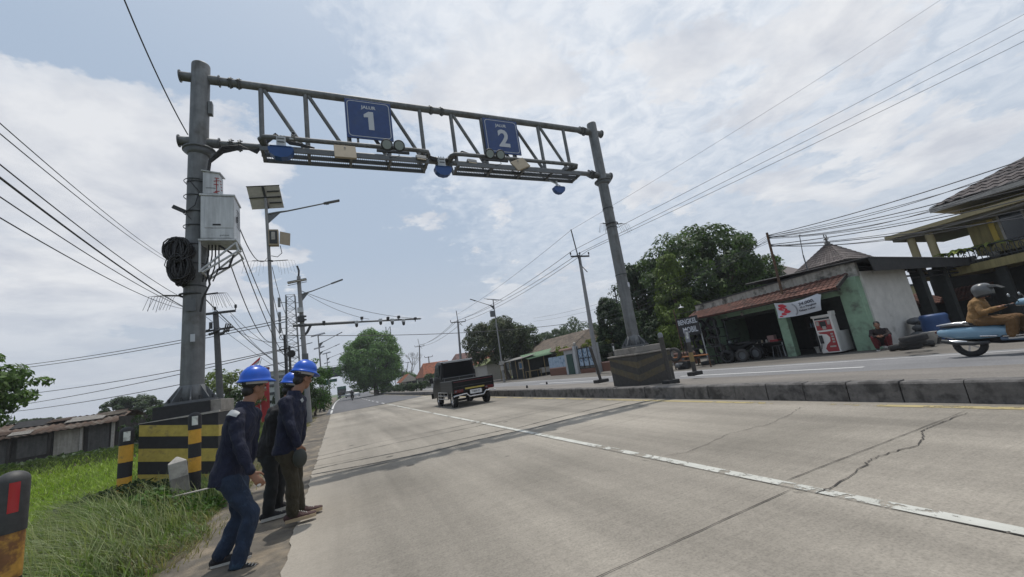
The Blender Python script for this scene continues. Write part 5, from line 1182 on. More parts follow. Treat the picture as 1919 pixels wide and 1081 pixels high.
b = MB()
for yy in (8.92, 10.05): b.bb((18.0, yy, 0), (18.3, yy + .03, 1.5), wood_d)
b.build('side_panel', sh)
botm = mat('clear_bottle', (.10, .16, .22), .2, spec=.8)
for k in range(11):
    b = MB(); yy = 9.0 + k * .095; b.lathe([(.03, 0), (.032, .14), (.012, .18), (.012, .21), (0, .21)], botm, o=(18.08, yy, 1.03), n=8); tag(b.build('bottle'), 'one of the bluish bottles lined up on the shelf in the right bay', 'bottle', 'bottles on the workshop shelf')
b = MB(); b.lathe([(.10, 0), (.14, .24), (.15, .25), (.0, .25)], conc_l, o=(17.5, 9.6, .02), n=14); tag(b.build('paint_pail'), 'white pail on the floor of the right workshop bay', 'pail')
b = MB(); b.lathe([(.10, 0), (.13, .20), (.14, .21), (.0, .21)], pr, o=(17.45, 9.2, .02), n=14); tag(b.build('red_bucket'), 'red bucket beside the white pail in the right bay', 'bucket')
# barrel, white tub right of the wall
b = MB(); q = G(1765, 640, .0); b.lathe([(0, 0), (.33, 0), (.36, .12), (.33, .30), (.36, .5), (.33, .72), (.36, .85), (.3, .92), (0, .92)], mat('blue_barrel', (.02, .06, .17), .5, var=.2), o=(q[0], q[1], 0), n=20); tag(b.build('barrel'), 'blue plastic barrel behind the rear of the scooter', 'barrel')
b = MB(); q = G(1748, 645, .0); b.lathe([(0, 0), (.15, 0), (.2, .38), (.21, .4), (.18, .39), (.14, .06), (0, .05)], conc_l, o=(q[0], q[1], .0), n=16); tag(b.build('tub'), 'dirty white tub between the tyre heap and the blue barrel', 'tub')
b = MB(); q = G(1733, 640, .0)
for k in range(5): b.ell((q[0] + .2 + rnd.uniform(-.3, .3), q[1] + rnd.uniform(-.2, .2), .25 + .12 * k), (.32, .25, .14), zinc if k % 2 else steel_d, n=10, k=6)
tag(b.build('tarpaulin'), 'crumpled grey tarpaulin bundle behind the tyre heap', 'tarpaulin')
# ---- wall with gate along the opposite side
gw = mat('pale_blue_gate', (.33, .42, .52), .7, var=.2, vscale=3, col2=(.07, .14, .24), c2amt=.42); brick_m = mat('red_brick_wall', (.16, .075, .05), .9, var=.35, vscale=9)
gate_t = thing('metal_gate', 'pale blue painted double gate with dark frame and brick foot', 'gate', (17.5, 25.5, 0))
b = MB(); b.bb((17.5, 24.6, .5), (17.53, 26.8, 1.9), gw)
vs_=[]
b.bb((17.47, 24.6, .0), (17.6, 26.8, .34), brick_m); b.build('panel', gate_t)
b = MB()
for yy in (24.6, 25.4, 26.1, 26.75): b.bb((17.45, yy, .34), (17.49, yy + .06, 2.1), blk)
for z in (.34, .5, 1.12, 1.88): b.bb((17.455, 24.6, z), (17.485, 26.8, z + .05), blk)
b.build('frame', gate_t)
scroll = mat('scroll_blue', (.06, .14, .26), .7); b = MB()
for yy0 in (24.7, 25.5, 26.2):
    wd = .62 if yy0 < 26 else .5
    for z in (1.0, 1.3, 1.6): b.path([(17.49, yy0 + wd * k / 12, z + .12 * math.cos(2 * PI * k / 12)) for k in range(13)], .022, scroll, n=4)
b.build('scrollwork', gate_t)
for (yy, h, lab) in ((26.95, 2.2, 'white gate post with round globe lamp left of the blue gate'), (24.2, 2.15, 'pale gate post with globe lamp between the blue gate and the dark cypress')):
    t = thing('gate_post', lab, 'gate post', (17.5, yy, 0)); b = MB(); b.bb((17.35, yy, 0), (17.70, yy + .32, h), mat('white_post', (.42, .43, .44), .85, var=.15) if 'white_post' not in MATS else MATS['white_post']); b.build('shaft', t); b = MB(); b.ell((17.55, yy + .18, h + .16), (.13, .13, .15), conc_l); b.tube((17.55, yy + .18, h - .01), (17.55, yy + .18, h + .06), .05, blk, n=8); b.build('globe_lamp', t)
gd = thing('garden_door', 'narrow dark green door in a white frame with a pink tiled hood', 'door', (17.5, 28.4, 0))
b = MB(); b.bb((17.42, 27.6, 0), (17.48, 28.5, 1.62), mat('dark_green_door', (.012, .055, .045), .6)); b.build('leaf', gd); b = MB(); b.bb((17.48, 27.4, 0), (17.7, 28.9, 1.95), MATS['white_post']); b.build('surround', gd); b = MB(); b.bb((17.2, 27.3, 1.96), (17.9, 29.2, 2.12), mat('pink_tiles', (.38, .24, .20), .85, var=.2)); b.build('hood', gd, bevel=.05)
gwl = thing('garden_wall', 'low wall with pale blue panel and brick foot between stall and green door', 'wall', (17.5, 30.5, 0)); b = MB(); b.bb((17.5, 28.9, 0), (17.65, 31.8, .62), brick_m); b.bb((17.49, 28.9, .6), (17.66, 31.8, .68), MATS['pink_tiles']); b.build('brick_foot', gwl); b = MB(); b.bb((17.53, 28.9, .68), (17.6, 31.8, 1.6), gw); b.build('panel', gwl)
gwl = thing('garden_wall', 'low brick wall with pale coping behind the median bollards, right of the blue gate', 'wall', (17.6, 19, 0)); b = MB(); b.bb((17.6, 15.6, 0), (17.78, 24.1, .60), brick_m); b.build('brick_foot', gwl); b = MB(); b.bb((17.56, 15.6, .60), (17.82, 24.1, .68), MATS['pink_tiles']); b.build('coping', gwl); b = MB()
for yy in np.arange(15.8, 22.8, 1.35): b.bb((17.55, yy, 0), (17.83, yy + .25, .98), conc)
b.build('pier', gwl)
# ---- house roof behind the gate
hr = thing('tiled_house', 'low house with long brown tiled roof behind the green door', 'house', (24, 41, 0))
b = MB(); tiled(b, (19.6, 46.5, 2.15), (19.8, 31.5, 2.15), (23.8, 33.5, 3.9), (23.8, 45.5, 3.9), tile_old, 40, 14, .04, .04); b.add([(19.8, 31.5, 2.1), (27.8, 31.5, 2.1), (23.8, 33.5, 3.88)], [(0, 1, 2)], tile_old); b.add([(23.8, 33.5, 3.88), (27.8, 31.5, 2.1), (27.8, 46.5, 2.1), (23.8, 45.5, 3.88)], [(0, 1, 2, 3)], tile_old); b.build('roof', hr)
b = MB(); b.bb((20.6, 32.4, 0), (27, 46, 2.12), mat('pale_plaster', (.36, .34, .30), .9, var=.2, streak=True)); b.build('wall', hr)
b = MB(); b.bb((20.57, 34, .8), (20.62, 35, 1.8), glass_d); b.build('window', hr)
# ---- roadside stall
sty = thing('roadside_stall', 'dark wooden roadside stall with grey and green sheet roof on thin posts', 'stall', (18.5, 37, 0))
b = MB(); corr(b, (16.3, 41.3, 1.85), (16.3, 35.0, 1.95), (18.0, 35.0, 2.25), (18.0, 41.3, 2.2), mat('grey_sheet_roof', (.22, .215, .20), .8, var=.3), 30, .02); b.build('roof', sty)
b = MB(); corr(b, (16.9, 34.7, 1.78), (20.9, 34.7, 2.1), (20.9, 36.4, 2.62), (16.9, 36.4, 2.28), mat('green_sheet_roof', (.10, .18, .10), .75, var=.3), 20, .02); b.build('awning', sty)
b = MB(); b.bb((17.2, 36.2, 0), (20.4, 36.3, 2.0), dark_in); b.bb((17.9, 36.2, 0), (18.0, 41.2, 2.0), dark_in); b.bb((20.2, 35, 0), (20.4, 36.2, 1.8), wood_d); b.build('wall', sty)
for (x, yy) in ((16.5, 35.3), (16.5, 36.8), (16.5, 38.4), (16.5, 39.8), (16.5, 41.1), (17.1, 35.0), (18.8, 35.0), (20.3, 35.0)):
    b = MB(); b.tube((x, yy, 0), (x, yy, 1.9), .045, wood_l, n=6); b.build('post', sty)
b = MB(); b.bb((16.9, 36.0, .95), (16.93, 37.0, 1.7), conc_l); b.box((16.88, 36.5, 1.3), (.01, .6, .5), scroll); b.build('poster', sty)
tb = thing('stall_table', 'yellowish wooden table under the stall roof', 'table', (17.3, 35.2, 0)); b = MB(); b.bb((16.9, 34.9, .62), (18.3, 35.7, .68), wood_l); b.build('tabletop', tb)
for (x, yy) in ((16.95, 34.95), (18.25, 34.95), (16.95, 35.65), (18.25, 35.65)): b = MB(); b.bb((x - .03, yy - .03, 0), (x + .03, yy + .03, .62), wood_l); b.build('leg', tb)
b = MB(); b.prism([(0, 0), (.05, 0), (.0, 1.7), (-.05, 1.7)], (0, .06, 0), wood_l, o=(16.9, 34.6, 0)); tag(b.build('leaning_plank'), 'pale plank leaning against the front of the stall', 'plank')
b = MB(); b.bb((18.4, 35.0, .3), (19.4, 35.5, .8), conc_l); b.bb((18.45, 35.02, 0), (18.5, 35.07, .3), dark_metal); b.bb((19.3, 35.02, 0), (19.35, 35.07, .3), dark_metal); tag(b.build('counter_box', bevel=.01), 'pale counter box under the green stall awning', 'counter')
# ---- houses far up the right side
def house(label, x0, x1, y0, y1, hw, hr_, wm, rm, name='far_house', ridge='y'):
    t = thing(name, label, 'house', ((x0 + x1) / 2, (y0 + y1) / 2, 0)); b = MB(); b.bb((x0, y0, 0), (x1, y1, hw), wm); w_ = b.build('wall', t); e_ = .4; b = MB(); xm = (x0 + x1) / 2
    A, B, C, D = (x0 - e_, y0 - e_, hw - .1), (x1 + e_, y0 - e_, hw - .1), (x1 + e_, y1 + e_, hw - .1), (x0 - e_, y1 + e_, hw - .1)
    if ridge == 'y':
        R0, R1 = (xm, y0 + .2, hw + hr_), (xm, y1 - .2, hw + hr_); tiled(b, D, A, R0, R1, rm, 26, 10, .05, .05); b.add([B, C, R1, R0], [(0, 1, 2, 3)], rm); b.add([A, B, R0], [(0, 1, 2)], wm); b.add([C, D, R1], [(0, 1, 2)], wm)
    else:
        ym = (y0 + y1) / 2; R0, R1 = (x0 + .6, ym, hw + hr_), (x1 - .6, ym, hw + hr_); tiled(b, A, B, R1, R0, rm, 26, 10, .05, .05); b.add([C, D, R0, R1], [(0, 1, 2, 3)], rm); b.add([A, R0, D], [(0, 1, 2)], rm); b.add([B, C, R1], [(0, 1, 2)], rm)
    b.build('roof', t); b = MB()
    for k in range(2): xx = x0 + (x1 - x0) * (.25 + .4 * k); b.bb((xx, y0 - .04, .9), (xx + 1.0, y0 + .01, 2.0), glass_d)
    b.bb((x0 - .04, y0 + 1, .9), (x0 + .01, y0 + 2.2, 2.0), glass_d); b.build('window', t)
pp = MATS['pale_plaster']
house('far house with bright orange tiled roof left of the pickup cab', 15.2, 21.5, 76, 84, 2.0, 2.6, pp, tile_or, ridge='x')
house('small far house with darker orange roof behind the first orange roof', 12.2, 15.0, 84, 90, 1.7, 1.4, pp, tile_or)
house('house with pinkish brown roof directly above the pickup cab', 19.8, 26.5, 68, 76, 3.0, 2.2, pp, mat('mauve_tiles', (.17, .10, .09), .85, var=.3, island=.2), ridge='x')
house('house gable with orange tiles peeping left of the dark tree', 20.5, 25, 56, 62, 2.6, 1.6, pp, tile_or)
b = MB(); 
fe = thing('white_fence', 'pale slatted fence in front of the far orange roofed houses', 'fence', (12.9, 70, 0)); b = MB()
for k in range(40): b.bb((13.3 + .03 * k, 60 + k * .35, 0), (13.35 + .03 * k, 60.22 + k * .35, 1.5), conc_l)
b.build('slats', fe); b = MB(); b.tube((13.36, 60, 1.2), (14.6, 74, 1.2), .04, conc_l, n=4); b.build('rail', fe)
gs = thing('green_gable_shed', 'small pale shed with mossy green gable right of the pickup cab', 'shed', (19.5, 52, 0)); b = MB(); b.bb((18.2, 50, 0), (20.8, 54, 2.1), conc_l); b.build('wall', gs); b = MB(); b.prism([(17.9, 2.1), (21.1, 2.1), (19.5, 3.0)], (0, 4.4, 0), mat('mossy_gable', (.12, .14, .05), .9, var=.3), o=(0, 49.8, 0)); b.build('roof', gs)
b = MB(); tiled(b, (30.5, 22.5, 4.7), (30.5, 17.5, 4.7), (33, 19.5, 6.3), (33, 20.5, 6.3), tile_br, 16, 8, .04, .04); b.add([(30.5, 17.5, 4.7), (35.5, 17.5, 4.7), (33, 19.5, 6.3)], [(0, 1, 2)], tile_br)
bh = thing('back_house', 'house behind the mango tree showing only a brown hip roof corner', 'house', (33, 20, 0)); b.build('roof', bh); b = MB(); b.bb((31, 18, 0), (35, 22, 4.7), pp); b.build('wall', bh)
# ---- left side: sheds, far house, pale building, red gate tower
sd1 = thing('timber_shed', 'long weathered timber shed with sagging rusty roof at the far side of the field', 'shed', (-17, 32, 0))
def shx(u): return Vector((-23.5 + 11.9 * u, 29.5 + 1.6 * u, 0))
b = MB(); a0, a1 = shx(0), shx(1); dn = Vector((-.13, 1, 0)).normalized()
b.add([a0, a1, a1 + Vector((0, 0, 1.72)), a0 + Vector((0, 0, 1.6))], [(0, 1, 2, 3)], wood_d)
b.add([a1, a1 + Vector((1.0, 2.6, 0)), a1 + Vector((1.0, 2.6, 1.75)), a1 + Vector((0, 0, 1.95))], [(0, 1, 2, 3)], wood_d); b.add([a0 + dn * 4, a1 + dn * 4, a1 + dn * 4 + Vector((0, 0, 2.2)), a0 + dn * 4 + Vector((0, 0, 2.2))], [(3, 2, 1, 0)], wood_d); b.build('wall', sd1)
b = MB(); corr(b, a0 + Vector((-.3, -.5, 1.50)), a1 + Vector((.1, -.5, 1.66)), a1 + dn * 2.2 + Vector((.1, 0, 2.22)), a0 + dn * 2.2 + Vector((-.3, 0, 2.5)), rusty_roof, 44, .03)
corr(b, a0 + dn * 4.4 + Vector((-.3, 0, 1.8)), a1 + dn * 4.2 + Vector((.6, 0, 1.8)), a1 + dn * 2.2 + Vector((.3, 0, 2.25)), a0 + dn * 2.2 + Vector((-.3, 0, 2.52)), rusty_roof, 44, .03); rf1 = b.build('roof', sd1)
b = MB()
for k in range(14):
    u = rnd.uniform(.02, .95); v = rnd.uniform(.1, .85); c = (a0.lerp(a1, u)) + dn * (-.5 + 2.6 * v) + Vector((0, 0, 1.58 + .68 * v)); b.box(c + Vector((0, 0, .10)), (rnd.uniform(.6, 1.6), rnd.uniform(.5, 1.1), .02), [rusty_roof, zinc, conc_l][k % 3], rot=(.25 + rnd.uniform(-.1, .1), rnd.uniform(-.05, .05), .13)); b.build('loose_sheet', rf1)
for u in (.05, .2, .33, .45, .55, .66, .78, .88, .985):
    b = MB(); p = shx(u); b.box(p + Vector((0, -.12, .84)), (.12, .1, 1.7), conc_l if u in (.985, .88) else wood_l if u == .45 else wood_d, rot=(0, rnd.uniform(-.05, .05), 0)); b.build('post', sd1)
b = MB()
for (u0, u1, z0, z1, m) in ((.02, .3, 0, 1.2, dark_in), (.34, .44, 0, 1.3, dark_in), (.56, .65, .3, 1.5, mat('grey_board', (.095, .093, .09), .9, var=.3, streak=True)), (.68, .77, .5, 1.5, MATS.get('grey_board', wood_d)), (.79, .87, .35, 1.6, pp), (.9, .97, .2, 1.6, MATS.get('grey_board', wood_d))):
    p, q = shx(u0), shx(u1); o = Vector((0, -.05, 0)); b = MB(); b.add([p + o + Vector((0, 0, z0)), q + o + Vector((0, 0, z0)), q + o + Vector((0, 0, z1)), p + o + Vector((0, 0, z1))], [(0, 1, 2, 3)], m); b.build('boarding', sd1)
hs2 = AY(285, 788, 60); house('far low house with brown roof between the field and the striped pedestal', hs2[0] - 3.5, hs2[0] + 3, 60, 66, .9, 1.7, pp, tile_br, ridge='x')
p = AY(254, 797, 42); um = thing('market_umbrella', 'distant faded red parasol left of the striped pedestal', 'parasol', (p[0], 42, 0)); b = MB(); b.lathe([(.85, -.28), (.5, -.08), (0, .03)], mat('faded_red_cloth', (.42, .08, .07), .8), o=p, n=8, smooth=False); b.build('canopy', um); b = MB(); b.tube((p[0], 42, -.1), p, .025, steel_d, n=5); b.build('pole', um)
b = MB(); b.box((p[0] + .2, 41.5, .4), (1.2, .6, .7), white_box); b.box((p[0] + .2, 41.5, .85), (1.3, .7, .06), steel_d); tag(b.build('vendor_cart', bevel=.02), 'tiny white vendor cart under the distant red parasol', 'cart')
wb = thing('office_building', 'pale grey two storey building with banded windows behind the workers', 'building', (-6, 62, 0)); b = MB(); b.bb((-9.5, 60, 0), (-4.3, 70, 5.25), mat('pale_grey_wall', (.38, .39, .40), .85, var=.1)); b.build('wall', wb)
b = MB()
for z in (1.4, 2.4, 3.4, 4.4): b.bb((-9.52, 59.93, z), (-4.28, 59.99, z + .35), steel_d if z > 4 else glass_d)
for z in (1.4, 2.4, 3.4, 4.4): b.bb((-4.29, 60, z), (-4.24, 70, z + .35), glass_d)
b.build('window_band', wb); b = MB(); b.bb((-9.7, 59.8, 5.26), (-4.1, 70.2, 5.4), conc_l); b.build('roof_slab', wb)
rt = thing('red_gate_tower', 'red ornamental gate tower with dark caps behind the first worker', 'gate tower', (-4.2, 30, 0)); red_g = mat('gate_red', (.48, .03, .035), .6, var=.1)
b = MB(); x1_ = AY(503, 690, 30)[0]; b.bb((x1_ - .42, 29.8, 0), (x1_, 30.2, AY(500, 692, 30)[2]), red_g); b.bb((x1_ - .95, 29.85, 0), (x1_ - .5, 30.15, AY(480, 698, 30)[2]), red_g); b.build('shaft', rt)
b = MB(); b.bb((x1_ - .46, 29.75, AY(500, 692, 30)[2]), (x1_ + .04, 30.25, AY(500, 692, 30)[2] + .12), mat('dark_red', (.16, .02, .03), .6)); b.bb((x1_ - 1.25, 29.8, AY(480, 698, 30)[2]), (x1_ - .5, 30.2, AY(480, 698, 30)[2] + .2), dark_in); b.build('cap', rt)
fl = thing('flag', 'small red and white flag on a stick above the red gate tower', 'flag', AY(497, 694, 29.7)); a = AY(487, 690, 29.7); c = AY(489, 676, 29.7); b = MB(); b.tube(AY(482, 700, 29.7), AY(490, 672, 29.7), .015, dark_metal, n=5); b.build('stick', fl)
b = MB(); P0, P1, P2, P3 = AY(468, 686, 29.7), AY(488, 668, 29.7), AY(486, 680, 29.7), AY(470, 690, 29.7); mid0, mid1 = P1.lerp(P2, .5), P0.lerp(P3, .5)
b.add([P0, P1, mid0, mid1], [(0, 1, 2, 3)], red_g); b.add([mid1, mid0, P2, P3], [(0, 1, 2, 3)], sign_white); b.build('cloth', fl)
# overhead direction board far ahead
ob = thing('direction_board', 'dark overhead direction board with three lines of lettering on a far gantry', 'sign', (-1, 85, 0)); b = MB(); b.bb((-2.35, 85, 4.55), (.95, 85.12, 6.45), mat('board_dark', (.035, .04, .06), .6)); b.build('board', ob)
lm_ = mat('dim_lettering', (.22, .21, .18), .7)
for k, s in enumerate(('CIREBON', 'KANCI', 'LOSARI')): textmesh(s + ' ---', .36, lm_, (-.6, 84.99, 6.05 - k * .52), (1, 0, 0), (0, 0, 1), 'lettering', ob, .004, bold=.01)
b = MB(); b.tube((-2.9, 85.2, 0), (-2.9, 85.2, 6.6), .14, steel_d, n=8); b.tube((-2.9, 85.2, 5.9), (.8, 85.2, 5.9), .07, steel_d, n=6); b.tube((-2.9, 85.2, 5.0), (.8, 85.2, 5.0), .07, steel_d, n=6); b.build('gantry', ob)
gs2 = thing('green_road_sign', 'pair of small green road signs below the dark direction board', 'sign', (-1.2, 80, 0)); sgm = mat('sign_green', (.02, .10, .08), .6); b = MB(); b.bb((-2.2, 80, 3.1), (-1.0, 80.05, 4.0), sgm); b.build('large_plate', gs2); b = MB(); b.bb((-1.0, 80.06, 3.5), (.1, 80.1, 4.05), sgm); b.build('small_plate', gs2); b = MB(); b.tube((-2.3, 80.1, 0), (-2.3, 80.1, 4.2), .08, steel_d, n=6); b.tube((-2.3, 80.13, 3.75), (0, 80.13, 3.75), .04, steel_d, n=5); b.build('post', gs2)
# ================================================================ people
def cap_(b, p0, p1, r0, r1, m, n=14):
    p0 = Vector(p0); p1 = Vector(p1); b.tube(p0, p1, r0, m, r1=r1, n=n); b.ell(p0, (r0,) * 3, m, n=n, k=8); b.ell(p1, (r1,) * 3, m, n=n, k=8)
def limb(b, a, j, c, ra, rj, rc, m, bulge=.0):
    a, j, c = Vector(a), Vector(j), Vector(c)
    m1 = a.lerp(j, .4); cap_(b, a, m1, ra, (ra + rj) / 2 * (1 + bulge), m); cap_(b, m1, j, (ra + rj) / 2 * (1 + bulge), rj, m)
    m2 = j.lerp(c, .33); cap_(b, j, m2, rj, rj * 1.02, m); cap_(b, m2, c, rj * 1.02, rc, m)
def ring(c, rt, fw, hw, hd, n=20, p=2.3):
    o = []
    for k in range(n):
        a = 2 * PI * k / n; x, y = math.cos(a), math.sin(a)
        x = math.copysign(abs(x) ** (2 / p), x); y = math.copysign(abs(y) ** (2 / p), y); o.append(Vector(c) + rt * x * hw + fw * y * hd)
    return o
def hand(b, w, d, n, side, m, s=1.0, curl=.5):
    """w wrist, d along the hand, n palm normal; thumb on the 'side' of d x n"""
    w = Vector(w); d = Vector(d).normalized(); n = Vector(n); n = (n - d * n.dot(d)).normalized(); t = d.cross(n) * side
    for q, r in ((.0, .024), (.03, .030), (.06, .034), (.085, .034)): b.ell(w + d * q * s, (r * s, r * s, .014 * s), m, n=12, k=6, ax=(d, t, n))
    for i, (off, L_) in enumerate(((.026, .070), (.0085, .078), (-.009, .073), (-.026, .058))):
        p = w + d * .088 * s + t * off * s; dd = d; c = curl * (1 + .15 * i)
        for k, f in enumerate((.42, .32, .26)):
            ang = c * (.55 + .35 * k); dd = (dd * math.cos(ang * .7) + n * math.sin(ang * .7)).normalized(); q = p + dd * L_ * f * s
            cap_(b, p, q, (.0088 - .0008 * k) * s, (.0082 - .0009 * k) * s, m, 8); p = q; 
    p = w + d * .03 * s + t * .028 * s; q = p + (d * .6 + t * .6 + n * .35).normalized() * .035 * s; r_ = q + (d * .9 + t * .15 + n * .35).normalized() * .032 * s
    cap_(b, w + d * .02 * s + t * .012 * s, p, .014 * s, .013 * s, m, 8); cap_(b, p, q, .013 * s, .010 * s, m, 8); cap_(b, q, r_, .010 * s, .008 * s, m, 8)
skin_m = mat('tan_skin', (.23, .115, .07), .6, var=.08, vscale=20)
hair_m = mat('black_hair', (.012, .010, .010), .6, var=.3, vscale=60)
eye_m = mat('eye_white', (.5, .48, .45), .3)
sole_w = mat('white_sole', (.50, .49, .46), .7, var=.15, vscale=20)
def head_(b, c, f, u, m, s=1.0):
    f = Vector(f).normalized(); u = Vector(u).normalized(); r = f.cross(u).normalized(); u = r.cross(f); ax = (r, f, u); c = Vector(c)
    def e(x, y, z, a, b_, d): b.ell(c + r * x * s + f * y * s + u * z * s, (a * s, b_ * s, d * s), m, n=16, k=10, ax=ax)
    e(0, -.008, .035, .076, .098, .088); e(0, .012, -.02, .066, .078, .085); e(0, .035, -.075, .048, .052, .04); e(0, .052, -.098, .026, .026, .02)
    e(0, .088, -.012, .012, .014, .028); e(0, .098, -.026, .014, .014, .011); e(0, .077, -.058, .024, .014, .007); e(0, .075, -.070, .020, .014, .007)
    e(0, .078, .02, .05, .015, .010); e(.035, .066, -.03, .022, .018, .02); e(-.035, .066, -.03, .022, .018, .02)
    for sx in (-1, 1): e(sx * .076, -.004, -.018, .010, .022, .032)
    return r, f, u
def helmet(par, c, f, u, m, s=1.0, tilt=.0, band=True):
    f = Vector(f).normalized(); u = Vector(u).normalized(); r = f.cross(u).normalized(); u = r.cross(f); f, u = (f * math.cos(tilt) + u * math.sin(tilt)), (u * math.cos(tilt) - f * math.sin(tilt)); c = Vector(c)
    rings = []; n = 32
    def rg(ra, rf, z, bill=0):
        o = []
        for k in range(n):
            a = 2 * PI * k / n; x, y = math.cos(a), math.sin(a); o.append(c + r * x * ra * s + f * (y * rf + (bill * max(0, y) ** 2)) * s + u * (z - (bill * .25 * max(0, y) ** 2)) * s)
        return o
    rings.append(rg(.112, .132, .022)); rings.append(rg(.134, .150, .008, .035)); rings.append(rg(.137, .153, .014, .036)); rings.append(rg(.120, .138, .030, .008))
    for k in range(0, 8):
        a = k / 8 * PI / 2; rings.append(rg(.116 * math.cos(a) ** .8, .134 * math.cos(a) ** .8, .035 + .125 * math.sin(a)))
    rings.append(rg(.004, .004, .16)); b = MB(); b.loft(rings, m, cap=True)
    for x, w, h in ((0, .020, .010), (.045, .012, .004), (-.045, .012, .004)):      # moulded ridges
        P = []
        for k in range(9):
            a = PI * (.12 + .76 * k / 8); P.append(c + f * (math.cos(a) * .122 * s) + u * ((.035 + .125 * math.sin(a) * (1 if x == 0 else .93)) * s + .001) + r * x * s)
        b.path(P, [.006 * s if q in (0, 8) else w * .55 * s for q in range(9)], m, n=8)
    h = b.build('helmet', par)
    if band:
        b = MB(); b.loft([rg(.088, .108, -.012), rg(.092, .112, .020)], sole_w, cap=False); b.build('sweatband', h)
    return h
def person(label, J, jacket=None, pants=None, shoe=None, face=(1, 0, 0), up=(0, 0, 1), toe=None, toeL=None, hel=None, vox=.006, cv=.012, hs=1.0, skinm=None, patches=False, handR=None, handL=None, hairlong=1.0,
           helm_tilt=0.0, wj=.20, dj=.12, sleeve=1.0, hem=.06, collar=True, folds=.034, name='person', group=None, shoesole=None, fingers=True, disp=True, legr=(.092, .064, .052), vest=None):
    """J: joints in world space  head neck shR shL elR elL wrR wrL pelvis hipR hipL knR knL anR anL"""
    J = {k: Vector(v) for k, v in J.items()}; m = skinm or skin_m; base = (J['anR'] + J['anL']) / 2; base = Vector((base.x, base.y, min(J['anR'].z, J['anL'].z) - .08))
    t = thing(name, label, 'person', base, 0, group)
    b = MB(); head_(b, J['head'], face, up, m, hs); cap_(b, J['neck'] - Vector((0, 0, .03)), J['head'] - Vector(up) * .05, .058, .055, m)
    rt = (J['shR'] - J['shL']).normalized(); sp = (J['neck'] - J['pelvis']).normalized(); fw = sp.cross(rt).normalized(); rt = fw.cross(sp).normalized()
    pts = [(J['pelvis'], .15, .09), (J['pelvis'].lerp(J['neck'], .35), .13, .085), (J['pelvis'].lerp(J['neck'], .75), .16, .10), (J['neck'] - sp * .03, .09, .07)]
    b.loft([ring(c, rt, fw, hw, hd) for c, hw, hd in pts], m)
    for s in 'RL':
        limb(b, J['sh' + s], J['el' + s], J['wr' + s], .048, .037, .026, m); limb(b, J['hip' + s], J['kn' + s], J['an' + s], .08, .055, .038, m)
        hd = (handR if s == 'R' else handL) or {}
        d = hd.get('d') or (J['wr' + s] - J['el' + s]); n_ = hd.get('n') or (-rt * (1 if s == 'R' else -1) + fw * .2)
        if fingers: hand(b, J['wr' + s], d, n_, hd.get('side', 1 if s == 'R' else -1), m, 1.0 * hs, hd.get('curl', .5))
        else: b.ell(J['wr' + s] + Vector(d).normalized() * .06, (.04, .03, .06), m)
        cap_(b, J['an' + s], J['an' + s] + Vector((0, 0, -.04)) + ((toe if s == 'R' else (toeL or toe)) or Vector(face)) * .06, .035, .03, m)
    remesh(b.build('body', t), vox, 2)
    r_, f_, u_ = (Vector(face).normalized().cross(Vector(up).normalized()).normalized(), Vector(face).normalized(), Vector(up).normalized()); u_ = r_.cross(f_)
    b = MB(); c = J['head']; b.ell(c + f_ * -.014 * hs + u_ * .047 * hs, (.084 * hs, .098 * hs, .088 * hs), hair_m, n=18, k=12, ax=(r_, f_, u_)); b.ell(c + f_ * -.05 * hs + u_ * -.03 * hs, (.068 * hs, .055 * hs, .06 * hs * hairlong), hair_m, n=14, k=8, ax=(r_, f_, u_))
    for sx in (-1, 1): b.ell(c + r_ * sx * .038 * hs + f_ * .083 * hs + u_ * .014 * hs, (.020 * hs, .007, .005), hair_m, n=8, k=5, ax=(r_, f_, u_))
    b.build('hair', t)
    b = MB()
    for sx in (-1, 1): b.ell(c + r_ * sx * .034 * hs + f_ * .079 * hs + u_ * -.006 * hs, (.014 * hs, .010 * hs, .008 * hs), eye_m, n=10, k=6, ax=(r_, f_, u_)); b.ell(c + r_ * sx * .034 * hs + f_ * .086 * hs + u_ * -.006 * hs, (.006 * hs, .005 * hs, .006 * hs), blk, n=8, k=5, ax=(r_, f_, u_))
    b.build('eyes', t)
    if jacket:
        b = MB(); P = J['pelvis']; Nn = J['neck']
        rg_ = [(P - sp * hem, wj * .96, dj * 1.10), (P + sp * .06, wj * .92, dj * 1.06), (P.lerp(Nn, .40), wj * .90, dj * 1.0), (P.lerp(Nn, .70), wj * 1.02, dj * 1.06), (P.lerp(Nn, .86), wj * .95, dj * .92), (P.lerp(Nn, .97), wj * .52, dj * .66), (Nn + sp * .015, .078, .074)]
        b.loft([ring(c_, rt, fw, hw, hd_, 24) for c_, hw, hd_ in rg_], jacket)
        for s in 'RL':
            w_ = J['el' + s].lerp(J['wr' + s], .90 if sleeve >= 1 else 0); sh_ = J['sh' + s]
            cap_(b, Nn - sp * .05, sh_, .06, .072, jacket)
            if sleeve >= 1: limb(b, sh_, J['el' + s], w_, .068, .052, .042, jacket)
            else: cap_(b, sh_, sh_.lerp(J['el' + s], .7), .072, .062, jacket)
        j = remesh(b.build('jacket' if sleeve >= 1 else 'shirt', t), cv, 2, folds if disp else 0, .09)
        if collar: b = MB(); b.loft([ring(Nn - sp * .01, rt, fw, .082, .078, 18), ring(Nn + sp * .035, rt, fw, .070, .068, 18), ring(Nn + sp * .036, rt, fw, .062, .060, 18), ring(Nn - sp * .005, rt, fw, .070, .066, 18)], jacket, cap=False); b.build('collar', j)
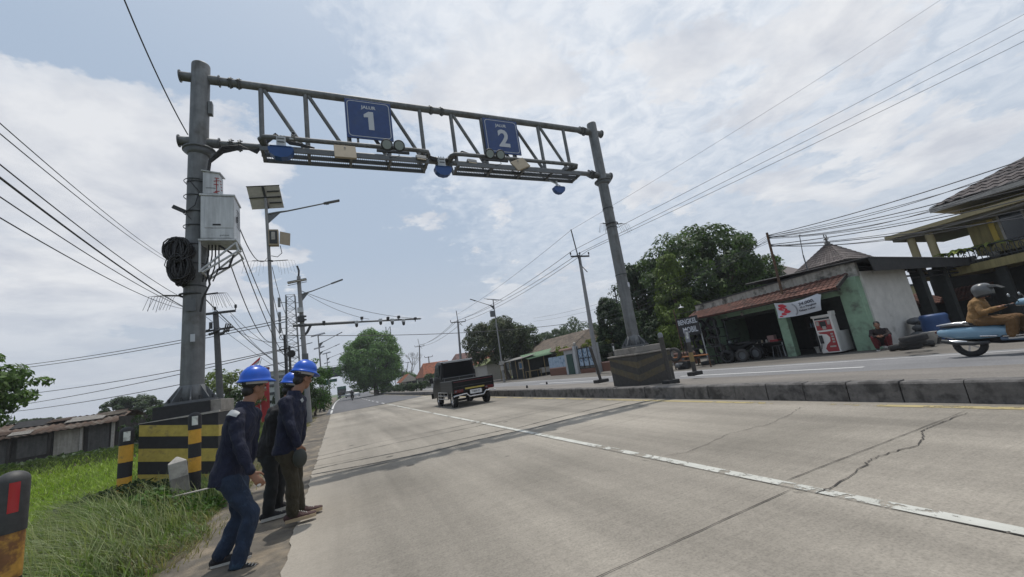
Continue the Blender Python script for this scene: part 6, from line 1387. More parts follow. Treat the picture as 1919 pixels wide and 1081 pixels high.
        if patches:
            pm = MATS.get('reflective_tape') or mat('reflective_tape', (.30, .32, .33), .5, var=.1)
            for s, q in (('R', patches[0]), ('L', patches[1])):
                if q is None: continue
                c_ = J['sh' + s] + (Nn - J['sh' + s]) * .22 + fw * q[0] + sp * q[1]; b = MB(); nn_ = (sp * .7 - fw * .6 + rt * (.35 if s == 'R' else -.35)).normalized(); ta_ = rt.cross(nn_).normalized(); b.box(c_, (.11, .05, .02), pm, ax=(ta_.cross(nn_).normalized(), ta_, nn_)); ob_ = b.build('shoulder_tape', j, bevel=.004)
    if pants:
        b = MB(); P = J['pelvis']; hp = (J['hipR'] + J['hipL']) / 2; b.loft([ring(hp - sp * .05, rt, fw, .165, .11, 20), ring(P.lerp(hp, .5), rt, fw, .165, .115, 20), ring(P + sp * .06, rt, fw, .15, .10, 20)], pants)
        for s in 'RL': limb(b, J['hip' + s], J['kn' + s], J['an' + s] + Vector((0, 0, .015)), legr[0], legr[1] * 1.08, legr[2] * 1.2, pants, .02)
        remesh(b.build('trousers', t), cv, 2, folds if disp else 0, .08)
    if shoe:
        for s in 'RL':
            T = Vector((toe if s == 'R' else (toeL or toe)) or face); T = Vector((T.x, T.y, T.z)).normalized(); sd_ = T.cross(Vector((0, 0, 1))).normalized(); up_ = sd_.cross(T); a = J['an' + s]; bt = a - up_ * .085; b = MB()
            for q, wd, ht in ((-.045, .036, .055), (.0, .038, .075), (.05, .040, .055), (.10, .045, .038), (.15, .047, .032), (.19, .040, .026)): b.ell(bt + T * q + up_ * (.022 + ht * .45), (wd, .045, ht * .75), shoe, n=12, k=8, ax=(sd_, T, up_))
            sh_ = remesh(b.build('shoe', t), .009, 2)
            P_ = [(-.034, -.07), (.034, -.07), (.040, -.02), (.044, .05), (.052, .12), (.048, .19), (.028, .225), (-.028, .225), (-.048, .19), (-.052, .12), (-.044, .05), (-.040, -.02)]
            b = MB(); b.prism(P_, up_ * .032, shoesole or sole_w, o=bt, u=sd_, v=T); b.build('sole', sh_, bevel=.006)
            if cv <= .013:
                b = MB()
                for k in range(4):
                    q = bt + T * (.06 + .022 * k) + up_ * (.088 - .010 * k); b.tube(q - sd_ * .025, q + sd_ * .025 + T * .012, .0035, sole_w, n=5)
                b.build('laces', sh_)
    if hel: helmet(t, J['head'] + u_ * .045 * hs, face, up, hel, hs, helm_tilt)
    return t
navy = mat('navy_workwear', (.0065, .0095, .030), .85, var=.25, vscale=5, bump=.3, bscale=120, wrinkle=.9)
blackj = mat('black_jacket_cloth', (.010, .010, .012), .85, var=.25, vscale=5, wrinkle=.9)
jeans = mat('blue_jeans', (.013, .026, .055), .9, var=.35, vscale=4, col2=(.055, .11, .18), c2amt=.36, bump=.3, bscale=150, wrinkle=.9)
khaki = mat('dark_olive_trousers', (.040, .034, .020), .9, var=.25, vscale=5, wrinkle=.9)
dkpants = mat('dark_grey_trousers', (.016, .018, .020), .9, var=.25, vscale=5)
shoe_b = mat('black_canvas_shoe', (.014, .014, .016), .8, var=.2); shoe_br = mat('brown_shoe', (.06, .030, .028), .8, var=.2); sole_t = mat('tan_sole', (.40, .31, .20), .8)
hel_b = mat('blue_helmet_shell', (.005, .085, .50), .32, spec=.5, var=.05)
Z = lambda v, z: Vector((v[0], v[1], z))
def J_(**k): return k
from mathutils.bvhtree import BVHTree
def tape(pers, px, py, w, h, rot, depth=.004):
    """a strip of reflective tape sewn on the jacket, lying on its surface"""
    pm = MATS.get('reflective_tape') or mat('reflective_tape', (.30, .32, .33), .5, var=.1)
    j = [o for o in bpy.data.objects if o.parent == pers and o.name.startswith('jacket')][0]; M = pworld(j); me = j.data
    bv = BVHTree.FromPolygons([M @ v.co for v in me.vertices], [tuple(p.vertices) for p in me.polygons]); d = Vector(ray(px, py)).normalized(); o = Vector((0, 0, CAMZ)); hit, n, i_, dist = bv.ray_cast(o, d)
    if hit is None: print('tape missed', px, py); return
    u = d.cross(n).normalized() if abs(d.dot(n)) < .95 else Vector((1, 0, 0)); u = (Vector((0, 0, 1)) - n * n.z).normalized(); v = n.cross(u); a = rot; U = u * math.cos(a) + v * math.sin(a); V_ = n.cross(U); vs = []; K = 5
    for iy in range(K):
        for ix in range(K):
            q = hit + U * (w * (ix / (K - 1) - .5)) + V_ * (h * (iy / (K - 1) - .5)); c_, nn, _, _ = bv.find_nearest(q); vs.append(c_ + nn * depth)
    b = MB(); b.add(vs, [(y * K + x, y * K + x + 1, (y + 1) * K + x + 1, (y + 1) * K + x) for y in range(K - 1) for x in range(K - 1)], pm, True); b.build('reflective_tape', j)
# worker A, nearest: knees bent, stooping, looking right
YA = 4.50
JA = J_(head=AY(477, 726, YA + .16), neck=AY(460, 760, YA + .10), shR=AY(441, 782, YA - .09), shL=AY(476, 776, YA + .26), elR=AY(449, 838, YA - .16), wrR=AY(470, 886, YA - .17),
        elL=AY(472, 834, YA + .34), wrL=AY(466, 872, YA + .34), pelvis=AY(430, 888, YA + .05), hipR=AY(432, 905, YA - .04), hipL=AY(445, 903, YA + .14), knR=AY(471, 964, YA - .05), knL=AY(450, 968, YA + .18),
        anR=AY(447, 1058, YA - .10), anL=AY(414, 1042, YA + .12))
dA = Vector((.93, .10, 0)); 
pA = person('stooping worker in navy jacket and blue jeans, nearest the camera, hand reaching down', JA, navy, jeans, shoe_b, face=(.88, .47, -.10), up=(.16, .05, 1), toe=Vector((.80, -.25, 0)), toeL=Vector((.92, -.0, 0)), hel=hel_b, wj=.172, dj=.118,
       handR={'d': (.55, .0, -.8), 'n': (-.2, .9, -.1), 'side': 1, 'curl': .55}, handL={'curl': .5}, hem=.10, helm_tilt=.05, hs=1.02)
p = AY(485, 909, YA - .17); b = MB(); b.ell(p, (.02, .010, .014), sole_w, n=8, k=5); tag(b.build('crumpled_paper'), 'tiny crumpled white paper held at the fingertips of the stooping worker', 'paper')
# worker C, at the kerb edge, leaning forward
YC = 5.25
JC = J_(head=AY(568, 708, YC + .10), neck=AY(552, 738, YC + .06), shR=AY(535, 754, YC - .10), shL=AY(563, 752, YC + .24), elR=AY(545, 802, YC - .18), wrR=AY(560, 834, YC - .16), elL=AY(566, 802, YC + .30), wrL=AY(562, 832, YC + .3),
        pelvis=AY(538, 840, YC + .03), hipR=AY(537, 852, YC - .05), hipL=AY(549, 850, YC + .14), knR=AY(549, 905, YC - .04), knL=AY(556, 903, YC + .18), anR=AY(548, 961, YC - .02), anL=AY(562, 951, YC + .20))
pC = person('standing worker in navy jacket and olive trousers at the road edge, looking ahead', JC, navy, khaki, shoe_br, face=(.80, .55, -.25), up=(.25, .12, 1), toe=Vector((.95, .05, 0)), toeL=Vector((.95, .12, 0)), hel=hel_b, wj=.176, dj=.115, hem=.06,
       shoesole=sole_t, handR={'d': (.1, .05, -1), 'n': (-.2, .9, 0), 'curl': .9}, handL={'curl': .8}, helm_tilt=-.02, hs=1.02)
b = MB(); p = AY(562, 858, YC - .16); b.ell(p, (.07, .03, .10), mat('dark_pouch', (.03, .035, .03), .5), n=14, k=8); b.tube(p + Vector((0, 0, .08)), AY(562, 842, YC - .14), .012, blk, n=6); tag(b.build('pouch'), 'small dark pouch hanging from the hand of the worker in olive trousers', 'pouch')
tape(pA, 436, 773, .12, .062, 1.1)
tape(pC, 534, 742, .07, .10, .9); tape(pC, 566, 750, .04, .07, .3)
# worker B, behind and between them
YB = 5.75
JB = J_(head=AY(547, 728, YB + .05), neck=AY(533, 757, YB), shR=AY(512, 772, YB - .05), shL=AY(553, 770, YB + .2), elR=AY(508, 822, YB - .12), wrR=AY(508, 856, YB - .1), elL=AY(558, 820, YB + .25), wrL=AY(552, 850, YB + .25),
        pelvis=AY(507, 845, YB + .03), hipR=AY(504, 856, YB - .05), hipL=AY(518, 855, YB + .14), knR=AY(510, 905, YB - .04), knL=AY(524, 902, YB + .16), anR=AY(502, 960, YB - .02), anL=AY(521, 943, YB + .22))
person('worker in black jacket and dark trousers, half hidden between the two in navy', JB, blackj, dkpants, shoe_b, face=(.9, .42, -.25), up=(.3, .1, 1), toe=Vector((.95, .18, 0)), toeL=Vector((.95, .2, 0)), hel=hel_b, wj=.176, dj=.115, hem=.06, handR={'d': (.0, .0, -1), 'n': (-.2, .9, 0), 'curl': .9}, handL={'curl': .8})
# far pedestrian, walking
def walker(label, x, y, h, fdir, jm, pm, stride=.28, z=0, vox=.02):
    s = h / 1.7; f = Vector(fdir).normalized(); r = f.cross(Vector((0, 0, 1))); o = Vector((x, y, z)); u = Vector((0, 0, 1))
    def q(a, b_, c): return o + (f * a + r * b_ + u * c) * s
    J = J_(head=q(.04, 0, 1.56), neck=q(.0, 0, 1.42), shR=q(0, .18, 1.36), shL=q(0, -.18, 1.36), elR=q(-.12, .22, 1.08), elL=q(.10, -.22, 1.08), wrR=q(-.06, .22, .85), wrL=q(.24, -.2, .88), pelvis=q(0, 0, .95), hipR=q(0, .09, .88), hipL=q(0, -.09, .88),
           knR=q(stride * .6, .09, .48), knL=q(-stride * .3, -.09, .47), anR=q(stride, .09, .09), anL=q(-stride * 1.1, -.09, .12))
    return person(label, J, jm, pm, shoe_b, face=f, toe=f, vox=vox, cv=vox, fingers=True if vox <= .01 else False, disp=False, folds=0)
p = G(606, 770, 0); walker('distant person in dark clothes walking along the left verge', p[0], p[1] * .93, 1.62, (.8, -.6, 0), blackj, dkpants, z=0)
# squatting man by the white wall
q0 = G(1655, 650, 0); sx_, sy_ = 16.75, 7.22
brn = mat('dark_brown_shirt', (.022, .014, .014), .9, var=.2); redp = mat('maroon_trousers', (.14, .022, .025), .9, var=.25)
def sq(f, r, u): return Vector((sx_, sy_, 0)) + Vector((-.92, -.40, 0)) * f + Vector((-.40, .92, 0)) * r + Vector((0, 0, u))
person('man in dark shirt and maroon trousers squatting beside the green pillar', J_(head=sq(.06, 0, .84), neck=sq(.0, 0, .70), shR=sq(0, .18, .64), shL=sq(0, -.18, .64), elR=sq(.22, .24, .50), elL=sq(.22, -.24, .50), wrR=sq(.44, .08, .47), wrL=sq(.44, -.06, .47), pelvis=sq(-.10, 0, .22), hipR=sq(-.08, .10, .19), hipL=sq(-.08, -.10, .19),
       knR=sq(.30, .20, .44), knL=sq(.30, -.20, .44), anR=sq(.16, .16, .09), anL=sq(.16, -.16, .09)), brn, redp, shoe_b, face=(-.9, -.35, .05), toe=Vector((-.92, -.4, 0)), vox=.010, cv=.015, hs=1.0, folds=.012, sleeve=1)
# ================================================================ vehicles
car_blk = mat('black_car_paint', (.004, .004, .005), .4, spec=.22, coat=.1, var=.3)
car_wht = mat('white_car_paint', (.60, .61, .62), .25, coat=.8); car_slv = mat('silver_car_paint', (.34, .36, .38), .3, .4, coat=.8)
grn_trk = mat('green_truck_paint', (.03, .10, .085), .45, var=.2); chrome = mat('polished_steel', (.55, .55, .56), .2, .9)
tail_r = mat('tail_lamp', (.10, .008, .01), .2, coat=.6); bed_m = mat('bed_grey', (.03, .032, .033), .55, var=.3); red_st = mat('red_strip', (.12, .015, .025), .5)
plate_w = mat('plate_white', (.60, .61, .62), .5)
def wheel(par, c, R=.29, w=.18, side=-1, rim=None):
    c = Vector(c); b = MB(); tyre_mb(b, c, (1, 0, 0), R, w, black); wh = b.build('wheel', par); b = MB(); rm = rim or chrome
    o = c + Vector((side * w * .30, 0, 0)); b.lathe([(R * .64, -.05), (R * .66, 0), (R * .60, .02), (R * .55, .0), (R * .50, -.06), (0, -.06)], rm, o=o, axis=(side, 0, 0), n=24)
    for k in range(6):
        a = 2 * PI * k / 6; d = Vector((0, math.cos(a), math.sin(a))); t_ = Vector((0, -math.sin(a), math.cos(a))); b.box(o + d * R * .34, (.03, .045, R * .56), rm, ax=(Vector((1, 0, 0)), t_, d))
    b.lathe([(.05, -.02), (.05, .015), (0, .02)], rm, o=o, axis=(side, 0, 0), n=12); b.build('rim', wh); return wh
PX0, PX1, PY0 = 4.24, 6.02, 15.95; pcx = (PX0 + PX1) / 2
pk = thing('pickup_truck', 'black single cab pickup truck driving away in the inner lane', 'pickup truck', (pcx, 18, 0))
for (x, y, sd) in ((4.42, 16.62, -1), (5.84, 16.62, 1), (4.42, 19.1, -1), (5.84, 19.1, 1)): wheel(pk, (x, y, .31), .31, .19, sd)
b = MB(); b.bb((4.75, 15.99, .42), (4.85, 19.6, .55), dark_metal); b.bb((5.42, 15.99, .42), (5.52, 19.6, .55), dark_metal); b.tube((4.45, 16.62, .29), (5.8, 16.62, .29), .05, dark_metal, n=8); b.ell((5.13, 16.62, .29), (.14, .14, .13), dark_metal)
for y in (16.1, 16.9, 17.7): b.bb((4.6, y, .46), (5.7, y + .1, .56), dark_metal)
b.lathe([(0, 0), (.16, 0), (.2, .03), (.2, .14), (.16, .17), (0, .17)], black, o=(5.45, 16.1, .34), axis=(0, 0, 1), n=16); b.bb((4.5, 17.3, .32), (4.85, 17.9, .55), dark_metal); b.build('chassis', pk, bevel=.008)
b = MB(); b.bb((PX0 + .01, 16.0, .60), (PX1 - .01, 18.02, .68), bed_m); b.build('bed_floor', pk)
for x in (PX0, PX1 - .04):
    b = MB(); b.bb((x, 16.03, .66), (x + .04, 18.02, 1.08), bed_m)
    s_ = -1 if x == PX0 else 1
    for z in (.72, .84, .96, 1.05): b.bb((x - .008 if s_ < 0 else x + .04, 16.06, z), (x if s_ < 0 else x + .048, 18.0, z + .03), bed_m)
    b.bb((x - .012, 16.02, 1.08), (x + .052, 18.02, 1.11), steel_d)
    b.build('bed_side', pk, bevel=.006)
b = MB(); b.bb((PX0, 15.95, .62), (PX1, 15.995, 1.10), car_blk); b.bb((PX0 - .005, 15.94, 1.10), (PX1 + .005, 16.0, 1.125), steel_d); tg = b.build('tailgate', pk, bevel=.01)
b = MB(); b.bb((PX0 + .05, 15.938, 1.03), (PX1 - .05, 15.95, 1.05), red_st); b.bb((pcx - .38, 15.936, .70), (pcx + .45, 15.95, .76), yel); b.bb((PX0 + .08, 15.94, .84), (PX1 - .08, 15.95, .86), dark_metal); b.build('tailgate_strip', tg)
for x in (PX0 + .04, PX1 - .42):
    b = MB(); b.bb((x, 15.92, .60), (x + .38, 15.95, .73), tail_r); lp = b.build('tail_light', pk, bevel=.01); b = MB(); b.bb((x + .02, 15.914, .64), (x + .10, 15.925, .70), steel_d); b.build('reverse_lens', lp)
b = MB(); b.bb((pcx - .20, 15.90, .49), (pcx + .30, 15.915, .65), plate_w); pl_ = b.build('number_plate', pk, bevel=.003)
textmesh('T 8605 ST', .105, blk, (pcx + .05, 15.898, .575), (1, 0, 0), (0, 0, 1), 'lettering', pl_, .001, bold=.002, sx=.85)
b = MB(); b.path([(PX0 - .02, 15.85, .47), (PX0 + .02, 15.83, .50), (pcx - .38, 15.83, .54), (pcx - .26, 15.83, .40), (pcx + .34, 15.83, .40), (pcx + .46, 15.83, .54), (PX1 - .02, 15.83, .50), (PX1 + .02, 15.85, .52)], .028, chrome, n=8)
for x in (PX0 + .3, PX1 - .3): b.tube((x, 15.84, .5), (x, 16.0, .5), .02, dark_metal, n=6)
b.build('rear_bumper', pk)
b = MB()
for z in (.36, .50, .64): b.tube((PX0 + .02, 16.95, z), (PX0 + .02, 18.7, z), .018, chrome, n=6)
for y in (17.0, 17.6, 18.2, 18.65): b.tube((PX0 + .02, y, .34), (PX0 + .02, y, .66), .014, chrome, n=6)
b.tube((PX0 + .02, 16.3, .45), (PX0 + .02, 16.3, .66), .02, chrome, n=6); b.build('side_guard', pk)
# cab: lofted sections along the length
def cabring(y, zb, zt, wb, wt, r=.10):
    P = [(-wb, zb), (wb, zb), (wb, zb + (zt - zb) * .40), (wb * .995, zb + (zt - zb) * .50), (wt + r * .15, zt - r), (wt - r * .3, zt - r * .2), (wt - r * 1.2, zt), (-wt + r * 1.2, zt), (-wt + r * .3, zt - r * .2), (-wt - r * .15, zt - r), (-wb * .995, zb + (zt - zb) * .50), (-wb, zb + (zt - zb) * .40)]
    return [Vector((pcx + p[0], y, p[1])) for p in P]
b = MB(); b.loft([cabring(18.06, .50, 1.98, .84, .72, .06), cabring(18.12, .42, 2.02, .85, .73, .06), cabring(18.9, .40, 2.05, .86, .74, .06), cabring(19.25, .40, 2.00, .86, .73, .06), cabring(19.6, .40, 1.35, .86, .80), cabring(19.95, .38, 1.12, .84, .78), cabring(20.02, .42, 1.0, .78, .70)], car_blk, smooth=False); b.build('cab', pk, bevel=.02, seg=3)
b = MB(); b.prism([(-.72, 1.30), (.72, 1.30), (.64, 1.90), (-.64, 1.90)], (0, .02, 0), mat('tinted_glass', (.003, .003, .004), .35, spec=.12), o=(pcx, 18.035, 0)); b.build('rear_window', pk)
b = MB(); b.prism([(-.78, 1.22), (.78, 1.22), (.78, 1.25), (-.78, 1.25)], (0, .03, 0), chrome, o=(pcx, 18.02, 0)); b.prism([(-.80, 1.97), (.76, 1.97), (.74, 2.0), (-.84, 2.0)], (0, .05, 0), chrome, o=(pcx, 18.0, 0)); b.prism([(-.66, 1.93), (.66, 1.93), (.66, 1.95), (-.66, 1.95)], (0, .02, 0), chrome, o=(pcx, 18.03, 0)); b.build('window_trim', pk)
for sx in (-1, 1):
    b = MB(); b.prism([(18.25, 1.24), (19.15, 1.24), (18.98, 1.88), (18.3, 1.90)], (.02 * sx, 0, 0), glass_d, o=(pcx + sx * .815, 0, 0), u=(0, 1, 0)); dr = b.build('side_window', pk)
    b = MB(); b.box((pcx + sx * 1.0, 19.3, 1.22), (.16, .07, .26), blk); b.tube((pcx + sx * .84, 19.3, 1.2), (pcx + sx * .96, 19.3, 1.2), .015, blk, n=6); b.build('wing_mirror', pk, bevel=.02)
b = MB(); b.bb((PX0 + .06, 18.04, .68), (PX1 - .06, 18.08, 1.22), bed_m)
for x in (PX0 + .2, pcx, PX1 - .2): b.tube((x, 18.0, .68), (x, 18.0, 1.22), .02, steel_d, n=6)
b.tube((PX0 + .1, 17.98, 1.24), (PX1 - .1, 17.98, 1.24), .022, steel_d, n=6); b.build('headboard', pk)
b = MB()
for k, x in enumerate((-.5, -.1, .35)): b.box((pcx + x, 17.2, .98), (.30, 1.4, .03), [wood_l, conc_l, wood_d][k], rot=(0, .05 * k, .15 - .1 * k))
b.box((pcx + .1, 17.0, .85), (1.3, .9, .25), bed_m); tag(b.build('loose_boards'), 'pale boards and sacks lying in the bed of the black pickup', 'cargo')
b = MB(); b.bb((PX0 - .02, 20.0, .35), (PX1 + .02, 20.06, .60), car_blk); b.build('front_bumper', pk, bevel=.02)
b = MB()
for y in (18.9,): b.bb((PX0 + .04, 18.78, .12), (PX0 + .08, 18.82, .40), blk)
b.bb((PX0 + .02, 18.65, .16), (PX0 + .24, 18.68, .42), blk); b.build('mud_flap', pk)
# ---- far vehicles
def boxcar(name, label, cat, c, dims, paint, facing=-1, van=False):
    x, y = c; w, l, h = dims; t = thing(name, label, cat, (x, y, 0)); b = MB()
    def rg(yy, zb, zm, zt, k): return [Vector((x + a * w / 2, y + yy * facing, z)) for a, z in ((-.98, zb), (.98, zb), (1, zm * .6), (1, zm), (k, zt - .05), (k - .08, zt), (-k + .08, zt), (-k, zt - .05), (-1, zm), (-1, zm * .6))]
    rs = [rg(-l / 2, .35, .9, 1.0, .9), rg(-l / 2 + .1, .25, .95, h * .95, .8), rg(0, .22, .95, h, .82), rg(l / 2 - 1.4, .22, .95, h * .97, .8), rg(l / 2 - .75, .22, .92, .98, .9), rg(l / 2 - .1, .25, .8, .85, .9), rg(l / 2, .35, .6, .7, .85)]
    if facing < 0: rs = rs[::-1]
    b.loft(rs, paint, smooth=False); b.build('body', t, bevel=.03)
    yf = y + facing * (l / 2 - 1.0); b = MB(); o = facing * -.03
    b.add([(x - w * .42, yf + facing * .30, 1.02), (x + w * .42, yf + facing * .30, 1.02), (x + w * .37, yf - facing * .28, h - .12), (x - w * .37, yf - facing * .28, h - .12)], [(0, 1, 2, 3)], glass_d); b.build('windscreen', t)
    b = MB(); yr = y - facing * (l / 2 + .01)
    b.add([(x - w * .38, yr + facing * .03, .98), (x + w * .38, yr + facing * .03, .98), (x + w * .34, yr + facing * .12, h - .18), (x - w * .34, yr + facing * .12, h - .18)], [(0, 1, 2, 3)], glass_d); b.build('rear_window', t)
    for sx in (-1, 1):
        b = MB(); b.add([(x + sx * w * .475, y - l * .38, 1.0), (x + sx * w * .475, y + l * .30, 1.0), (x + sx * w * .425, y + l * .2, h - .14), (x + sx * w * .425, y - l * .34, h - .14)], [(0, 1, 2, 3)], glass_d); b.build('side_window', t)
        for yy in (-l * .31, l * .31): b = MB(); tyre_mb(b, (x + sx * w * .42, y + yy, .31), (1, 0, 0), .31, .2, black, steel_d); b.build('wheel', t)
        for ye in (-1, 1): b = MB(); b.box((x + sx * w * .40, y + ye * (l / 2 + .0), .72), (.3, .08, .16), tail_r if ye == -facing else lens_m); b.build('tail_light' if ye == -facing else 'headlight', t)
    return t
def onroad(px, Y): return AY(px, 742, Y)[0]
def lorry(name, label, c, paint, h=2.9, w=2.1, facing=-1, tank=False):
    x, y = c; t = thing(name, label, 'truck', (x, y, 0)); f = facing
    b = MB(); b.bb((x - w / 2, y + f * 1.4, .55), (x + w / 2, y + f * 3.0, h * .82), paint); b.build('cab', t, bevel=.1, seg=3)
    yf = y + f * 3.02; b = MB(); b.bb((x - w * .42, min(yf, yf + f * .02), h * .45), (x + w * .42, max(yf, yf + f * .02), h * .75), glass_d); b.build('windscreen', t)
    b = MB(); b.bb((x - w * .48, min(yf, yf + f * .1), .45), (x + w * .48, max(yf, yf + f * .1), .72), white_box); b.build('front_bumper', t, bevel=.03)
    for sx in (-1, 1): b = MB(); b.tube((x + sx * w * .36, yf, .85), (x + sx * w * .36, yf + f * .03, .85), .11, lens_m, n=12); b.build('headlight', t)
    if tank:
        b = MB(); b.lathe([(.0, -.1), (.75, 0), (1.15, .7), (1.22, 1.7), (.95, 2.9), (.45, 3.6), (.4, 3.75), (0, 3.75)], paint, o=(x, y + f * 1.2, 1.75), axis=(0, -f, .16), n=24); b.build('mixer_drum', t)
        b = MB(); b.bb((x - 1, y - 3, .7), (x + 1, y + 1.4, .95), dark_metal); b.prism([(-.5, 0), (.5, 0), (.3, -.9), (-.3, -.9)], (0, .3, 0), paint, o=(x, y - f * 3.0, 2.2)); b.build('frame', t)
    else:
        b = MB(); b.bb((x - w / 2, y - 3, .9), (x + w / 2, y + 1.2, h), paint)
        for k in range(6): b.bb((x - w / 2 - .03, y - 2.9 + k * .7, .9), (x - w / 2, y - 2.8 + k * .7, h), dark_metal)
        b.build('cargo_body', t); b = MB(); b.bb((x - .5, y - 3, .6), (x + .5, y + 1.5, .85), dark_metal); b.build('frame', t)
    for sx in (-1, 1):
        for yy in (-1.9, 2.1): b = MB(); tyre_mb(b, (x + sx * w * .43, y + yy, .42), (1, 0, 0), .42, .28, black, steel_d); b.build('wheel', t)
    return t
lorry('box_truck', 'dark green lorry with pale windscreen far down the left lane', (AY(640, 735, 118)[0] + .1, 121), grn_trk, h=3.1, w=2.2, facing=-1)
lorry('mixer_truck', 'pale green mixer truck on the opposite lane under the big round tree', (AY(719, 725, 100)[0] + .0, 102), mat('pale_green_paint', (.34, .40, .30), .5, var=.15), h=2.9, w=2.3, facing=-1, tank=True)
boxcar('parked_van', 'silver minivan far ahead between the green lorry and the white van', 'van', (AY(655, 735, 104)[0], 106), (1.75, 4.2, 1.75), car_slv)
boxcar('white_van', 'white van far ahead near the median, right of the silver minivan', 'van', (AY(668, 733, 112)[0], 114), (1.75, 4.2, 1.85), car_wht)
def motorbike(label, x, y, f, paint, plabel=None, shirt=None, pants=None, hel=None):
    """f = travel direction along Y"""
    t = thing('motorcycle', label, 'motorcycle', (x, y, 0)); F = Vector((0, f, 0)); R_ = Vector((f, 0, 0))
    def q(a, b_, c): return Vector((x, y, 0)) + F * a + R_ * b_ + Vector((0, 0, c))
    for a in (-.62, .62): b = MB(); tyre_mb(b, q(a, 0, .29), (1, 0, 0), .29, .09, black, steel_d); b.build('wheel', t)
    b = MB(); b.loft([ring(q(-.8, 0, .78), R_, Vector((0, 0, 1)), .05, .05, 12), ring(q(-.4, 0, .70), R_, Vector((0, 0, 1)), .11, .10, 12), ring(q(0, 0, .55), R_, Vector((0, 0, 1)), .12, .16, 12), ring(q(.35, 0, .62), R_, Vector((0, 0, 1)), .12, .2, 12), ring(q(.55, 0, .85), R_, Vector((0, 0, 1)), .09, .1, 12)][::(1 if f < 0 else 1)], paint); b.build('body', t)
    b = MB(); b.box(q(-.2, 0, .80), (.2, .7, .08), blk); b.build('seat', t, bevel=.03)
    b = MB(); b.tube(q(.62, 0, .3), q(.42, 0, .98), .03, steel_d, n=8); b.tube(q(.40, -.3, 1.02), q(.40, .3, 1.02), .016, blk, n=6); b.tube(q(.42, 0, .9), q(.50, 0, .9), .08, lens_m, n=10); b.build('fork', t)
    if not plabel: return
    J = J_(head=q(.05, 0, 1.48), neck=q(-.02, 0, 1.34), shR=q(0, .18, 1.28), shL=q(0, -.18, 1.28), elR=q(.18, .26, 1.06), elL=q(.18, -.26, 1.06), wrR=q(.38, .27, 1.05), wrL=q(.38, -.27, 1.05), pelvis=q(-.15, 0, .90), hipR=q(-.12, .09, .86), hipL=q(-.12, -.09, .86), knR=q(.26, .16, .76), knL=q(.26, -.16, .76), anR=q(.12, .15, .34), anL=q(.12, -.15, .34))
    pr_ = person(plabel, J, shirt, pants, shoe_b, face=F, toe=F, vox=.02, cv=.02, fingers=False, disp=False)
    b = MB(); b.ell(q(.05, 0, 1.53), (.13, .15, .14), hel, n=16, k=10); b.box(q(.05 + .12, 0, 1.51), (.18, .05, .08), glass_d); b.build('helmet', pr_)
motorbike('small motorcycle coming down the left lane, nearest of the far traffic', AY(660, 742, 66)[0], 66, -1, car_blk, 'distant rider in dark clothes on the motorcycle in front of the silver minivan', blackj, dkpants, car_wht)
motorbike('tiny motorcycle beside the green lorry at the road edge', AY(636, 738, 96)[0] + .1, 96, -1, steel_d, 'distant rider beside the green lorry at the road edge', khaki, dkpants, blk)
motorbike('dark parked motorcycle in the left workshop bay', 16.75, 12.35, 1, car_blk)
motorbike('grimy motorcycle parked beside the work bench, facing out of the bay', 17.9, 12.9, 1, bed_m)
# ---- the scooter and its rider: travelling towards -Y
ice = mat('ice_blue_paint', (.15, .27, .37), .28, coat=.8, var=.05); scx, scy = 12.8, 4.0
ss = thing('scooter', 'large ice blue scooter passing on the opposite road at the right edge', 'scooter', (scx, scy, 0)); UZ = Vector((0, 0, 1)); RX_ = Vector((-1, 0, 0))
def S(a, b_, c): return Vector((scx - b_, scy - a, c))      # a forward (towards -Y), b right of travel (towards -X... the near side)
def sr_(a, c, hw, hh, n=18): return ring(S(a, 0, c), Vector((1, 0, 0)), UZ, hw, hh, n, 2.6)
for a in (0, 1.33):
    b = MB(); tyre_mb(b, S(a, 0, .27), (1, 0, 0), .27, .12, black); wh = b.build('wheel', ss); b = MB(); b.lathe([(.17, -.045), (.175, .045), (.16, .045), (.15, 0), (.16, -.045), (.17, -.045)], dark_metal, o=S(a, 0, .27), axis=(1, 0, 0), n=24)
    for k in range(5): an = 2 * PI * k / 5; d = Vector((0, math.cos(an), math.sin(an))); b.box(S(a, 0, .27) + d * .09, (.03, .03, .16), chrome if a == 0 else dark_metal, ax=(Vector((1, 0, 0)), d.cross(Vector((1, 0, 0))), d))
    b.build('rim', wh)
b = MB(); b.loft([sr_(-.46, .58, .04, .03), sr_(-.40, .565, .11, .085), sr_(-.12, .54, .175, .15), sr_(.20, .52, .19, .165), sr_(.50, .50, .18, .15), sr_(.72, .46, .16, .12)][::-1], ice); b.build('rear_panel', ss)
b = MB(); b.loft([sr_(-.15, .42, .06, .06), sr_(.1, .40, .12, .10), sr_(.5, .36, .15, .12), sr_(.9, .34, .17, .10), sr_(1.15, .40, .15, .12)][::-1], car_blk); b.build('engine_cover', ss)
b = MB(); b.loft([sr_(.52, .35, .185, .05), sr_(.8, .33, .19, .055), sr_(1.1, .36, .17, .07)][::-1], mat('dark_blue_skirt', (.05, .09, .15), .35, coat=.6)); b.build('side_skirt', ss)
b = MB(); b.loft([sr_(-.36, .70, .07, .02), sr_(-.2, .70, .13, .035), sr_(.1, .68, .15, .04), sr_(.3, .66, .14, .04), sr_(.62, .64, .11, .04)][::-1], blk); b.build('seat', ss)
b = MB()
for sx in (-1, 1): b.path([S(.05, sx * .13, .745), S(-.15, sx * .12, .76), S(-.34, sx * .07, .755), S(-.42, 0, .75)], [.022, .02, .016, .012], chrome, n=8)
b.build('grab_rail', ss)
b = MB(); b.loft([sr_(.98, .42, .17, .10), sr_(1.05, .62, .20, .14), sr_(1.08, .85, .21, .14), sr_(1.05, 1.0, .17, .09)][::-1], ice, smooth=True); b.build('leg_shield', ss)
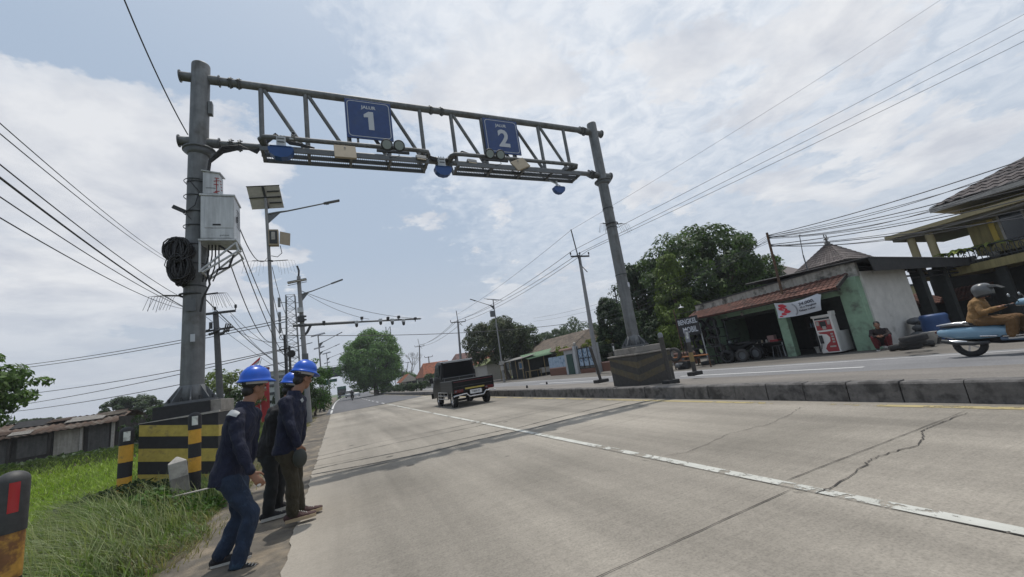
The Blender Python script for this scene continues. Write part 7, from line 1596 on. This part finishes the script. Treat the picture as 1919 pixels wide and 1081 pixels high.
b = MB(); b.loft([ring(S(.86, 0, 1.00), Vector((1, 0, 0)), UZ, .05, .03, 18), ring(S(.93, 0, 1.04), Vector((1, 0, 0)), UZ, .14, .07, 18), ring(S(1.05, 0, 1.03), Vector((1, 0, 0)), UZ, .17, .09, 18), ring(S(1.2, 0, .98), Vector((1, 0, 0)), UZ, .15, .10, 18), ring(S(1.28, 0, .92), Vector((1, 0, 0)), UZ, .08, .07, 18)][::-1], ice); b.build('handlebar_cowl', ss)
b = MB(); b.tube(S(.84, -.34, 1.02), S(.84, .34, 1.02), .016, blk, n=8)
for sx in (-1, 1): b.tube(S(.84, sx * .22, 1.02), S(.80, sx * .36, 1.01), .022, black, n=8)
b.tube(S(1.33, 0, .27), S(1.1, 0, .8), .035, dark_metal, n=8); b.build('handlebar', ss)
for sx in (-1, 1): b = MB(); b.path([S(.95, sx * .2, 1.05), S(.93, sx * .26, 1.16), S(.90, sx * .30, 1.2)], .009, blk, n=5); b.ell(S(.88, sx * .30, 1.21), (.055, .02, .04), mat('mirror_shell', (.3, .31, .32), .2, .7) if sx < 0 else MATS['mirror_shell']); b.build('mirror', ss)
b = MB(); b.path([S(.35, .16, .30), S(.1, .18, .30), S(-.12, .19, .34), S(-.36, .19, .40)], [.03, .045, .055, .045], dark_metal, n=12); b.path([S(.04, .20, .345), S(-.12, .205, .36), S(-.30, .20, .40)], [.02, .045, .02], chrome, n=10); b.build('exhaust', ss)
b = MB(); b.loft([ring(S(-.36, 0, .42), Vector((1, 0, 0)), UZ, .05, .015, 10), ring(S(-.2, 0, .56), Vector((1, 0, 0)), UZ, .06, .02, 10), ring(S(.05, 0, .60), Vector((1, 0, 0)), UZ, .06, .02, 10)][::-1], blk); b.box(S(-.46, 0, .42), (.16, .02, .14), blk, rot=(.3, 0, 0)); b.build('rear_mudguard', ss)
b = MB(); b.box(S(-.45, 0, .60), (.16, .03, .05), tail_r); b.build('tail_light', ss, bevel=.01)
b = MB(); b.tube(S(.25, .18, .44), S(.5, .2, .42), .02, chrome, n=6); b.box(S(.72, .20, .40), (.03, .30, .02), chrome); b.build('foot_trim', ss)
b = MB(); b.box(S(.75, 0, .40), (.34, .42, .04), blk); b.build('footboard', ss, bevel=.01)
cb = mat('khaki_uniform', (.23, .13, .048), .85, var=.2, vscale=5, wrinkle=.9); cb2 = mat('khaki_trousers', (.13, .070, .026), .9, var=.2, vscale=5, wrinkle=.9)
JR = J_(head=S(.47, 0, 1.36), neck=S(.38, 0, 1.22), shR=S(.36, .18, 1.15), shL=S(.36, -.18, 1.15), elR=S(.42, .25, .93), elL=S(.42, -.25, .93), wrR=S(.66, .26, 1.0), wrL=S(.66, -.26, 1.0), pelvis=S(.24, 0, .78), hipR=S(.28, .10, .75), hipL=S(.28, -.10, .75),
        knR=S(.78, .17, .73), knL=S(.78, -.17, .73), anR=S(.70, .16, .42), anL=S(.70, -.16, .42))
rd = person('rider in khaki uniform and grey helmet sitting on the ice blue scooter', JR, cb, cb2, shoe_b, face=(0, -1, -.08), toe=Vector((0, -1, 0)), vox=.008, cv=.013, handR={'n': (0, -.1, -1), 'side': -1, 'curl': 1.3}, handL={'n': (0, -.1, -1), 'side': 1, 'curl': 1.3}, folds=.03, legr=(.105, .085, .07), wj=.19, dj=.14)
hg = mat('grey_helmet', (.085, .088, .09), .28, coat=.6, var=.08, vscale=5); c = S(.48, 0, 1.40); b = MB()
b.lathe([(.132, -.13), (.142, -.08), (.146, -.02), (.146, .02), (.138, .06), (.118, .10), (.08, .13), (.035, .143), (0, .145)], hg, o=c, axis=(0, .12, 1), n=28, sx=1.12, sy=.92, up=(0, 1, 0)); hm = b.build('helmet', rd)
b = MB(); b.lathe([(.125, -.15), (.137, -.14), (.137, -.06), (.135, -.05)], blk, o=c, axis=(0, .12, 1), n=24, sx=1.1, sy=.92, up=(0, 1, 0)); b.build('lining', hm)
b = MB(); b.prism([(0, 0), (.10, -.015), (.19, -.06), (.10, .02), (0, .05)], (.2, 0, 0), hg, o=c + Vector((-.1, -.12, .04)), u=(0, -1, 0), v=(0, 0, 1)); b.build('visor', hm, bevel=.01)
b = MB(); b.path([c + Vector((-.11, 0, -.12)), c + Vector((-.07, -.05, -.17)), c + Vector((0, -.07, -.19)), c + Vector((.07, -.05, -.17)), c + Vector((.11, 0, -.12))], .008, blk, n=5); b.build('chin_strap', hm)
# ================================================================ vegetation
def leafm(name, c, trans=.28, var=.45, col2=None):
    return mat(name, c, .62, var=.25, vscale=.6, island=var, trans=trans, spec=.35, col2=col2)
lf_mango = leafm('mango_leaves', (.048, .082, .026), col2=(.080, .13, .036))
lf_dark = leafm('dark_leaves', (.026, .050, .020), col2=(.045, .075, .025))
lf_bright = leafm('bright_leaves', (.055, .125, .020), col2=(.085, .17, .030))
lf_round = leafm('round_tree_leaves', (.10, .19, .05), col2=(.13, .24, .06))
lf_left = leafm('left_tree_leaves', (.075, .135, .030), col2=(.11, .18, .045))
lf_far = leafm('far_leaves', (.055, .085, .040))
lf_yel = leafm('yellowish_leaves', (.15, .17, .035))
bark = mat('bark', (.10, .078, .058), .95, var=.4, vscale=4, bump=.6, bscale=15)
def leaves(rng, C, Nrm, size, droop=.25, aspect=.42):
    """C centres (n,3), Nrm outward dirs; one folded diamond per leaf (2 tris as a quad)"""
    n = len(C); nr = Nrm + rng.normal(0, .55, (n, 3)); nr /= np.linalg.norm(nr, axis=1, keepdims=True) + 1e-9
    t = rng.normal(0, 1, (n, 3)); t[:, 2] -= droop * 2.0; t -= nr * np.sum(t * nr, 1, keepdims=True); t /= np.linalg.norm(t, axis=1, keepdims=True) + 1e-9
    s = np.cross(nr, t); L_ = (size * rng.uniform(.65, 1.35, n))[:, None]
    a = C - t * L_ * .5; b_ = C + s * L_ * aspect * .5 + nr * L_ * .08; c = C + t * L_ * .5; d = C - s * L_ * aspect * .5 + nr * L_ * .08
    return np.stack([a, b_, c, d], 1).reshape(-1, 3)
def crown(par, center, rad, n_cl, per, leaf, m, seed, rc=.30, shell=.55, shape='ell', droop=.25, squash=.75, name='crown', lump=.2, bottom=-.75):
    rng = np.random.default_rng(seed); center = np.array(center, float); rad = np.array(rad, float); V = []
    D = rng.normal(0, 1, (n_cl * 3, 3)); D /= np.linalg.norm(D, axis=1, keepdims=True); D = D[D[:, 2] > bottom][:n_cl]
    ph = rng.uniform(0, 6.28, 6)
    lumpf = 1 + lump * (np.sin(D[:, 0] * 4 + ph[0]) * np.sin(D[:, 1] * 4 + ph[1]) + .6 * np.sin(D[:, 2] * 6 + ph[2]) * np.sin(D[:, 0] * 7 + ph[3]))
    rr = shell + (1 - shell) * rng.uniform(0, 1, len(D)) ** .6
    if shape == 'cone':
        h = rng.uniform(0, 1, len(D)) ** 1.25; ang = rng.uniform(0, 6.28, len(D)); w = (np.clip(1.06 - h, .05, 1)) ** .62 * rr * lumpf; w = np.where(h < .1, w * (.75 + 2.5 * h), w)
        P_ = np.stack([np.cos(ang) * w, np.sin(ang) * w, h * 2 - 1], 1)
        N_ = np.stack([np.cos(ang), np.sin(ang), .35 + 0 * h], 1)
    else: P_ = D * (rr * lumpf)[:, None]; N_ = D
    CC = center + P_ * rad; R0 = rc * min(rad[0], rad[1], rad[2] if shape != 'cone' else rad[0])
    for i in range(len(CC)):
        r_ = R0 * rng.uniform(.55, 1.25); k = int(per * rng.uniform(.6, 1.3) * (r_ / R0) ** 1.5) + 4
        q = rng.normal(0, 1, (k, 3)); q /= np.linalg.norm(q, axis=1, keepdims=True); q *= (rng.uniform(.35, 1, k) ** .5)[:, None]; c = CC[i] + q * r_ * np.array([1, 1, squash])
        V.append(leaves(rng, c, q * .8 + N_[i] * .5 + np.array([0, 0, .35]), leaf, droop))
    V = np.concatenate(V); F = np.arange(len(V)).reshape(-1, 4)
    return npmesh(name, V, F, m, parent=par), CC
def tree(name, label, cat, base, center, rad, n_cl, per, leaf, m, seed, trunk_r=.2, group=None, limbs=6, **kw):
    t = thing(name, label, cat, base, 0, group); o, CC = crown(t, center, rad, n_cl, per, leaf, m, seed, **kw)
    rg = random.Random(seed); b = MB(); B0 = Vector(base); C0 = Vector(center); fork = B0.lerp(C0, .45) if kw.get('shape') != 'cone' else C0 + Vector((0, 0, rad[2] * .8))
    mid = B0.lerp(fork, .5) + Vector((rg.uniform(-.15, .15), rg.uniform(-.1, .1), 0)); b.path([B0 - Vector((0, 0, .1)), B0 + Vector((0, 0, .2)), mid, fork], [trunk_r * 1.4, trunk_r, trunk_r * .85, trunk_r * (.7 if kw.get('shape') != 'cone' else .2)], bark, n=10)
    if kw.get('shape') != 'cone':
        for k in range(limbs):
            e_ = Vector(CC[rg.randrange(len(CC))]); m1 = fork.lerp(e_, .5) + Vector((0, 0, -.1 * rad[2])); b.path([fork, m1, e_], [trunk_r * .5, trunk_r * .3, trunk_r * .08], bark, n=6)
    b.build('trunk', t); return t
def Pz(px, py, Y): return AY(px, py, Y)
# big mango tree behind the workshop and its darker neighbours
c = AX(1318, 508, 27.5); tree('mango_tree', 'large spreading dark green mango tree rising behind the workshop', 'tree', (27.5, c[1] + .6, 0), (27.5, c[1] + .4, c[2] - .3), (4.6, 5.0, 3.6), 150, 190, .34, lf_mango, 3, .35, rc=.27, shell=.55, droop=.5, limbs=10, lump=.16)
c = AX(1385, 535, 29.0); tree('mango_tree', 'lower right lobe mango tree next to the roof corner behind the workshop', 'tree', (29, c[1], 0), (29, c[1], c[2] - .4), (3.0, 2.5, 2.7), 60, 170, .32, lf_mango, 4, .25, rc=.33, shell=.5, droop=.5)
c = AX(1208, 560, 28); tree('broadleaf_tree', 'dark broadleaf tree behind the right gantry pole, left of the mango tree', 'tree', (28, c[1] + 1, 0), (28, c[1] + .8, c[2] - 1.0), (3.0, 3.4, 3.6), 80, 170, .30, lf_dark, 5, .25, rc=.30, droop=.45)
# columnar trees
a = AX(1247, 488, 22.0); g_ = AX(1255, 668, 22.0); tree('ashoka_tree', 'tall tapering bright tipped columnar tree right of the right gantry pole', 'tree', (22, a[1], 0), (22, a[1], (a[2] + .9) / 2 + .1), (1.5, 1.5, (a[2] - .9) / 2), 170, 170, .20, leafm('ashoka_leaves', (.105, .15, .03), col2=(.17, .23, .045)), 6, .14, shape='cone', rc=.33, droop=.9, shell=.6, lump=.12)
a = AX(1180, 500, 24.0); tree('ashoka_tree', 'dark columnar tree directly behind the right gantry pole', 'tree', (24, a[1], 0), (24, a[1], (a[2] + .8) / 2), (1.5, 1.6, (a[2] - .8) / 2), 110, 140, .24, lf_dark, 7, .14, shape='cone', rc=.33, droop=.9, lump=.12)
a = AX(1135, 560, 19.0); tree('cypress_tree', 'dense dark conical evergreen between the tall concrete pole and the right gantry pole', 'tree', (19, a[1], 0), (19, a[1], (a[2] + .3) / 2), (1.2, 1.75, (a[2] - .3) / 2), 170, 160, .17, lf_dark, 8, .12, shape='cone', rc=.30, droop=.4, lump=.08, shell=.7)
a = AX(1163, 590, 21.0); tree('shrub', 'dark shrub mass filling the gap behind the median pedestal', 'shrub', (21, a[1], 0), (21, a[1], 1.6), (1.2, 1.4, 1.6), 60, 120, .2, lf_dark, 9, .08, rc=.35)
a = AX(1215, 610, 21.5); tree('shrub', 'dark shrub between the gantry pole and the columnar tree', 'shrub', (21.5, a[1], 0), (21.5, a[1], 1.9), (1.3, 1.7, 1.9), 70, 120, .2, lf_dark, 10, .08, rc=.35)
a = AX(1290, 600, 24.0); tree('shrub', 'dark undergrowth bush beneath the mango tree behind the BENGKEL board', 'shrub', (24, a[1], 0), (24, a[1], 2.3), (2.0, 3.0, 2.4), 90, 120, .24, lf_dark, 12, .1, rc=.33)
# trees over the stall and house
c = AY(932, 640, 44); tree('dark_tree', 'wide dark olive tree behind the right street light and the stall', 'tree', (c[0] + .8, 44, 0), (c[0], 44, c[2] - .2), (3.9, 3.2, 3.0), 110, 170, .34, leafm('olive_leaves', (.040, .055, .024), col2=(.065, .080, .03)), 13, .3, rc=.30, droop=.4, lump=.2)
c = AY(975, 640, 45); tree('dark_tree', 'dark tree with light green tips at the right of the wide olive tree', 'tree', (c[0], 45, 0), (c[0], 45, c[2] - .4), (2.4, 2.4, 2.3), 60, 150, .30, leafm('tip_leaves', (.045, .070, .024), col2=(.085, .13, .03)), 14, .2, rc=.33)
for k, (px, py, Y, rx, rz) in enumerate(((1040, 632, 60, 3.0, 1.8), (1082, 622, 58, 3.8, 2.6), (1108, 640, 50, 2.6, 2.2))):
    c = AY(px, py, Y); tree('far_tree', ['small bluish green tree above the left end of the brown roof', 'larger bluish green tree above the brown roof ridge', 'green tree between the brown roof and the dark cypress'][k], 'tree', (c[0], Y, 0), (c[0], Y, c[2] - .3), (rx, rx, rz), 50, 110, .36, lf_far, 20 + k, .25, rc=.34)
a = AX(1115, 672, 18.2); crt = tree('flowering_shrub', 'yellow green climbing shrub over the gate top', 'shrub', (18.6, 25.3, 0), (18.6, 25.3, 2.1), (.8, 2.2, .45), 40, 60, .16, lf_yel, 30, .06, rc=.5)
tree('flowering_shrub', 'yellow green shrub left of the green door hood', 'shrub', (18.4, 30.2, 0), (18.4, 30.2, 1.9), (.7, 1.3, .5), 30, 60, .16, lf_yel, 31, .06, rc=.5)
# big round tree in the median far ahead
c = AY(697, 668, 78); 
tree('round_tree', 'big round bright green tree standing in the median far ahead', 'tree', (c[0] + .3, 78, 0), (c[0], 78, c[2] - .7), (5.2, 4.6, 5.3), 260, 230, .36, lf_round, 40, .45, rc=.24, shell=.6, lump=.10, droop=.6, limbs=8, bottom=-.95)
c = AY(730, 690, 79); tree('round_tree', 'lower right overhanging part of foliage, a second tree beside the big round tree', 'tree', (c[0] - .5, 79.5, 0), (c[0] - .6, 79.5, c[2] - .2), (2.4, 2.4, 2.6), 50, 130, .36, lf_round, 41, .2, rc=.34, droop=.7)
for k, (px, py, Y, r_) in enumerate(((702, 724, 74, 1.0), (690, 722, 80, 1.2), (748, 727, 60, .8), (762, 726, 56, .7), (776, 727, 52, .8), (790, 726, 48, .8), (738, 726, 68, .9))):
    c = AY(px, py, Y); x = max(c[0], 8.1 + far_shift(Y)); tree('median_bush', ['dark bush under the big round tree, nearer the mixer truck', 'dark bush under the big round tree, nearer the vans', 'third bush from the pickup in the row on the far median', 'fourth low bush, in the middle of the median row', 'fifth low bush on the far median row', 'low bush nearest the pickup on the far median', 'bush on the median just right of the mixer truck'][k], 'bush', (x, Y, .2), (x, Y, .7), (r_, r_ * 1.1, .55), 26, 60, .18, lf_dark if k % 2 else lf_far, 50 + k, .05, 'bushes on the far median', rc=.45, limbs=2)
for k, (px, Y, h, r_) in enumerate(((770, 88, 3.2, 1.6), (812, 66, 2.4, 1.6), (830, 62, 2.2, 1.4), (758, 96, 4.2, 1.8), (850, 58, 2.0, 1.3))):
    c = AY(px, 725, Y); tree('roadside_shrub', ['leafy tree among the orange roofs', 'green shrub before the pinkish roofed house', 'low green shrub left of the pickup cab', 'dark palm like tree left of the orange roof', 'low shrub directly behind the pickup cab'][k], 'shrub', (c[0], Y, 0), (c[0], Y, h * .6), (r_, r_, h * .42), 34, 90, .26, [lf_bright, lf_far][k % 2], 60 + k, .1, None, rc=.4)
# bare tree
bt_ = thing('bare_tree', 'bare leafless grey tree behind the far utility poles', 'tree', AY(772, 722, 95)); b0 = AY(772, 722, 95); b = MB(); rg = random.Random(5)
def branch(p, d, L_, r_, lv):
    q = p + d * L_; b.path([p, p.lerp(q, .5) + Vector((rg.uniform(-.1, .1), 0, rg.uniform(-.1, .1))) * L_ * .5, q], [r_, r_ * .8, r_ * .6], pole_conc, n=5)
    if lv > 0:
        for k in range(3): branch(q, (d + Vector((rg.uniform(-.8, .8), rg.uniform(-.5, .5), rg.uniform(-.1, .5)))).normalized(), L_ * .68, r_ * .6, lv - 1)
branch(Vector((b0[0], 95, 0)), Vector((0, 0, 1)), 3.2, .16, 4); b.build('trunk', bt_)
# left verge shrubs and trees
c = AY(588, 722, 33); tree('roadside_bush', 'tall leafy bush at the left verge beyond the workers', 'bush', (c[0], 33, 0), (c[0] - .1, 33, 1.9), (1.3, 1.3, 1.9), 70, 110, .17, lf_bright, 70, .08, rc=.33)
c = AY(570, 735, 30); tree('roadside_bush', 'green bush just right of the standing worker head', 'bush', (c[0], 30, 0), (c[0] - .4, 30, 1.5), (1.2, 1.2, 1.4), 50, 110, .17, lf_dark, 71, .08, rc=.35)
for k, (px, Y) in enumerate(((606, 60), (612, 74), (618, 92), (603, 48))):
    c = AY(px, 735, Y); tree('roadside_bush', ['small bush by the foot of the third street light', 'small bush further along the left verge', 'last hazy bush on the left verge', 'verge bush behind the distant walking person'][k], 'bush', (c[0] - 1.2, Y, 0), (c[0] - 1.2, Y, 1.1), (1.3, 1.3, 1.3), 34, 70, .22, lf_far if k else lf_dark, 72 + k, .07, 'bushes along the left verge', rc=.4)
c = AY(420, 742, 30); tree('small_tree', 'light green small tree between the left gantry pedestal and the first worker', 'tree', (c[0], 30, 0), (c[0] + .2, 30, 2.4), (1.9, 1.7, 1.25), 60, 60, .20, leafm('pale_leaves', (.13, .17, .055)), 80, .1, rc=.33, lump=.3)
c = AY(380, 770, 26); tree('verge_bush', 'low green bush behind the striped pedestal', 'bush', (c[0] - .5, 26, 0), (c[0] - .2, 26, 1.3), (2.6, 1.2, .9), 50, 90, .18, lf_dark, 81, .08, rc=.4)
c = AY(20, 722, 21); tree('leafy_tree', 'large light green tree cut by the left edge of the photo', 'tree', (c[0] - 2.6, 21, 0), (c[0] - 1.75, 21, c[2] - .0), (2.2, 2.3, 1.65), 130, 120, .21, lf_left, 82, .22, rc=.27, lump=.22, droop=.5, shell=.35, squash=.5)
for k, (px, py, Y, rx, rz) in enumerate(((228, 768, 62, 2.2, 1.3), (262, 764, 64, 2.5, 1.5), (245, 786, 60, 3.2, 1.0), (285, 786, 58, 2.0, .9), (130, 795, 75, 5, .9), (30, 800, 80, 6, .9), (345, 770, 70, 3.0, 1.5))):
    c = AY(px, py, Y); tree('far_tree', ['flat topped tree left of the pair beyond the field', 'flat topped tree right of the pair beyond the field', 'hedge like tree below the flat topped pair', 'small round tree beside the far brown roof', 'far hazy tree line lump above the shed roof', 'far hazy tree at the left edge above the shed', 'far tree directly behind the left gantry pedestal'][k], 'tree', (c[0], Y, 0), (c[0], Y, c[2]), (rx, rx * .8, rz), 44, 90, .32, lf_far, 90 + k, .15, None, rc=.36, squash=.6, bottom=-.4)
for k in range(9):      # banana clump / dark reeds in front of the shed
    pass
# balcony plants
def frond_plant(name, label, o, n, L_, m, seed, h=.0):
    rg = random.Random(seed); t = thing(name, label, 'plant', o); b = MB(); b.lathe([(0, 0), (.14, 0), (.18, .28), (.16, .28), (0, .24)], conc, o=o, n=12); b.build('pot', t); b = MB(); o = Vector(o) + Vector((0, 0, .26 + h))
    for k in range(n):
        a = rg.uniform(0, 6.28); d = Vector((math.cos(a), math.sin(a), 0)); r_ = L_ * rg.uniform(.7, 1.1); P_ = [o + d * r_ * f + Vector((0, 0, r_ * (1.0 * f - 1.05 * f * f))) for f in (0, .25, .5, .75, 1)]; s_ = Vector((-d.y, d.x, 0)); vs = []; 
        for j, p in enumerate(P_): w = [.02, .10, .12, .08, .01][j] * L_; vs += [p + s_ * w - Vector((0, 0, w * .5)), p, p - s_ * w - Vector((0, 0, w * .5))]
        b.add(vs, [q for j in range(4) for q in ((3 * j, 3 * j + 1, 3 * j + 4, 3 * j + 3), (3 * j + 1, 3 * j + 2, 3 * j + 5, 3 * j + 4))], m)
    b.build('fronds', t)
lf_palm = leafm('palm_fronds', (.34, .40, .08), .45)
for k, (yy, m_) in enumerate(((7.45, lf_palm), (7.0, lf_palm), (6.3, lf_yel))): frond_plant('potted_palm', ['yellow green potted palm at the left corner of the balcony', 'yellow green potted palm, middle one on the balcony', 'potted fern on the balcony nearest the window'][k], (25.5, yy, 2.7 + .02), 18, .80, m_, 100 + k, .25)
# weeds: broad leaves at the foot of the bollards
rng = np.random.default_rng(77)
def weeds(label, cx, cy, rx, ry, n, size, m, hmax=.35):
    ang = rng.uniform(0, 6.28, n); r_ = rng.uniform(0, 1, n) ** .6; x = cx + rx * r_ * np.cos(ang); y = cy + ry * r_ * np.sin(ang); z = verge_z(x, y) + rng.uniform(0, 1, n) * hmax * (1 - r_ * .6); C = np.stack([x, y, z], 1)
    V = leaves(rng, C, np.tile([0, 0, 1.0], (n, 1)), size, .2, .6); o = npmesh('weeds', V, np.arange(len(V)).reshape(-1, 4), m); tag(o, label, 'weeds', None, 'stuff')
weeds('low dark broad leaved weeds round the bollard feet', -2.75, 7.9, .8, .6, 1400, .085, lf_dark); weeds('green leafy weeds round the leaning marker post', -2.2, 7.2, .7, .5, 1500, .06, lf_bright, .25)
weeds('sparse weeds along the foot of the far bund', -10, 23.4, 7, .8, 2500, .18, lf_far, .3)
# ---------------------------------------------------------------- grass
def grass(label, x, y, h, w, lean, m, zf=verge_z, wind=(.5, -.1)):
    n = len(x); z = zf(x, y) - .01; a = rng.uniform(0, PI, n); sx, sy = np.cos(a) * w / 2, np.sin(a) * w / 2; la = rng.uniform(0, 6.28, n); lm = lean * rng.uniform(.2, 1.2, n) * h; lx = np.cos(la) * lm + wind[0] * h * lean; ly = np.sin(la) * lm + wind[1] * h * lean
    V = np.zeros((n, 6, 3)); 
    for i, (f, ww) in enumerate(((0, 1.0), (.55, .8), (1.0, .12))):
        V[:, 2 * i, 0] = x - sx * ww + lx * f * f; V[:, 2 * i + 1, 0] = x + sx * ww + lx * f * f; V[:, 2 * i, 1] = y - sy * ww + ly * f * f; V[:, 2 * i + 1, 1] = y + sy * ww + ly * f * f
        zz = z + h * (f - .28 * f * f * lean); V[:, 2 * i, 2] = zz; V[:, 2 * i + 1, 2] = zz
    base = np.arange(n)[:, None] * 6; F = np.concatenate([base + np.array([0, 1, 3, 2]), base + np.array([2, 3, 5, 4])], 0)
    o = npmesh('grass', V.reshape(-1, 3), F, m); return tag(o, label, 'grass', None, 'stuff')
gm_near = mat('tall_grass_blades', (.15, .21, .075), .55, island=.55, trans=.30, var=.25, vscale=1.2, col2=(.23, .26, .13), spec=.4)
gm_field = mat('field_grass_blades', (.25, .34, .05), .6, island=.4, trans=.30, var=.2, vscale=.5, col2=(.21, .31, .045))
gm_dry = mat('dry_grass_blades', (.25, .22, .11), .8, island=.4, trans=.25)
n = 46000; x = rng.uniform(-4.6, -1.35, n); y = rng.uniform(2.0, 9.0, n)
edge = -1.5 - .10 * np.sin(y * 1.9) - .06 * np.sin(y * 5.1); k = (x < edge) & ((x > -3.15 - .25 * np.sin(y * 2)) | (rng.uniform(0, 1, n) < .12)); dens = .55 + .45 * np.sin(x * 4.3 + 1) * np.sin(y * 3.7); k &= rng.uniform(0, 1, n) < dens + .25
k &= ~((x > -3.05) & (y > 8.6)); x, y = x[k], y[k]; hh = rng.uniform(.12, .38, len(x)) * np.clip((edge[k] - x) / .35 + .35, .3, 1) * (.75 + .35 * np.sin(x * 5 + y * 2.2))
grass('long windblown grass covering the near verge', x, y, hh, .011, .9, gm_near, wind=(-.55, -.15))
n = 4500; x = rng.uniform(-3.3, -1.5, n); y = rng.uniform(2.4, 8.4, n); kq = (np.sin(x * 6.1 + 2) * np.sin(y * 4.3 + 1) > .15); grass('patches of dead straw in the near verge grass', x[kq], y[kq], rng.uniform(.06, .22, kq.sum()), .009, .9, gm_dry, wind=(-.5, -.1))
n = 1500; x = rng.uniform(-3.3, -1.7, n); y = rng.uniform(2.6, 7.6, n); grass('pale tall seed stalks standing out of the verge grass', x, y, rng.uniform(.30, .52, n), .006, .55, mat('pale_stalks', (.30, .32, .16), .7, island=.3, trans=.25), wind=(-.5, -.1))
n = 5000; y = rng.uniform(2, 30, n); x = -1.5 - .1 * np.sin(y * 1.9) + rng.normal(0, .10, n); grass('dry short grass fringe beside the shoulder', x, y, rng.uniform(.04, .14, n), .008, .8, gm_dry)
n = 90000; u = rng.uniform(0, 1, n); y = 3.5 + 19 * u ** 1.3; x = -3.3 - rng.uniform(0, 1, n) ** .9 * (3 + y * .95); grass('bright short grass of the flat field', x, y, rng.uniform(.07, .16, n) * (1 + y * .02), .010 + y * .0011, .6, gm_field, wind=(-.1, 0))
n = 26000; x = rng.uniform(-32, -3.3, n); y = 23.0 - .10 * (x + 10) + rng.normal(0, .75, n); grass('dull grass on the long low bund before the shed', x, y, rng.uniform(.12, .30, n), .03, .6, gm_dry if False else mat('bund_grass_blades', (.10, .135, .045), .7, island=.5, trans=.25))
n = 30000; y = 9.9 + 90 * rng.uniform(0, 1, n) ** 1.6; x = np.where(y > 45, -2.25, -1.85 - .003 * y) - rng.uniform(0, 1, n) ** 1.4 * (1.3 + .05 * y); grass('rough grass strip on the verge beyond the gantry', x, y, rng.uniform(.08, .26, n), .010 + y * .0006, .7, mat('rough_verge_blades', (.12, .165, .05), .7, island=.5, trans=.25, col2=(.20, .19, .09)), zf=lambda X, Y: np.where(Y < 45.3, verge_z(X, Y), 0))
# sticks and litter on the verge
b = MB(); b.prism([(0, 0), (.34, .05), (.42, .12), (.05, .06)], (0, 0, .012), conc_l, o=(-2.05, 7.0, .30), u=(1, 0, 0), v=(0, 1, 0)); tag(b.build('stone_slab'), 'flat pale slab chip lying in the grass by the leaning marker post', 'slab')
# ================================================================ air
hz_m = bpy.data.materials.new('thin_haze'); hz_m.use_nodes = True; t = hz_m.node_tree; t.nodes.clear(); ho = N(t, 'ShaderNodeOutputMaterial'); pv_ = N(t, 'ShaderNodeVolumePrincipled'); pv_.inputs['Color'].default_value = (.86, .90, .96, 1); pv_.inputs['Density'].default_value = .00065; L(t, pv_.outputs[0], ho.inputs['Volume'])
b = MB(); b.bb((-660, -90, -1.2), (660, 1310, 24), hz_m); hz = b.build('haze'); tag(hz, 'thin pale haze filling the air over the road', None, None, 'stuff')
